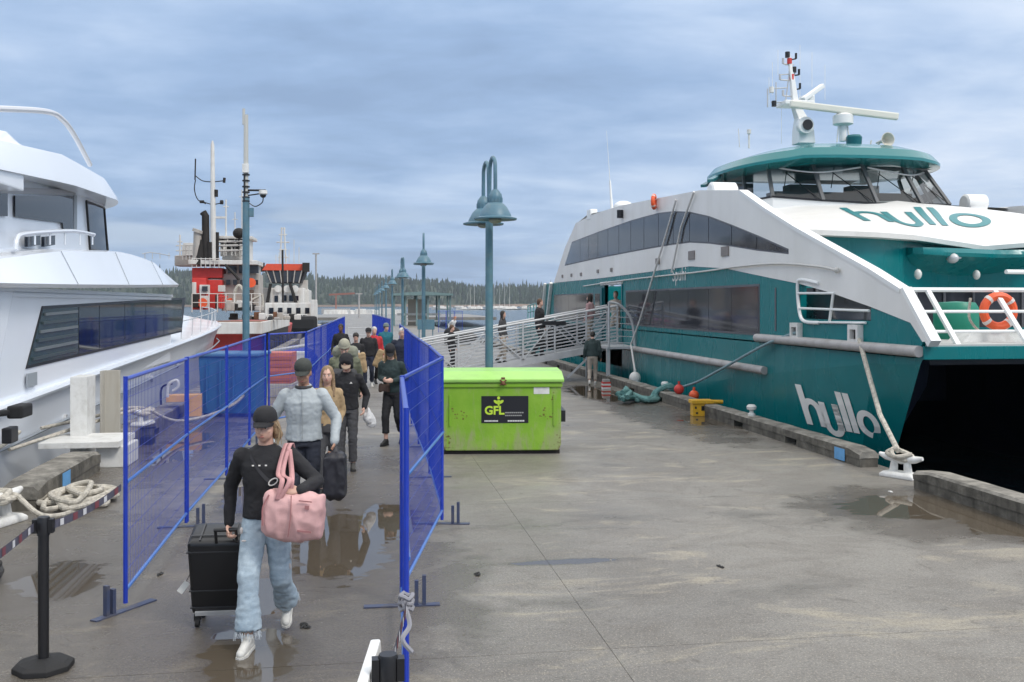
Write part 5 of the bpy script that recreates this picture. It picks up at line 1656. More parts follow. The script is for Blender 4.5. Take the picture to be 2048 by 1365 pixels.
for (x0, z0, n) in ((.25, .62, 16), (1.68, .62, 16), (1.74, .88, 6), (.1, .28, 10)):
    for k in range(n):
        x = x0 + rng.gauss(0, .055); z = z0 + rng.gauss(0, .05); s = rng.uniform(.004, .014)
        m.bx((x - s * 1.3, -.0025, z - s), (x + s, 0, z + s * .8))
bl(m, 'scratches', mat('scratch_rust', (.17, .16, .03), .8))

# ---- gangway
gw = empty('gangway', (5, 30, 0), label='sloping aluminium gangway with slatted railings leading to the ferry door', cat='gangway')
GX0, GX1, GZ0, GZ1 = 1.9, 7.9, .10, 1.12
gz = lambda x: GZ0 + (GZ1 - GZ0) * (x - GX0) / (GX1 - GX0)
GY0, GY1 = 29.75, 31.05
m = MB(); m.prism([(GX0, gz(GX0) - .03), (GX1 + .3, gz(GX1 + .3) - .03), (GX1 + .3, gz(GX1 + .3) + .02), (GX0, gz(GX0) + .02)], lambda u, v, t: V((u, t, v)), GY0, GY1)
m.build('deck', mat('gangway_tread', (.30, .31, .32), .6, metal=.3), gw)
for Y in (GY0, GY1):
    m = MB(); m.beam((GX0, Y, gz(GX0) - .02), (GX1, Y, gz(GX1) - .02), .06, .20); m.build('bottom_chord', ALU, gw)
    m = MB(); m.tube([(GX0 - .1, Y, gz(GX0) + 1.17), (GX1, Y, gz(GX1) + 1.22)], .035, 8); m.build('handrail', ALU, gw, smooth=True)
    m = MB(); m.tube([(GX0 - .1, Y - .0, gz(GX0) + 1.02), (GX1, Y, gz(GX1) + 1.06)], .022, 8); m.build('inner_handrail', ALU, gw, smooth=True)
    for k in range(8):
        h = .16 + k * .105
        MB().beam((GX0, Y, gz(GX0) + h), (GX1, Y, gz(GX1) + h), .012, .036).build('slat', ALU, gw)
    n = 6
    for i in range(n + 1):
        x = GX0 + (GX1 - GX0) * i / n
        MB().beam((x, Y - .02, gz(x)), (x, Y - .02, gz(x) + 1.2), .05, .05).build('upright', ALU, gw)
        if i < n:
            x2 = GX0 + (GX1 - GX0) * (i + 1) / n
            a, b_ = (x, x2) if i % 2 else (x2, x)
            MB().beam((a, Y - .03, gz(a) + .05), (b_, Y - .03, gz(b_) + 1.1), .03, .035).build('brace', ALU, gw)
# landing at the ferry door with curved end rails and legs
m = MB(); m.bx((7.9, GY0 - .5, 1.06), (8.08, GY1, 1.14)); m.bx((7.2, GY0 - 1.5, 1.05), (8.05, GY0, 1.12)); m.build('landing', ALU, gw)
for k in range(6):
    h = 1.25 + k * .19
    MB().tube([(7.25, GY0 - 1.45, h), (8.03, GY0 - 1.45, h - .03)], .013, 6).build('landing_rail', ALU, gw)
m = MB(); m.tube(catmull([(7.25, GY0 - 1.5, 2.45), (7.6, GY0 - 1.5, 2.35), (7.95, GY0 - 1.5, 1.9), (8.05, GY0 - 1.5, 1.1)], 6), .04, 8); m.tube([(7.25, GY0 - 1.5, 1.1), (7.25, GY0 - 1.5, 2.45)], .035, 8)
m.build('end_hoop', ALU, gw, smooth=True)
for (x, y) in ((7.25, GY0 - 1.4), (7.25, GY1)): MB().beam((x, y, 0), (x, y, 1.05), .10, .10).build('leg', ALU, gw)
MB().beam((6.3, GY0, .1), (7.25, GY0 - .1, 1.0), .06, .06).build('leg_brace', ALU, gw)
MB().beam((7.25, GY0 - 1.4, .25), (7.9, GY0 - 3.2, .12), .05, .05).build('leg_brace', ALU, gw)
m = MB(); p = at(1323, 0, 30)
m.box((5.87, GY0 - .06, gz(5.9) + 1.02), (.75, .02, .12)); m.build('dark_plate', BLACK, gw)

# ---- things on the right kerb
def cleat(loc, rz, label):
    r = empty('mooring_cleat', loc, rz, label=label, cat='cleat', group='large white painted cleats')
    m = MB(); m.loft([[V((x * k, y * k, z)) for x, y in ((-.30, -.16), (.30, -.16), (.30, .16), (-.30, .16))] for z, k in ((0, 1), (.05, 1), (.09, .8))]); m.build('base', PWHITE, r, world=False, bevel=.02)
    for s in (-1, 1):
        m = MB(); m.tube([(s * .13, 0, .08), (s * .11, 0, .26)], [.07, .055], 10); m.build('foot', PWHITE, r, world=False, smooth=True)
    m = MB(); m.tube([(-.38, 0, .33), (-.26, 0, .30), (0, 0, .27), (.26, 0, .30), (.38, 0, .33)], [.03, .055, .065, .055, .03], 12); m.build('horn', PWHITE, r, world=False, smooth=True)
    return r
cl = cleat((7.35, 12.5, 0), R(-62), 'white mooring cleat in the kerb gap at the ferry bow line')
cl.scale = (.85, .85, .9)
cl2 = cleat((-3.92, 11.3, 0), R(70), 'white mooring cleat at the left wrapped with pale rope')
cl3 = cleat((-3.75, 17.6, .31), R(80), 'white cleat with rope turns seen through the nearest blue panel')
cl3.scale = (.8, .8, .8)
def bollard(p, label, s=1.0):
    r = empty('bollard', p, label=label, cat='bollard', group='small white knobs on the right kerb')
    m = MB(); m.lathe([(0, 0), (.10 * s, 0), (.10 * s, .03), (.055 * s, .06), (.055 * s, .14 * s), (.12 * s, .17 * s), (.13 * s, .24 * s), (.09 * s, .29 * s), (0, .30 * s)], n=18); m.build('post', PWHITE, r, world=False, smooth=True, sharp=40)
    return r
p = onX(1503, 830, 7.36)
bollard((7.36, p.y, .26), 'white mushroom bollard on the right kerb between yellow winch and cleat', .72)
p = onX(1330, 782, 7.38); bollard((7.38, p.y, .26), 'white bollard on the kerb left of the red float', .75)
# white buoy hanging on a rope from the ferry roof
pb = onX(1270, 757, 7.75)
r = empty('buoy', pb, label='round white buoy hanging on a rope against the ferry side', cat='buoy')
m = MB(); m.ell((0, 0, 0), (.17, .17, .19), 18, 12); m.tube([(0, 0, .16), (0, 0, .26)], .04, 8); m.build('float', PWHITE, r, world=False, smooth=True)
m = MB(); q = [onX(1384, 385, 8.0), onX(1355, 455, 8.0), onX(1325, 535, 8.0), onX(1290, 600, 7.95), onX(1262, 690, 7.85), onX(1268, 748, 7.76)]
m.tube([pb + V((0, 0, .2))] + [q[4], onX(1280, 640, 7.92), onX(1310, 540, 8.0), onX(1332, 470, 8.02), onX(1352, 400, 8.03)], .028, 8)
tag(m.build('hanging_rope', mat('pale_cord', (.66, .65, .63), .8), smooth=True), 'pale rope hanging from the ferry roof down to the white buoy', 'rope', 'pale ropes over the ferry side')
m = MB(); m.tube([onX(1388, 384, 8.03), onX(1362, 455, 8.03), onX(1343, 545, 8.02)], .028, 8)
tag(m.build('hanging_rope', mat('pale_cord', (.66, .65, .63), .8), smooth=True), 'shorter pale rope over the upper windows, right of the buoy rope', 'rope', 'pale ropes over the ferry side')
for (a, b, lab) in ((1358, 779, 'red round float on the right kerb beside the white bollard'), (1388, 800, 'orange round float half hidden behind the yellow winch')):
    p = onX(a, b, 7.42 if a < 1370 else 7.66); p.z = max(p.z, .37) if a < 1370 else .26
    m = MB(); m.ell((0, 0, 0), .12, 16, 10); m.tube([(0, 0, .12), (0, 0, .19)], .03, 8)
    o = m.build('float', REDB if a < 1370 else ORANGE, None, smooth=True); o.location = p
    tag(o, lab, 'float')
# yellow winch bracket
p = gr(1396, 832)
r = empty('yellow_winch', (p.x + .02, p.y, 0), R(-4), label='yellow steel bracket box with projecting bar standing by the right kerb', cat='bracket')
m = MB(); m.bx((-.16, -.12, 0), (.16, .12, .27)); m.build('box', YEL, r, world=False, bevel=.015)
m = MB(); m.bx((-.19, -.15, .27), (.28, .15, .345)); m.build('top_plate', YEL, r, world=False, bevel=.01)
m = MB(); m.tube([(.2, 0, .30), (.52, 0, .29)], .045, 10); m.build('bar', YEL, r, world=False, smooth=True)
m = MB(); m.bx((.02, -.124, .12), (.09, -.118, .22)); m.bx((-.12, -.124, .16), (-.08, -.118, .21)); m.bx((-.10, -.124, .05), (-.05, -.118, .09)); m.build('slot', BLACK, r, world=False)
# small striped block
p = gr(1212, 778)
r = empty('striped_block', (p.x, p.y, 0), label='small red and white striped block at the kerb near the gangway worker', cat='block')
for k in range(4): MB().bx((-.11, -.1, .05 * k), (.11, .1, .05 * (k + 1) - .001)).build('band', REDB if k % 2 else PWHITE, r, world=False)
MB().bx((-.09, -.1, .20), (.09, .1, .27)).build('cap', RAILGREY, r, world=False)
# green rope heap over the kerb
rng = random.Random(11)
def rope_heap(name, c, rx, ry, n, r_, mt, label, h=.12, seed=1, loops=1.0):
    rng = random.Random(seed)
    m = MB(); pts = []
    for k in range(n):
        a = k * 1.9 * loops + rng.uniform(-.5, .5)
        q = rng.uniform(.45, 1)
        pts.append(V(c) + V((rx * q * math.cos(a), ry * q * math.sin(a), r_ + h * (1 - q * .7) * rng.random() + h * .4 * k / n)))
    m.tube(catmull(pts, 6), r_, 8)
    o = m.build(name, mt, smooth=True)
    return tag(o, label, 'rope')
g = [gr(1245, 808), gr(1268, 804), gr(1290, 808), gr(1316, 804)]
m = MB()
for s in range(5):
    rng = random.Random(s)
    pts = [V((q.x + rng.uniform(-.12, .12), q.y + rng.uniform(-.25, .25), .05 + rng.random() * .22 * (1 if i < 2 else .4))) for i, q in enumerate(g)]
    pts += [V((7.16, g[3].y + .15 + rng.uniform(-.1, .1), .24)), onX(1338, 774, 7.4) + V((0, 0, rng.uniform(0, .06))), onX(1352, 781, 7.6)]
    m.tube(catmull([pts[1], pts[0], pts[1] + V((0, .2, .1)), pts[0] + V((0.1, -.1, .05))] + pts[1:], 6), .055, 8)
tag(m.build('rope_heap', ROPEG, smooth=True), 'thick teal rope lying in a heap and over the right kerb', 'rope')
# mooring lines
f1 = onX(1597, 664, FX - .03); f2 = onX(1716, 670, FX - .03)
m = MB(); q = [f1, onX(1530, 690, 7.95), onX(1440, 740, 7.8), onX(1385, 768, 7.72), onX(1332, 779, 7.66), onX(1290, 770, 7.75), onX(1268, 762, 7.8)]
m.tube(catmull(q, 6), .030, 8); tag(m.build('mooring_line', ROPEB, smooth=True), 'sagging grey-green mooring line from the ferry fairlead to the kerb floats', 'rope')
m = MB(); q = [f2, V(onX(1735, 740, 7.85)), V(onX(1760, 830, 7.65)), V((7.35, 12.57, .36))]
m.tube([q[0], q[1], q[2], q[3]], .038, 8)
m.tube(catmull([(7.35, 12.57, .4), (7.23, 12.65, .32), (7.35, 12.4, .25), (7.49, 12.45, .3), (7.33, 12.65, .38), (7.23, 12.45, .3), (7.43, 12.35, .34)], 6), .03, 8)
tag(m.build('mooring_line', ROPEW, smooth=True), 'taut pale mooring line from the ferry bow to the right white cleat', 'rope')

# ---- left side: ropes, steel frame, bins
rope_heap('rope_coil', (-3.35, 12.35, 0), .42, .75, 30, .032, ROPEW, 'pale rope coiled on the deck beside the left kerb', h=.16, seed=5)
rope_heap('rope_heap', (-3.45, 8.7, 0), .38, .95, 46, .035, ROPED, 'dark rope heaped on the deck behind the belt barrier', h=.2, seed=9)
rope_heap('rope_turns', (-3.92, 11.3, .22), .22, .22, 22, .032, ROPEW, 'pale rope turned round the left white cleat', h=.12, seed=3)
rope_heap('rope_turns', (-3.75, 17.7, .45), .2, .3, 20, .035, ROPEW, 'pale rope turned round the cleat behind the blue panel', h=.12, seed=4)
rope_heap('rope_bundle', (-4.62, 10.9, .62), .16, .5, 18, .03, ROPEW, 'bundle of rope hanging at the yacht quarter', h=.12, seed=14)
for (pts, lab, mt) in (
    ([(-4.5, 10.6, .9), (-4.3, 10.9, .5), (-4.05, 11.2, .34)], 'pale rope from the yacht quarter down to the left cleat', ROPEW),
    ([(-4.6, 10.7, .75), (-4.75, 12.2, .45), (-4.85, 14.0, .45), (-4.9, 15, .55)], 'thin rope sagging along the yacht hull at the left', ROPEW),
    ([(-3.7, 11.3, .3), (-3.45, 11.2, .12), (-3.3, 11.5, .05), (-3.2, 12, .05)], 'rope running from the left cleat to the coil on the deck', ROPEW),
    ([(-4.85, 15.8, .5), (-4.4, 16.6, .55), (-3.8, 17.5, .62), (-3.3, 18.6, .25), (-2.6, 20.5, .35), (-2.3, 23, .8)], 'pale rope looping along behind the left fence from the cleat', ROPEW),
    ([(-4.9, 14.6, .35), (-4.3, 16.2, .5), (-3.8, 17.4, .6)], 'rope from the yacht to the cleat behind the blue panel', ROPEW)):
    m = MB(); m.tube(catmull(pts, 8), .028, 8)
    tag(m.build('mooring_line', mt, smooth=True), lab, 'rope')
# white steel frame on the left edge
r = empty('steel_frame', (-3.85, 15.4, 0), label='white painted steel frame with upright plates on the left pier edge', cat='frame')
c = at(165, 900, 14.9); c2 = at(215, 900, 15.2)
m = MB(); m.box((c.x - .02, c.y + .1, .62), (.24, .5, 1.35)); m.build('upright_plate', PWHITE, r, bevel=.01)
m = MB(); m.box((c2.x - .08, c2.y + .6, .70), (.26, .04, 1.25)); m.box((c2.x - .20, c2.y + .5, .7), (.03, .2, 1.25)); m.build('upright_channel', mat('cream_paint', (.45, .43, .38), .6, dirt=(.3, .25, .18), dirt_amt=.6, streak=True, dscale=4), r, bevel=.005)
m = MB(); m.bx((-4.6, 14.85, .31), (-3.5, 15.9, .40)); m.build('base_plate', PWHITE, r, bevel=.01)
m = MB(); m.bx((-3.85, 15.0, 0), (-3.42, 15.75, .31)); m.build('foot_block', PWHITE, r, bevel=.015)
# metal levers and yellow bracket seen through the net
r = empty('yellow_bracket', (-3.5, 20.6, 0), R(6), label='pale yellow bracket on the kerb seen through the second blue panel', cat='bracket')
MB().bx((-.42, -.15, .42), (.26, .15, .56)).build('arm', ORANGEY, r, world=False, bevel=.01)
MB().bx((.02, -.15, .12), (.26, .15, .42)).build('leg', ORANGEY, r, world=False, bevel=.01)
m = MB(); p = at(322, 810, 19.5); m.tube(catmull([p + V((0, 0, 0)), p + V((0, 0, .28)), p + V((.06, 0, .38)), p + V((.22, 0, .42))], 5), .02, 8)
tag(m.build('lever_handle', BLACK, smooth=True), 'thin black bent lever standing against the yacht hull', 'lever')
m = MB(); p = at(275, 870, 16.5); m.tube(catmull([p + V((-.35, 0, .02)), p + V((0, 0, .10)), p + V((.3, 0, .12))], 5), .018, 8); m.box(p + V((-.05, .2, -.2)), (.55, .3, .3))
tag(m.build('black_rack', RUBBER, smooth=False), 'low black rack beside the white steel frame', 'rack')
m = MB(); p = at(335, 795, 19.2); m.tube(catmull([p, p + V((.02, 0, .25)), p + V((.18, 0, .33)), p + V((.2, 0, .2)), p + V((.1, 0, .12))], 5), .03, 8)
tag(m.build('hook', PWHITE, smooth=True), 'white curved hook in front of the yacht hull behind the net', 'hook')
# blue-grey bins and salmon crate behind the fence
p = at(462, 835, 20.5)
r = empty('blue_bin', (p.x, p.y + .6, 0), R(-8), label='large steel blue waste bin with lid behind the left fence', cat='bin')
MB().loft([[V((x * k, y * k, z)) for x, y in ((-.62, -.55), (.62, -.55), (.62, .55), (-.62, .55))] for z, k in ((.08, .92), (1.28, 1.0))]).build('body', BIN, r, world=False, bevel=.03)
MB().bx((-.66, -.60, 1.285), (.66, .60, 1.36)).build('lid', mat('bin_lid', (.10, .25, .40), .4), r, world=False, bevel=.03)
for k in range(4): MB().bx((-.45 + k * .28, -.585, .2), (-.41 + k * .28, -.545, 1.2)).build('rib', BIN, r, world=False)
for s in (-.5, .5): MB().tube([(s - .03, -.4, .06), (s + .03, -.4, .06)], .06, 10).build('wheel', RUBBER, r, world=False)
p = at(556, 790, 25)
r = empty('salmon_crate', (p.x, p.y + .4, 0), R(-6), label='salmon coloured crate beside the blue bin behind the left fence', cat='crate')
MB().bx((-.38, -.4, .35), (.38, .4, 1.15)).build('body', SALMON, r, world=False, bevel=.02)
for k in range(4): MB().bx((-.39, -.415, .42 + k * .18), (.39, -.4, .5 + k * .18)).build('slat', mat('salmon_slat', (.40, .12, .09), .7), r, world=False)
MB().bx((-.42, -.44, .0), (.42, .44, .35)).build('base', RAILGREY, r, world=False, bevel=.02)
p = at(600, 690, 34)
m = MB(); rng = random.Random(5)
pts = [(p.x - .5, p.y, 0.1), (p.x - .2, p.y, .75), (p.x + .2, p.y, .85), (p.x + .5, p.y, .2)]
m.ell((p.x - .1, p.y, .35), (.75, .6, .62)); tag(m.build('tarpaulin', mat('tarp_blue', (.03, .05, .30), .5, bump=.8, bscale=5, bdist=.1), smooth=True), 'dark blue tarpaulin bundle behind the left fence near the tug', 'tarpaulin')
p = at(585, 722, 30)
m = MB(); m.box((p.x, p.y, .45), (1.1, .8, .5)); m.box((p.x + .2, p.y + .1, .8), (.5, .5, .25)); m.tube([(p.x - .7, p.y - .2, .95), (p.x + .9, p.y - .2, 1.2)], .05, 8)
tag(m.build('equipment_pallet', ALU, bevel=.03), 'grey equipment pallet behind the fence beyond the salmon crate', 'pallet')

# ---- belt barriers in the foreground
BELT = mat('belt_fabric', (.085, .085, .12), .7, var=.2, vscale=30)
BELTR = mat('belt_red', (.20, .055, .07), .7)
BELTW = mat('belt_white_print', (.65, .65, .68), .6)
def stanchion(loc, label, group='black belt barrier posts', h=1.0, hex_r=.19):
    r = empty('belt_post', loc, label=label, cat='barrier post', group=group)
    m = MB(); m.lathe([(0, 0), (hex_r, 0), (hex_r, .035), (hex_r * .82, .055), (.06, .075), (0, .075)], n=8, M=Matrix.Rotation(R(22), 3, 'Z')); m.build('base', RUBBER, r, world=False, bevel=.006)
    m = MB(); m.lathe([(0, .07), (.034, .07), (.034, h - .05), (0, h - .05)], n=16); m.build('post', BLACK, r, world=False, smooth=True, sharp=40)
    m = MB(); m.lathe([(0, h - .12), (.040, h - .12), (.040, h - .01), (.036, h), (0, h)], n=16); m.box((.05, 0, h - .06), (.03, .05, .09)); m.box((-.05, 0, h - .06), (.03, .05, .09)); m.build('head', BLACK, r, world=False, smooth=True, sharp=40)
    return r
def belt(p0, p1, label, sag=.03, w=.055, n=40):
    o = empty('belt', ((V(p0) + V(p1)) / 2), label=label, cat='belt', group='printed barrier belts')
    p0 = V(p0); p1 = V(p1)
    pt = lambda t: p0.lerp(p1, t) - V((0, 0, sag * 4 * t * (1 - t)))
    m = MB(); m.sheet([[pt(i / n) + V((0, 0, w / 2)), pt(i / n) - V((0, 0, w / 2))] for i in range(n + 1)])
    m.build('webbing', BELT, o)
    L = (p1 - p0).length
    d = (p1 - p0).normalized(); nrm = V((d.y, -d.x, 0)).normalized()
    if nrm.dot(V((0, 0, 2.4)) - p0) < 0: nrm = -nrm
    k = 0; s = .1
    while s < L - .08:
        for (a, b, mt, hh, nm) in ((s, s + .055, BELTW, .40, 'white_print'), (s + .20, s + .27, BELTR, .46, 'red_print')):
            if b < L:
                m = MB(); m.sheet([[pt((a + (b - a) * q / 3) / L) + nrm * .003 + V((0, 0, w * hh)), pt((a + (b - a) * q / 3) / L) + nrm * .003 - V((0, 0, w * hh))] for q in range(4)]); m.build(nm, mt, o)
        s += .36
    return o
sl = gr(87, 1338)
stanchion((sl.x, sl.y, 0), 'black belt barrier post with eight-sided base at the lower left')
hp = V((sl.x, sl.y, .94))
belt(hp + V((.05, .03, 0)), V((-1.86, 8.0, 1.02)) + V((0, -.02, -.05)), 'printed belt from the left barrier post up to the first fence post')
belt(hp + V((-.05, -.03, 0)), at(-60, 1150, 5.1), 'printed belt running from the left barrier post out of view', sag=.01)
sr = at(776, 1330, 3.9)
stanchion((sr.x, sr.y, 0), 'black belt barrier post at the bottom beside the white sign edge', h=1.0)
sr2 = V((sr.x, sr.y, .96))
belt(sr2 + V((.02, .05, 0)), V((.27, 7.75, .36)) if False else V((.24, 5.33, .76)), 'twisted printed belt tied to the nearest right fence post', sag=.0)
m = MB()
for k in range(3):
    a = V((.235, 5.33, .75 + k * .03)); m.tube([a + V((.035 * math.cos(q), .035 * math.sin(q), .01 * math.sin(3 * q + k))) for q in [2 * PI * j / 10 for j in range(10)]], .012, 6, closed=True)
m.tube(catmull([(.22, 5.3, .78), (.25, 5.25, .68), (.21, 5.2, .62), (.26, 5.2, .55)], 5), .014, 6)
tag(m.build('tape_knot', mat('tape_grey', (.26, .26, .29), .6), smooth=True), 'knot of white printed tape round the nearest right fence post', 'tape')
# white sign edge at the bottom centre
p = at(712, 1276, 4.3)
r = empty('white_board', (p.x, p.y, 0), label='white rounded board edge sticking up at the bottom of the walkway', cat='board')
m = MB(); ht = p.z
m.prism([(-.55, 0), (.0, 0), (.0, ht - .05), (-.03, ht), (-.52, ht), (-.55, ht - .05)], lambda u, v, t: V((t + (u + .55) * .12, u, v)), 0, .045)
for v in m.v[:0]: pass
m.build('board', MATS['bright_white'], r, world=False, bevel=.01)
# litter: twig and scraps on the deck
for (a, b, s) in ((955, 1150, .03), (610, 1255, .04), (320, 1150, .03), (1440, 1135, .025), (1782, 985, .025)):
    if s == 0: continue
    g0 = gr(a, b); rng = random.Random(a)
    m = MB()
    for k in range(3): m.tube(catmull([g0 + V((rng.uniform(-1, 1) * s, rng.uniform(-1, 1) * s * 2, .008)) for _ in range(4)], 3), .006, 5)
    tag(m.build('twig', ROPED if a != 1782 else PWHITE), 'small dark scrap lying on the wet deck' if a != 1782 else 'small pale scrap on the deck below the right cleat', 'litter', 'scraps on the deck')

# ================================================================== FAR BOATS
def small_boat(p, L, rz, label, group, sail=False, col=SHIPW, h=1.0):
    r = empty('sail_boat' if sail else 'moored_boat', p, rz, label=label, cat='sailboat' if sail else 'boat', group=group)
    m = MB(); rings = []
    for i in range(9):
        t = i / 8; w = L * .16 * math.sin(PI * min(1, .25 + t * .75)) + .02
        rings.append([V((-w, L * (t - .5), .6 + .5 * t)), V((-w * .6, L * (t - .5), -.3)), V((w * .6, L * (t - .5), -.3)), V((w, L * (t - .5), .6 + .5 * t))])
    m.loft(rings); m.build('hull', col, r, world=False, smooth=True, sharp=30)
    m = MB(); m.loft([[V((x * k, y * k - L * .08, z)) for x, y in ((-L * .11, -L * .22), (L * .11, -L * .22), (L * .11, L * .2), (-L * .11, L * .2))] for z, k in ((.6, 1), (1.1 + h, .8))]); m.build('cabin', col, r, world=False, bevel=.1)
    if sail:
        MB().tube([(0, L * .05, 1), (0, L * .05, L * 1.25)], [.14, .08], 6).build('mast', SHIPW, r, world=False)
        MB().tube([(0, L * .05, 2.2), (0, -L * .4, 2.2)], .12, 6).build('boom', SHIPW, r, world=False)
        MB().tube([(0, L * .05, L * 1.22), (0, L * .5, 1)], .03, 4).build('stay', SHIPW, r, world=False)
    return r
rng = random.Random(21)
for k, a in enumerate((655, 672, 690, 704, 716, 732, 748, 768, 786)):
    dd = 260 + rng.random() * 60
    p = at(a, 608 + 4.1 * 1950 / dd, dd); p.z = WZ
    small_boat(p, rng.uniform(8, 12), rng.uniform(60, 110) * PI / 180, 'one of the white covered boats moored in a row beyond the pier', 'white boats moored beyond the pier', h=rng.uniform(.8, 1.8))
for k, a in enumerate((942, 951, 990, 1001, 1011, 1021, 1046, 882, 925)):
    dd = 620 + rng.random() * 160
    p = at(a, 615, dd); p.z = WZ
    small_boat(p, rng.uniform(9, 13) * (1.35 if k < 6 else 1), rng.uniform(40, 140) * PI / 180, 'one of the far sailing boats with bare masts under the wooded shore', 'far sailing boats under the wooded shore', sail=(k < 6))
for k in range(16):
    a = 860 + 15 * k + rng.random() * 8; dd = 900 + rng.random() * 200
    p = at(a, 615, dd); p.z = WZ
    small_boat(p, rng.uniform(9, 14), rng.uniform(0, 180) * PI / 180, 'tiny white boat in the anchorage below the wooded shore', 'tiny boats along the far shore')
CRANE = mat('faded_crane_red', (.30, .13, .10), .7)
p = at(672, 615, 420); r = empty('crane_barge', (p.x, p.y, WZ), label='small barge with red crane arm far beyond the walkway', cat='barge')
MB().box((p.x, p.y, WZ + 1), (12, 8, 2)).build('deck', RAILGREY, r)
MB().beam((p.x, p.y, WZ + 2), (p.x, p.y, WZ + 8), .6, .6).build('tower', CRANE, r)
MB().beam((p.x - 3, p.y, WZ + 8), (p.x + 8, p.y, WZ + 8.6), .8, .8).build('arm', CRANE, r)
for (a, hh) in ((718, 20), (632, 100)):
    dd = 170; p = at(a, 615, dd); 
    m = MB(); m.tube([(p.x, p.y, WZ), (p.x, p.y, 2.4 + hh / 1950 * dd)], .16, 8); m.box((p.x, p.y, 2.4 + hh / 1950 * dd), (1.2, .3, .2))
    tag(m.build('mooring_pile', RAILGREY), 'thin grey mast between the tug and the first lamp row' if a == 632 else 'short far post with a flat head right of the crane barge', 'post')
# ================================================================== PEOPLE
SKIN = mat('skin', (.60, .37, .285), .5, var=.06, vscale=8)
SKIN2 = mat('skin_tan', (.40, .22, .15), .5, var=.06, vscale=8)
LIPS = mat('lips', (.40, .15, .13), .45)
EYEW = mat('eye_white', (.6, .57, .55), .25)
EYED = mat('eye_dark', (.02, .015, .012), .2)
def cloth(name, col, **k):
    return mat('cloth_' + name, col, k.pop('rough', .85), var=k.pop('var', .14), vscale=k.pop('vscale', 7), bump=k.pop('bump', .35), bscale=k.pop('bscale', 120), **k)
C_BLACK = cloth('black', (.017, .017, .020))
C_NAVY = cloth('navy', (.018, .024, .045))
C_GREY = cloth('light_grey', (.40, .44, .46), rough=.6, bump=.2)
C_CHAR = cloth('charcoal', (.055, .055, .06))
C_DNAVY = cloth('dark_navy_trousers', (.022, .026, .04))
C_OLIVE = cloth('olive', (.14, .15, .10))
C_OLIVEG = cloth('olive_grey', (.24, .25, .20))
C_GREEN = cloth('dark_green', (.03, .05, .05))
C_TEAL = cloth('teal_jacket', (.015, .13, .17))
C_RED = cloth('red_jacket', (.48, .03, .04))
C_TAN = cloth('tan', (.38, .27, .15))
C_BEIGE = cloth('beige', (.42, .36, .30))
C_PINK = cloth('pink_top', (.45, .28, .28))
C_WHITE = cloth('white_cloth', (.62, .62, .62))
HAIRB = mat('blonde_hair', (.27, .18, .10), .6, var=.35, vscale=40, bump=.8, bscale=150)
HAIRD = mat('dark_hair', (.022, .016, .012), .5, var=.3, vscale=40, bump=.8, bscale=150)
HAIRW = mat('white_hair', (.55, .53, .50), .6, var=.2, vscale=40, bump=.8, bscale=150)
HAIRR = mat('brown_hair', (.11, .06, .035), .6, var=.3, vscale=40, bump=.8, bscale=150)
SHOEW = mat('white_shoe', (.66, .65, .61), .5, var=.08, dirt=(.35, .32, .28), dirt_amt=.35, dscale=20)
SHOEB = mat('black_shoe', (.02, .02, .02), .5)
def denim_mat():
    m = bpy.data.materials.new('light_denim'); m.use_nodes = True; t = m.node_tree; b = t.nodes['Principled BSDF']
    P = N(t, 'ShaderNodeTexCoord').outputs['Object']
    f = noise_n(t, mapping(t, P, (1, 1, .6)), 5, 6, .65, .5); g = noise_n(t, mapping(t, P, (1, 1, 3)), 28, 4, .6); w = noise_n(t, P, 260, 2, .5)
    c = mixc(t, ramp(t, f, [(.32, 0), (.66, 1)]), (.28, .36, .43), (.48, .56, .61))
    c = mixc(t, ramp(t, g, [(.5, 0), (.75, .5)]), c, (.50, .60, .66))
    c = mixc(t, ramp(t, w, [(.4, .3), (.6, 0)]), c, (.14, .25, .38))
    LK(t, c, b.inputs['Base Color']); b.inputs['Roughness'].default_value = .9
    bn = N(t, 'ShaderNodeBump'); bn.inputs['Strength'].default_value = .4; bn.inputs['Distance'].default_value = .004
    LK(t, math_n(t, 'ADD', w, g), bn.inputs['Height']); LK(t, bn.outputs[0], b.inputs['Normal'])
    return m
DENIM = denim_mat()

def remesh(mb, name, mt, parent, vox, sm=4, wr=0.0, wf=9.0, ws=(1, 1, 1), seed=0, ragged=None):
    o = mb.build('tmp', mt, None, world=False)
    md = o.modifiers.new('r', 'REMESH'); md.mode = 'VOXEL'; md.voxel_size = vox; md.use_smooth_shade = True
    s = o.modifiers.new('s', 'SMOOTH'); s.factor = .5; s.iterations = sm
    dg = bpy.context.evaluated_depsgraph_get()
    me = bpy.data.meshes.new_from_object(o.evaluated_get(dg))
    old = o.data
    bpy.data.objects.remove(o); bpy.data.meshes.remove(old)
    me.name = name
    if wr > 0:
        co = [0.0] * (3 * len(me.vertices)); no = [0.0] * (3 * len(me.vertices))
        me.vertices.foreach_get('co', co); me.vertices.foreach_get('normal', no)
        for i in range(0, len(co), 3):
            p = V((co[i] * ws[0] * wf, co[i + 1] * ws[1] * wf, co[i + 2] * ws[2] * wf + seed))
            d = mnoise.noise(p) + .5 * mnoise.noise(p * 2.1)
            d = (1 - abs(d) * 2.2) * wr          # ridged folds
            co[i] += no[i] * d; co[i + 1] += no[i + 1] * d; co[i + 2] += no[i + 2] * d
        me.vertices.foreach_set('co', co)
    if ragged:
        for v in me.vertices:
            if v.co.z < ragged: v.co.z += .02 * mnoise.noise(V((v.co.x * 60, v.co.y * 60, 0)))
    if not me.materials: me.materials.append(mt)
    me.polygons.foreach_set('use_smooth', [True] * len(me.polygons))
    me.update()
    ob = bpy.data.objects.new(name, me); COL.objects.link(ob); ob.parent = parent
    return ob

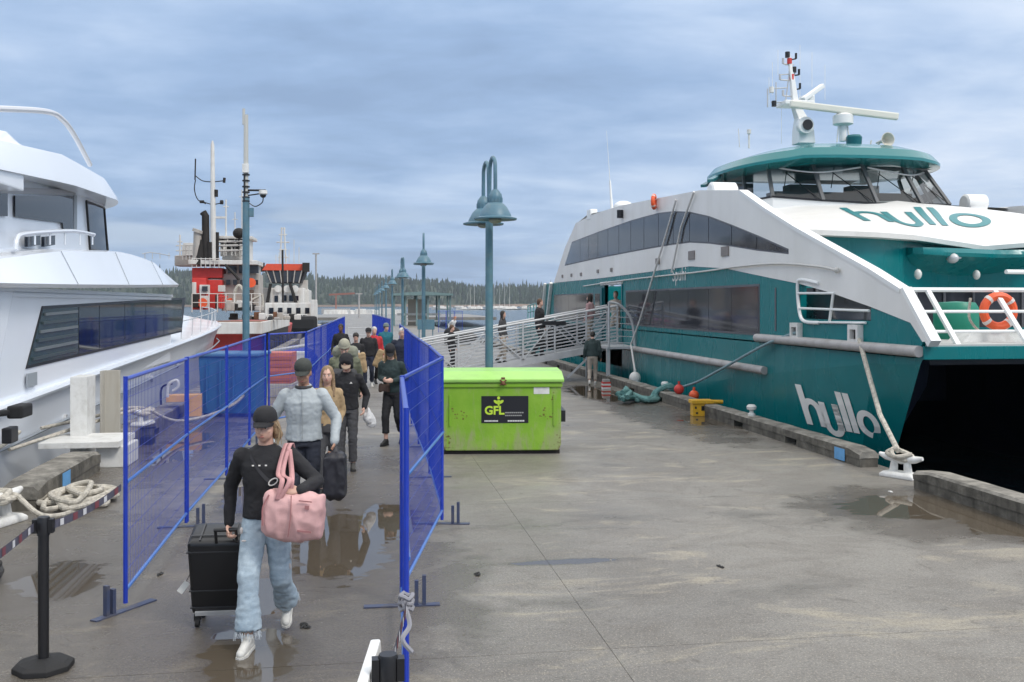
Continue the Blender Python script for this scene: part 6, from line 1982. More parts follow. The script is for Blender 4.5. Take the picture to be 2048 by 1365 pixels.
def make_hand(m, wrist, dirv, palm_n, side, size=1.0, curl=.6, fine=True):
    """palm with four fingers and a thumb; dirv = direction of the fingers, palm_n = palm facing"""
    d = V(dirv).normalized(); n = (V(palm_n) - d * V(palm_n).dot(d)).normalized(); x = d.cross(n) * side
    w = V(wrist); s = size
    pc = w + d * .05 * s
    m.cap(w - d * .01, pc + d * .02 * s, .027 * s, .036 * s, sq=.5, sqdir=n)
    m.cap(pc, pc + d * .03 * s, .038 * s, .036 * s, sq=.42, sqdir=n)
    ln = [.070, .080, .075, .058]
    for i in range(4):
        b = w + d * (.088 - .006 * abs(i - 1.3)) * s + x * (.027 - .018 * i) * s
        r = (.0095 - .0006 * i) * s
        c1 = curl * .9; c2 = curl * 2.0; c3 = curl * 3.0
        p0 = b; 
        for cc, L in ((c1, .42), (c2, .32), (c3, .26)):
            p1 = p0 + (d * math.cos(cc) + n * math.sin(cc)) * ln[i] * L * s
            m.cap(p0, p1, r, r * .92, n=8); p0 = p1
    t0 = w + d * .03 * s + x * .030 * s
    t1 = t0 + (d * .7 + x * .6 + n * .35).normalized() * .035 * s
    t2 = t1 + (d * .9 + n * .55).normalized() * .030 * s
    m.cap(t0, t1, .013 * s, .011 * s, n=8); m.cap(t1, t2, .011 * s, .0095 * s, n=8)

def person(loc, rz=0.0, label='', H=1.75, lvl=1, lean=0, pitch=0, yaw=0, top=C_BLACK, bottom=C_CHAR, shoe=SHOEB, skin=SKIN, hair=HAIRD, hstyle='short',
           hat=None, arms=None, legs=None, bulk=1.0, hood=None, group=None, collar=None, toplen=.0, flare=1.0, extra=None, turn=0, cuff=.11, lw=1.0):
    r = empty('person', loc, rz, label=label, cat='person', group=group)
    s = H / 1.75
    vox = (.0085, .013, .022)[lvl]; cv = (.010, .015, .024)[lvl]
    Lm = Matrix.Rotation(R(lean), 3, 'X')                 # forward is -Y: positive rotation about X leans back -> use +lean forward
    hip = V((0, 0, .93)) * s
    def up(p): return hip + Lm @ (V(p) * s - hip)
    # joints
    A_ = {'R': ((-.24, .02, 1.14), (-.27, -.06, .90)), 'L': ((.24, .02, 1.14), (.27, -.06, .90))}
    if arms: A_.update(arms)
    G_ = {'R': ((-.095, -.12, .50), (-.09, -.10, .09)), 'L': ((.095, -.02, .49), (.09, .22, .13))}
    if legs: G_.update(legs)
    b = bulk
    # ---------- body (skin)
    m = MB()
    hc = up((0, -.03, 1.625))
    HM = Lm @ Matrix.Rotation(R(yaw), 3, 'Z') @ Matrix.Rotation(R(pitch), 3, 'X')
    hp = lambda x, y, z: hc + HM @ (V((x, y, z)) * s)
    n1, k1 = (20, 14) if lvl == 0 else (12, 8)
    m.ell(hp(0, .012, .03), (.077 * s, .094 * s, .095 * s), n1, k1, M=HM)
    m.ell(hp(0, -.020, -.035), (.064 * s, .070 * s, .078 * s), n1, k1, M=HM)
    m.ell(hp(0, -.045, -.088), (.030 * s, .030 * s, .024 * s), 10, 6, M=HM)
    m.ell(hp(0, -.010, -.070), (.054 * s, .062 * s, .036 * s), 12, 6, M=HM)
    if lvl < 2:
        m.cap(hp(0, -.083, .012), hp(0, -.106, -.030), .009 * s, .0145 * s, n=8)
        m.ell(hp(0, -.082, -.062), (.022 * s, .012 * s, .011 * s), 8, 6, M=HM)
        m.ell(hp(0, -.070, .034), (.048 * s, .018 * s, .010 * s), 10, 6, M=HM)
        for q in (-1, 1):
            m.ell(hp(q * .040, -.060, -.022), (.022 * s, .020 * s, .018 * s), 8, 6, M=HM)
            m.ell(hp(q * .077, .012, -.008), (.010 * s, .020 * s, .031 * s), 8, 6, M=HM)
    nb = up((0, .01, 1.44))
    m.cap(nb, hc + HM @ V((0, .015, -.06)) * s, .060 * s, .054 * s, n=12)
    m.cap(up((-.14, 0, 1.40)), up((.14, 0, 1.40)), .045 * s, .045 * s)
    m.cap(up((0, 0, 1.36)), up((0, 0, .98)), .10 * s, .10 * s, sq=.7, sqdir=(0, 1, 0))
    wr_ = {}
    for q, sg in (('R', -1), ('L', 1)):
        e, w = A_[q][:2]
        sh = up((sg * .165, .0, 1.41)); e = V(e) * s; w = V(w) * s
        m.cap(sh, e, .040 * s, .036 * s); m.cap(e, w, .036 * s, .026 * s)
        hd = A_[q][2] if len(A_[q]) > 2 else (w - e).normalized()
        pn = A_[q][3] if len(A_[q]) > 3 else (-sg, 0, 0)
        cu = A_[q][4] if len(A_[q]) > 4 else .35
        if lvl < 2:
            make_hand(m, w, hd, pn, 1 if q == 'R' else -1, s * (1.0 if lvl else 1.0), cu)
        else:
            m.cap(w, w + V(hd).normalized() * .09 * s, .03 * s, .03 * s, sq=.6)
        k, a = [V(p) * s for p in G_[q][:2]]
        hj = V((sg * .09, 0, .90)) * s
        m.cap(hj, k, .07 * s, .05 * s); m.cap(k, a, .05 * s, .035 * s)
    body = remesh(m, 'body', skin, r, vox, 3 if lvl == 0 else 2)
    if lvl < 2:
        for q in (-1, 1):
            e = MB(); e.ell(hp(q * .031, -.0825, .006), (.0125 * s, .008 * s, .0065 * s), 10, 6, M=HM); e.build('eye', EYEW, body, world=False, smooth=True)
            e = MB(); e.ell(hp(q * .031, -.0885, .006), (.0062 * s, .004 * s, .0062 * s), 8, 6, M=HM); e.build('iris', EYED, body, world=False, smooth=True)
            e = MB(); e.tube([hp(q * .014, -.089, .024), hp(q * .032, -.090, .029), hp(q * .050, -.078, .024)], .0038 * s, 6); e.build('eyebrow', HAIRR if hair is not HAIRW else HAIRW, body, world=False)
        e = MB(); e.ell(hp(0, -.0925, -.061), (.021 * s, .0045 * s, .0065 * s), 10, 6, M=HM); e.build('lips', LIPS, body, world=False, smooth=True)
    # ---------- top
    m = MB()
    rings = []
    wl = .93 - toplen
    prof = [(wl, .168 * b, .118 * b, 0), (1.0, .160 * b, .112 * b, 0), (1.10, .152 * b, .108 * b, 0), (1.22, .165 * b, .118 * b, -.005), (1.33, .180 * b, .118 * b, -.002), (1.41, .172, .095, .005), (1.455, .105, .078, .01), (1.485, .070, .066, .012)]
    for z, rx, ry, oy in prof:
        c = (V((0, oy, z)) * s) if z < .93 else up((0, oy, z))
        Mx = Lm if z >= .93 else Matrix.Identity(3)
        rings.append([c + Mx @ V((rx * s * math.cos(2 * PI * j / 20), ry * s * math.sin(2 * PI * j / 20), 0)) for j in range(20)])
    m.loft(rings)
    for q, sg in (('R', -1), ('L', 1)):
        e, w = [V(p) * s for p in A_[q][:2]]
        sh = up((sg * .165 * min(b, 1.1), .0, 1.395))
        m.cap(sh, e, .062 * s * b, .050 * s * b, n=14); m.cap(e, e.lerp(w, .97), .050 * s * b, .036 * s * b ** 1.5, n=14)
    if collar or hood:
        m.tube([up((.068 * math.cos(2 * PI * j / 14), .012 + .064 * math.sin(2 * PI * j / 14), 1.485 + .01 * math.sin(2 * PI * j / 14))) for j in range(14)], .016 * s, 8, closed=True)
    jk = remesh(m, 'jacket' if (collar or hood) else 'top', top, r, cv, 4, wr=(.0040, .007, .009)[lvl], wf=11, ws=(1, .8, 1.3), seed=hash(label) % 97 * 1.0 if False else len(label) * 1.3)
    # ---------- trousers
    m = MB()
    rings = []
    for z, rx, ry in ((.86, .158, .118), (.93, .155, .112), (1.0, .145, .102)):
        rings.append([V((rx * s * math.cos(2 * PI * j / 18), ry * s * math.sin(2 * PI * j / 18), z * s)) for j in range(18)])
    m.loft(rings)
    for q, sg in (('R', -1), ('L', 1)):
        k, a = [V(p) * s for p in G_[q][:2]]
        hj = V((sg * .082, 0, .88)) * s
        m.cap(hj, k, .092 * s * lw ** .5, .068 * s * lw, n=14)
        a2 = k.lerp(a, 1 - cuff / .41 * .4)
        dd = (a - k).normalized()
        rr = []
        u = dd.orthogonal().normalized(); v = dd.cross(u)
        for t_, rad in ((-.05, .062), (.0, .068), (.35, .064), (.7, .060 * flare), (1.0, .064 * flare)):
            c = k.lerp(a2, t_)
            rr.append([c + (u * math.cos(2 * PI * j / 14) + v * math.sin(2 * PI * j / 14)) * rad * s * lw for j in range(14)])
        m.loft(rr)
    tr = remesh(m, 'trousers', bottom, r, cv, 3, wr=(.0050, .006, .008)[lvl], wf=11, ws=(1, 1, 1.5), seed=5.5 + len(label), ragged=(.16 if flare > 1.1 else None))
    # ---------- shoes
    for q, sg in (('R', -1), ('L', 1)):
        k, a = [V(p) * s for p in G_[q][:2]]
        toe = V(G_[q][2]) if len(G_[q]) > 2 else V((sg * .12, -1, -.0 if a.z < .11 * s else -.35))
        toe.normalize()
        M_ = Matrix((toe.cross(V((0, 0, 1))).normalized(), -toe * -1, V((0, 0, 1)))).transposed()
        side = toe.cross(V((0, 0, 1))).normalized(); upv = side.cross(toe).normalized()
        m = MB()
        sole = a - upv * .052 * s
        m.cap(a + upv * .01, sole - toe * .035 * s + upv * .015, .040 * s, .036 * s, n=10)
        m.cap(sole - toe * .03 * s, sole + toe * .155 * s - upv * .004, .034 * s, .030 * s, n=12)
        m.cap(a, sole + toe * .10 * s + upv * .012, .038 * s, .032 * s, n=12)
        m.cap(sole + toe * .06 * s + side * .012, sole + toe * .15 * s + side * .006, .034 * s, .028 * s, n=12)
        so = remesh(m, 'shoe', shoe, r, max(cv * .8, .009), 2)
        m = MB(); pr = []
        for z_ in (-.040, -.018):
            pr.append([sole + toe * (x * s) + side * (y * s) + upv * (z_ * s) for x, y in ((-.07, -.02), (-.05, -.034), (.04, -.034), (.12, -.042), (.175, -.025), (.188, 0), (.175, .03), (.11, .046), (.03, .038), (-.05, .034), (-.07, .02))])
        m.loft(pr); m.build('sole', SHOEW if shoe is SHOEW else RUBBER, so, world=False, smooth=True, sharp=40)
    # ---------- hair
    if hair and hstyle != 'none':
        m = MB()
        if hstyle in ('short', 'bald', 'long', 'pony'):
            m.ell(hp(0, .022, .045), (.084 * s, .095 * s, .092 * s), 14, 10, M=HM)
            m.ell(hp(0, .045, .0), (.078 * s, .068 * s, .075 * s), 14, 10, M=HM)
        if hstyle == 'long':
            for q in (-1, 1):
                m.cap(hp(q * .066, .01, .03), hp(q * .088, -.01, -.17), .030 * s, .026 * s, sq=.8); m.cap(hp(q * .08, -.005, -.12), hp(q * .09, -.05, -.27), .028 * s, .018 * s)
            m.cap(hp(0, .06, .0), hp(0, .07, -.2), .07 * s, .055 * s, sq=.6, sqdir=(0, 1, 0))
        if hstyle == 'pony':
            m.cap(hp(.05, .05, .0), hp(.075, .06, -.08), .045 * s, .04 * s)
            m.cap(hp(-.045, .05, .0), hp(-.06, .06, -.05), .03 * s, .03 * s)
            m.cap(hp(.074, -.01, .02), hp(.080, .0, -.055), .016 * s, .012 * s)
        remesh(m, 'hair', hair, r, (.008, .012, .02)[lvl], 2, wr=.004, wf=28, ws=(1, 1, .35))
    # ---------- hat / hood
    if hat == 'cap':
        cm = C_BLACK if extra is None else extra.get('hat', C_BLACK)
        m = MB(); rings = []
        for z, k_ in ((.035, 1.0), (.05, 1.015), (.075, .98), (.10, .88), (.122, .68), (.136, .4), (.14, .05)):
            rings.append([hp(.089 * k_ * math.cos(2 * PI * j / 24), .012 + .105 * k_ * math.sin(2 * PI * j / 24), z + .012) for j in range(24)])
        m.loft(rings)
        c_ = m.build('cap', cm, r, world=False, smooth=True, sharp=60)
        m = MB(); rows = []
        for t_ in range(7):
            f = t_ / 6
            rows.append([hp(.086 * math.sin(a) * (1 - .12 * f), .005 - (.096 + .072 * f) * math.cos(a) if True else 0, .052 - .022 * f - .018 * (math.sin(a) ** 2)) for a in [R(-72 + 144 * j / 12) for j in range(13)]])
        m.sheet(rows); m.sheet([[p - HM @ V((0, 0, .004)) for p in rw] for rw in rows])
        m.build('brim', cm, c_, world=False, smooth=True)
    elif hat == 'beanie':
        cm = extra['hat']
        m = MB(); m.ell(hp(0, .02, .065), (.090 * s, .104 * s, .088 * s), 16, 10, M=HM); m.tube([hp(.088 * math.cos(2 * PI * j / 16), .015 + .102 * math.sin(2 * PI * j / 16), .045) for j in range(16)], .016, 6, closed=True)
        remesh(m, 'beanie', cm, r, .012, 2, wr=.003, wf=25)
    elif hat == 'hood':
        m = MB(); m.ell(hp(0, .03, .045), (.105 * s, .115 * s, .105 * s), 16, 10, M=HM); m.ell(hp(0, .05, -.05), (.10 * s, .09 * s, .10 * s), 16, 10, M=HM)
        m.tube([hp(.088 * math.sin(a), -.075 + .03 * abs(math.cos(a)), .085 * math.cos(a) + .01) for a in [R(-125 + 250 * j / 14) for j in range(15)]], .022 * s, 8)
        remesh(m, 'hood', top, r, cv, 3, wr=.005, wf=12)
    if hood == 'down':
        m = MB(); m.cap(up((-.08, .09, 1.46)), up((.08, .09, 1.46)), .05 * s, .05 * s); remesh(m, 'hood', top, r, cv, 2, wr=.005, wf=12)
    r['_'] = 0; del r['_']
    return r, up, hp, jk

def bag_mb(c, size, M=None, lumps=0, soft=.03):
    m = MB(); x, y, z = [k / 2 for k in size]
    M = M or Matrix.Identity(3)
    r0 = min(size) * .32
    for a in (-1, 1):
        for b in (-1, 1):
            m.cap(V(c) + M @ V((a * (x - r0), b * (y - r0 if y > r0 else 0), -z + r0)), V(c) + M @ V((a * (x - r0) * .92, b * (y - r0 if y > r0 else 0) * .9, z - r0)), r0, r0)
    m.box(V(c), (size[0] - .02, size[1] - .02, size[2] - r0 * 1.2), M=M)
    return m
WG = 'people walking in along the fenced walkway'
# --- woman in front
o = at(533, 1290, 7.0)
wl = V((o.x, o.y, 0))
pw, up, hp, jk = person(wl, R(-4), 'woman in black top, cap and ripped light jeans pulling a black suitcase', H=1.65, lvl=0, lean=3, pitch=4, yaw=-8,
    top=C_BLACK, bottom=DENIM, shoe=SHOEW, hair=HAIRB, hstyle='pony', hat='cap', group=WG, bulk=1.07, flare=1.3, cuff=.14, lw=1.16,
    arms={'R': ((-.285, .10, 1.15), (-.30, .10, .86), (.05, -.25, -1), (.9, -.3, 0), .75), 'L': ((.39, -.07, 1.20), (.30, -.35, 1.185), (-1, -.10, .0), (0, .55, -.6), .8)},
    legs={'R': ((-.10, -.20, .53), (-.085, -.28, .095), (-.18, -1, -.06)), 'L': ((.11, -.02, .47), (.115, .30, .17), (.05, -1, -.42))})
# waistband and top details
m = MB()
for k, x in enumerate((-.075, -.028, .020)):
    p = up((x, -.118 - .006, 1.345)); m.box(p, (.014, .006, .009))
m.build('print', LETW, jk, world=False)
m = MB()
q = [up((-.10, -.105, 1.42)), up((-.04, -.130, 1.32)), up((.03, -.135, 1.24)), up((.09, -.130, 1.20)), up((.16, -.08, 1.12))]
m.sheet([[p + V((0, 0, .019)), p - V((.0, 0, .019))] for p in catmull(q, 6)]); m.build('crossbody_strap', mat('strap_charcoal', (.04, .04, .045), .7), pw, world=False)
m = MB(); c = up((.075, -.142, 1.225)); m.tube([c + V((.030 * math.cos(a) - .008 * math.sin(a), -.002, .018 * math.sin(a) + .018 * math.cos(a))) for a in [2 * PI * k / 12 for k in range(12)]], .005, 6, closed=True); m.build('buckle', LETW, pw, world=False)
# frayed hems
rng = random.Random(1)
fr_ = mat('frayed_cotton', (.55, .60, .64), .9)
for (kx, ky, kz, r_) in ((-.085, -.265, .135, .082), (.115, .262, .22, .080)):
    m = MB()
    for k in range(90):
        a = rng.random() * 2 * PI; p = V((kx + r_ * math.cos(a), ky + r_ * math.sin(a) * .95, kz + rng.uniform(-.005, .02)))
        m.tube([p, p + V((rng.uniform(-.012, .012), rng.uniform(-.012, .012), -rng.uniform(.015, .05)))], .0022, 4, caps=False)
    m.build('frayed_hem', fr_, pw, world=False)
m = MB()
for (x, y, z, w, h) in ((-.155, -.115, .80, .02, .05), (-.13, -.165, .74, .03, .012), (.165, -.06, .72, .018, .03), (.17, -.04, .52, .02, .05), (.175, -.03, .60, .015, .06)):
    m.ell((x, y, z), (w * .6, .014, h * .5), 10, 6)
m.build('rips', mat('rip_pale', (.50, .47, .46), .9), pw, world=False, smooth=True)
hr_ = random.Random(6)
m = MB()
for k in range(26):
    x0_ = hr_.uniform(.055, .085); q_ = [hp(x0_, hr_.uniform(-.01, .05), .03), hp(x0_ + .012 + hr_.uniform(0, .02), .03, -.04), hp(x0_ + hr_.uniform(-.01, .03), .04 + hr_.uniform(-.02, .02), -.10 - hr_.random() * .06)]
    m.tube(catmull(q_, 4), .0022, 4)
m.build('loose_strands', mat('pale_blonde', (.42, .32, .20), .6), pw, world=False)
# pink duffel held by the woman
dg_ = empty('duffel_bag', wl, R(-4), label='pink duffel bag hanging from the shoulder of the woman in front', cat='bag')
PINK = cloth('pink_bag', (.64, .38, .37), rough=.6, var=.10, vscale=9, bump=.2)
PINKS = cloth('pink_strap', (.56, .29, .29), rough=.6)
m = MB(); c = V((.235, -.30, .955))
Mb = Matrix.Rotation(R(-8), 3, 'Z') @ Matrix.Rotation(R(5), 3, 'Y')
rings = []
for k in range(13):
    t_ = -1 + 2 * k / 12; sx = .200 * t_
    hh = .168 * (1 - .16 * abs(t_) ** 4) + .008 * math.sin(k * 1.7); ww = .10 * (1 - .35 * abs(t_) ** 5)
    rings.append([c + Mb @ V((sx, ww * math.copysign(abs(math.cos(a)) ** .7, math.cos(a)), hh * math.copysign(abs(math.sin(a)) ** .8, math.sin(a)) - .02 * (1 - t_ * t_))) for a in [2 * PI * j / 20 for j in range(20)]])
m.loft(rings); m.ell(c + V((0, 0, .0)), (.2, .09, .14))
remesh(m, 'bag_body', PINK, dg_, .010, 3, wr=.011, wf=8, ws=(1, 1, .8), seed=3)
m = MB(); sp = up((.155, -.02, 1.465))
for dx, dy in ((0, -.0), (.05, .03)):
    q = [c + Mb @ V((-.10 + dx * .3, -.09, .10)), c + V((-.07 + dx, -.06, .24)), sp + V((-.03 + dx * .6, -.165, -.16)), sp + V((-.005 + dx * .5, -.055, -.01)), sp + V((.01 + dx * .5, .02, .022)), sp + V((.02 + dx * .4, .09, -.06))]
    q = catmull(q, 8); m.sheet([[p - V((.017, 0, 0)), p + V((.017, .0, 0))] for p in q])
q = catmull([V((.235, -.33, 1.18)), V((.22, -.27, 1.14)), V((.235, -.335, 1.08))], 4)
q = catmull([sp + V((.03, -.06, -.01)), sp + V((.055, -.12, -.15)), V((.225, -.33, 1.19)), V((.21, -.33, 1.08))], 8); m.sheet([[p - V((.018, 0, 0)), p + V((.018, 0, 0))] for p in q])
o_ = m.build('strap', PINKS, dg_, world=False, smooth=True)
sd = o_.modifiers.new('s', 'SOLIDIFY'); sd.thickness = .006
m = MB(); m.tube(catmull([c + Mb @ V((-.16, -.085, .13)), c + Mb @ V((-.19, -.10, .04)), c + Mb @ V((-.18, -.1, -.08))], 6), .006, 6); m.tube(catmull([c + Mb @ V((.0, -.108, .145)), c + Mb @ V((.01, -.118, .0)), c + Mb @ V((.0, -.1, -.14))], 6), .004, 6)
m.build('piping', mat('pink_dark', (.38, .17, .17), .6), dg_, world=False)
m = MB(); m.box(c + Mb @ V((.115, -.112, .075)), (.030, .006, .026), M=Mb); m.box(c + Mb @ V((.10, -.108, .115)), (.09, .006, .008), M=Mb); m.box(c + Mb @ V((.11, -.108, -.09)), (.095, .006, .012), M=Mb)
m.build('patch', mat('pink_dark', (.38, .17, .17), .6), dg_, world=False)
# suitcase
sc = gr(455, 1222)
su = empty('suitcase', (wl.x - .36, wl.y + .31, 0), R(-2), label='big black hard suitcase pulled by the woman in front', cat='suitcase')
def scm(p): return p
tilt = Matrix.Rotation(R(17), 3, 'X')
m = MB(); m.box(tilt @ V((0, .16, .40)), (.42, .30, .60), M=tilt); m.build('shell', mat('suitcase_black', (.010, .011, .014), .38), su, world=False, bevel=.035, smooth=True, sharp=60)
m = MB()
for z in (.16, .30, .62): m.box(tilt @ V((0, .16, z)), (.428, .306, .012), M=tilt)
for x in (-.12, .12): m.box(tilt @ V((x, .16, .705)), (.012, .25, .006), M=tilt)
m.box(tilt @ V((0, .10, .708)), (.40, .012, .006), M=tilt)
m.build('ridge', mat('suitcase_trim', (.03, .032, .038), .3), su, world=False, bevel=.003)
m = MB()
hcx = [tilt @ V((-.06, .02, .70)), tilt @ V((-.06, .02, .86)), tilt @ V((.10, .02, .86)), tilt @ V((.10, .02, .70))]
m.tube([tilt @ V((.0, .02, .69)), tilt @ V((.0, .01, .80))], .011, 8); m.tube([tilt @ V((.145, .02, .69)), tilt @ V((.145, .01, .80))], .011, 8); m.tube([tilt @ V((-.01, .01, .80)), tilt @ V((.155, .01, .80))], .015, 8)
m.build('handle', BLACK, su, world=False, smooth=True)
m = MB()
for x in (-.17, .17):
    for y in (.04, .28):
        p = tilt @ V((x, y, .10)); p.z = .07; m.tube([(p.x - .015, p.y, .035), (p.x + .015, p.y, .035)], .034, 12); m.box((p.x, p.y, .075), (.045, .05, .05)); m.build('wheel', RUBBER, su, world=False); m = MB()
m = MB(); m.box(tilt @ V((.0, .005, .115)), (.36, .02, .03), M=tilt); m.build('reflective_strip', ALU, su, world=False)
m = MB(); M_ = Matrix.Rotation(R(38), 3, 'Y'); m.box((-.27, .0, .30), (.045, .004, .095), M=M_); m.build('luggage_tag', PWHITE, su, world=False)
m = MB(); m.tube([(-.25, .0, .34), (-.215, .03, .42)], .003, 5); m.build('tag_loop', BLACK, su, world=False)

# --- man in light grey jacket
o = at(608, 0, 10.4); ml = V((o.x, o.y, 0))
pm, up, hp, jk = person(ml, R(-3), 'man in light grey zipped jacket, dark cap and navy trousers behind the front woman', H=1.80, lvl=0, lean=4, pitch=13, yaw=-6,
    top=C_GREY, bottom=C_DNAVY, shoe=SHOEB, skin=SKIN2, hair=HAIRR, hstyle='short', hat='cap', extra={'hat': cloth('dark_olive_cap', (.045, .05, .045))}, group=WG, bulk=1.14, collar=True,
    arms={'R': ((-.335, .02, 1.13), (-.31, -.12, .90)), 'L': ((.335, .0, 1.14), (.325, -.17, .92), (0, -.25, -1), (-1, 0, 0), .7)})
m = MB(); q = [up((.0, -.148, 1.45)), up((.0, -.155, 1.3)), up((0, -.150, 1.1)), up((0, -.152, .96))]; m.tube(q, .004, 6); m.build('zip', mat('zip_grey', (.25, .27, .28), .4), jk, world=False)
m = MB(); m.tube([up((.075 * math.cos(a), .012 + .072 * math.sin(a), 1.475 + .03 * (math.sin(a) < -.3) * 0)) for a in [2 * PI * k / 16 for k in range(16)]], .020, 8, closed=True)
remesh(m, 'collar', C_CHAR, jk, .01, 2)
bb = empty('travel_bag', ml, R(-3), label='big black soft bag carried by the man in the grey jacket', cat='bag')
m = bag_mb((.345, -.22, .60), (.235, .26, .50)); m.cap((.345, -.22, .78), (.345, -.2, .88), .075, .03)
remesh(m, 'bag_body', cloth('black_bag', (.018, .018, .025), rough=.5), bb, .012, 4, wr=.009, wf=7, ws=(1.4, 1, .8))
m = MB(); m.tube(catmull([(.27, -.22, .78), (.33, -.2, .915), (.42, -.22, .78)], 6), .011, 8); m.build('strap', BLACK, bb, world=False)

# --- hooded person in black jacket
o = at(694, 0, 14.1); l = V((o.x, o.y, 0))
pp_, up, hp, jk = person(l, R(-3), 'person in black hooded jacket with peak pulled low and charcoal trousers', H=1.68, lvl=0, lean=9, pitch=30, top=C_BLACK, bottom=C_CHAR, shoe=cloth('grey_boot', (.06, .058, .055)), hair=None, hat='hood', group=WG, bulk=1.08, hood='up',
    arms={'R': ((-.25, .08, 1.12), (-.20, -.02, .93)), 'L': ((.29, .09, 1.12), (.26, -.02, .94))}, legs={'R': ((-.085, -.03, .49), (-.085, -.04, .09)), 'L': ((.09, -.06, .49), (.09, -.02, .09))})
m = MB(); rows = [[hp((.075 * math.sin(a)), -.055 - (.05 + .05 * f) * math.cos(a), .05 - .02 * f) for a in [R(-70 + 140 * j / 10) for j in range(11)]] for f in (0, .5, 1)]
m.sheet(rows); m.sheet([[p - V((0, 0, .006)) for p in rw] for rw in rows]); m.build('cap_peak', cloth('peak_beige', (.40, .30, .22)), pp_, world=False)
m = MB(); m.prism([(.0, 0), (.022, .03), (.044, 0)], lambda u, v, t: up((.05 + u, t, 1.34 + v)), -.142, -.138); m.build('chest_logo', LETW, jk, world=False)
wb = empty('plastic_bag', l, R(-3), label='white plastic bag carried at the side of the hooded person', cat='bag')
m = MB(); m.cap((.31, -.03, .88), (.31, -.03, .74), .03, .085, sq=.55, sqdir=(1, 0, 0)); m.cap((.31, -.03, .76), (.35, -.03, .68), .08, .075, sq=.5, sqdir=(0, 1, 0)); remesh(m, 'bag_body', C_WHITE, wb, .012, 2, wr=.01, wf=14)
# --- blonde woman half hidden
o = at(655, 0, 12.2); l = V((o.x, o.y, 0))
person(l, R(-3), 'blonde person half hidden between the grey jacket man and the hooded person', H=1.62, lvl=1, top=C_TAN, bottom=C_CHAR, hair=HAIRB, hstyle='long', group=WG, arms={'R': ((-.22, .06, 1.12), (-.15, -.10, .98)), 'L': ((.2, .06, 1.14), (.16, -.12, .98))}, bulk=.92)
# --- big rucksack walker in olive hat
o = at(690, 0, 16.6); l = V((o.x, o.y, 0))
p3, up, hp, jk = person(l, R(-3), 'walker in olive beanie and olive jacket with a big rucksack', H=1.80, lvl=1, lean=10, pitch=22, top=C_OLIVE, bottom=C_CHAR, hair=HAIRB, hat='beanie', extra={'hat': cloth('olive_hat', (.33, .32, .25))}, group=WG, bulk=1.2, collar=True)
rk = empty('rucksack', l, R(-3), label='big olive and black rucksack on the back of the walker in olive beanie', cat='rucksack')
m = bag_mb(up((0, .24, 1.22)), (.42, .28, .60)); m.cap(up((-.1, .2, 1.50)), up((.1, .2, 1.50)), .12, .12); remesh(m, 'bag_body', C_OLIVEG, rk, .016, 3, wr=.012, wf=7)
m = MB(); m.cap(up((-.13, -.16, 1.22)), up((.13, -.16, 1.22)), .09, .09); m.cap(up((-.12, -.15, 1.08)), up((.12, -.15, 1.08)), .08, .08); remesh(m, 'front_pack', C_CHAR, rk, .015, 2, wr=.008, wf=8)
# --- cap and long blond hair, dark green coat
o = at(786, 0, 16.6); l = V((o.x, o.y, 0))
p4, up, hp, jk = person(l, R(-22), 'person in black cap with long blonde hair and dark green coat looking down', H=1.72, lvl=1, lean=9, pitch=28, yaw=20, top=C_GREEN, bottom=C_BLACK, hair=HAIRB, hstyle='long', hat='cap', group=WG, bulk=1.05, collar=True, cuff=.3,
    arms={'R': ((-.22, -.02, 1.16), (-.08, -.24, 1.14)), 'L': ((.24, .0, 1.16), (.10, -.24, 1.13))})
bg_ = empty('belt_bag', l, R(-22), label='brown bag at the hip of the person in the dark green coat', cat='bag')
m = bag_mb((-.1, -.15, .98), (.2, .1, .16)); remesh(m, 'bag_body', cloth('brown_bag', (.08, .05, .04)), bg_, .014, 2)
# --- old man with white hair, navy jacket
o = at(804, 0, 24.2); l = V((o.x, o.y, 0))
person(l, R(-3), 'white-haired man in navy jacket at the right of the walking group', H=1.80, lvl=1, lean=3, top=C_NAVY, bottom=C_GREEN, shoe=cloth('grey_shoe', (.3, .3, .28)), hair=HAIRW, hstyle='short', group=WG, bulk=1.25, collar=True)
# --- teal jacket
o = at(770, 0, 32); l = V((o.x, o.y, 0))
person(l, R(25), 'person in bright teal jacket and grey beanie turned aside', H=1.76, lvl=2, lean=6, yaw=10, top=C_TEAL, bottom=C_TAN, hair=HAIRR, hat='beanie', extra={'hat': cloth('grey_beanie', (.16, .20, .20))}, group=WG, bulk=1.15, collar=True)
o = at(748, 0, 29.0); l = V((o.x, o.y, 0))
person(l, R(10), 'grey-haired person in red jacket behind the black jacket walker', H=1.72, lvl=2, lean=3, top=C_RED, bottom=C_BLACK, hair=HAIRW, group=WG, bulk=1.1, collar=True)
o = at(737, 0, 28.0); l = V((o.x, o.y, 0))
person(l, R(-3), 'dark-haired walker all in black with white trainers in the middle of the group', H=1.70, lvl=2, lean=3, top=C_BLACK, bottom=C_NAVY, shoe=SHOEW, hair=HAIRD, hat='cap', group=WG, bulk=1.15, collar=True)
o = at(712, 0, 25.0); l = V((o.x, o.y, 0))
pq, up, hp, jk = person(l, R(-3), 'person in black looking at a white phone or paper near the group centre', H=1.66, lvl=2, lean=4, pitch=20, top=C_BLACK, bottom=C_CHAR, hair=HAIRD, group=WG, arms={'R': ((-.22, -.02, 1.14), (-.06, -.24, 1.12)), 'L': ((.22, .0, 1.14), (.08, -.24, 1.12))})
m = MB(); m.box((0, -.34, 1.14), (.20, .02, .16)); o = m.build('paper', C_WHITE, None, world=False); o.location = l; tag(o, 'white folded paper held by the person in black', 'paper')
o = at(682, 0, 30); l = V((o.x, o.y, 0))
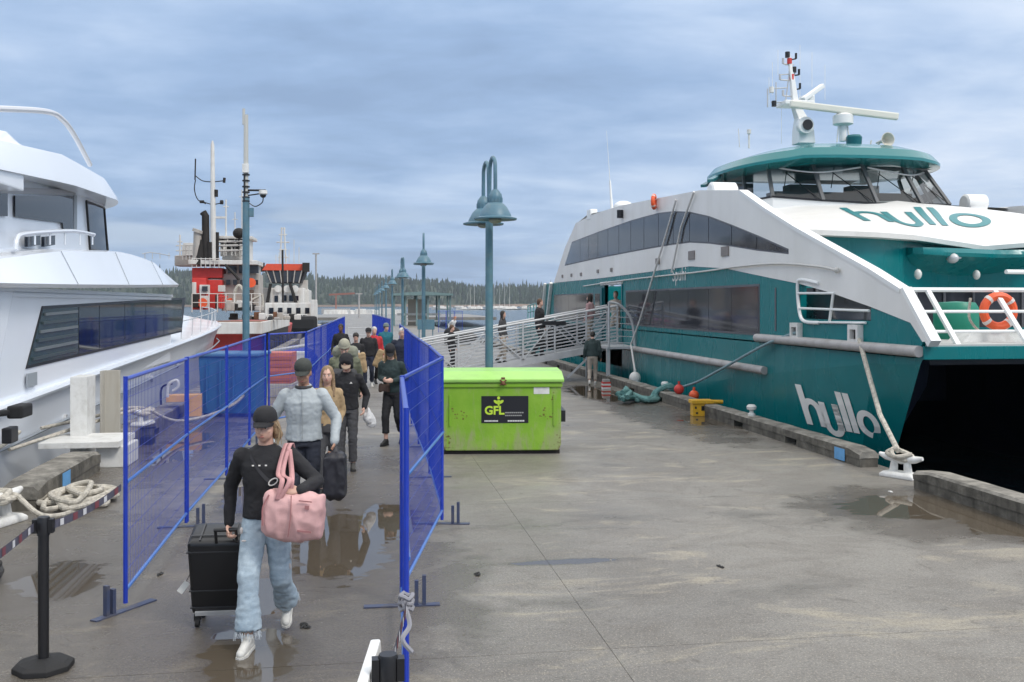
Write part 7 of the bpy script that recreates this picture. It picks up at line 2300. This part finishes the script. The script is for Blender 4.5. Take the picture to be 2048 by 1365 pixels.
person(l, R(-3), 'dark-skinned person in black jacket at the far left of the group', H=1.78, lvl=2, lean=4, skin=mat('skin_dark', (.16, .08, .05), .5), top=C_BLACK, bottom=C_CHAR, hair=HAIRD, group=WG)
for (a, yy, dd, lab, w) in ((722, 0, 23.5, 'tan soft bag carried among the walking group', (.26, .2, .5)), (757, 0, 26.5, 'slanting ochre bag carried in front of the teal jacket', (.18, .16, .5))):
    o = at(a, 0, dd); b_ = bag_mb((0, 0, 0), w, M=Matrix.Rotation(R(22 if a > 740 else -6), 3, 'Y')); ob = remesh(b_, 'shoulder_bag', C_TAN, None, .02, 3, wr=.012, wf=8); ob.location = (o.x, o.y, .98 if a < 740 else .92); tag(ob, lab, 'bag')
# --- on the gangway and by the ferry
GG = 'people on the gangway'
def on_gang(px_, label, **k):
    t = (px_ - 1024) / F_PX
    y = 30.4; x = y * (SA + CA * t) / (CA - SA * t)
    return person(V((x, y, gz(x))), k.pop('rz', R(60)), label, lvl=2, group=GG, **k)
on_gang(1005, 'dark-haired person walking down the gangway at its lower middle', H=1.66, top=C_CHAR, bottom=C_BEIGE, hair=HAIRD, hstyle='long')
on_gang(1079, 'tall person in black jacket on the gangway carrying a bag at the back', H=1.84, top=C_BLACK, bottom=C_BLACK, hair=HAIRR, bulk=1.15, collar=True)
on_gang(1180, 'long dark-haired person in pale pink top at the top of the gangway', H=1.72, top=C_PINK, bottom=C_BEIGE, hair=HAIRD, hstyle='long', rz=R(230))
on_gang(903, 'dark-clothed person at the foot of the gangway behind the rails', H=1.5, top=C_BLACK, bottom=C_BLACK, hair=HAIRR)
person(V((8.9, 32.0, 1.06)), R(-60), 'crew member in navy vest standing in the ferry doorway', H=1.70, lvl=2, top=cloth('navy_vest', (.02, .02, .09)), bottom=C_BLACK, hair=HAIRW, group='crew by the ferry door')
person(V((8.35, 31.6, 1.10)), R(-40), 'crew member in beige jacket at the ferry door edge', H=1.72, lvl=2, top=C_BEIGE, bottom=C_BEIGE, hair=HAIRB, group='crew by the ferry door')
w_ = gr(1185, 770)
person(V((w_.x, w_.y, 0)), R(165), 'dock worker in dark green jacket and pale trousers seen from behind', H=1.58, lvl=1, lean=8, pitch=15, top=C_GREEN, bottom=C_BEIGE, shoe=SHOEW, hair=HAIRD, bulk=1.2, collar=True, cuff=.15)
# distant person bending over dark luggage
o = at(903, 0, 60); person(V((o.x, o.y, 0)), R(40), 'orange-haired person bending beside dark luggage near the far blue panels', H=1.7, lvl=2, lean=25, top=C_WHITE, bottom=C_NAVY, hair=cloth('ginger', (.45, .2, .12)))
o = at(915, 0, 57); m = MB()
m.box((o.x, o.y, .35), (1.5, .7, .6)); m.ell((o.x - .3, o.y, .7), (.5, .4, .35)); m.ell((o.x + .6, o.y, .45), (.6, .4, .3))
tag(m.build('luggage_heap', C_BLACK, smooth=True), 'heap of dark luggage beside the far blue panels', 'luggage')
# ================================================================== HAZE
def haze():
    m = bpy.data.materials.new('haze_air'); m.use_nodes = True
    t = m.node_tree; t.nodes.clear()
    out = N(t, 'ShaderNodeOutputMaterial'); v = N(t, 'ShaderNodeVolumePrincipled')
    v.inputs['Color'].default_value = (.80, .88, 1, 1); v.inputs['Density'].default_value = .00013
    v.inputs['Anisotropy'].default_value = .2
    LK(t, v.outputs[0], out.inputs['Volume'])
    b = MB().bx((-2600, -60, WZ - 1.2), (2800, 2100, 90)).build('haze', m)
    tag(b, kind='stuff', label='thin pale air haze over the harbour', cat='haze')
haze()
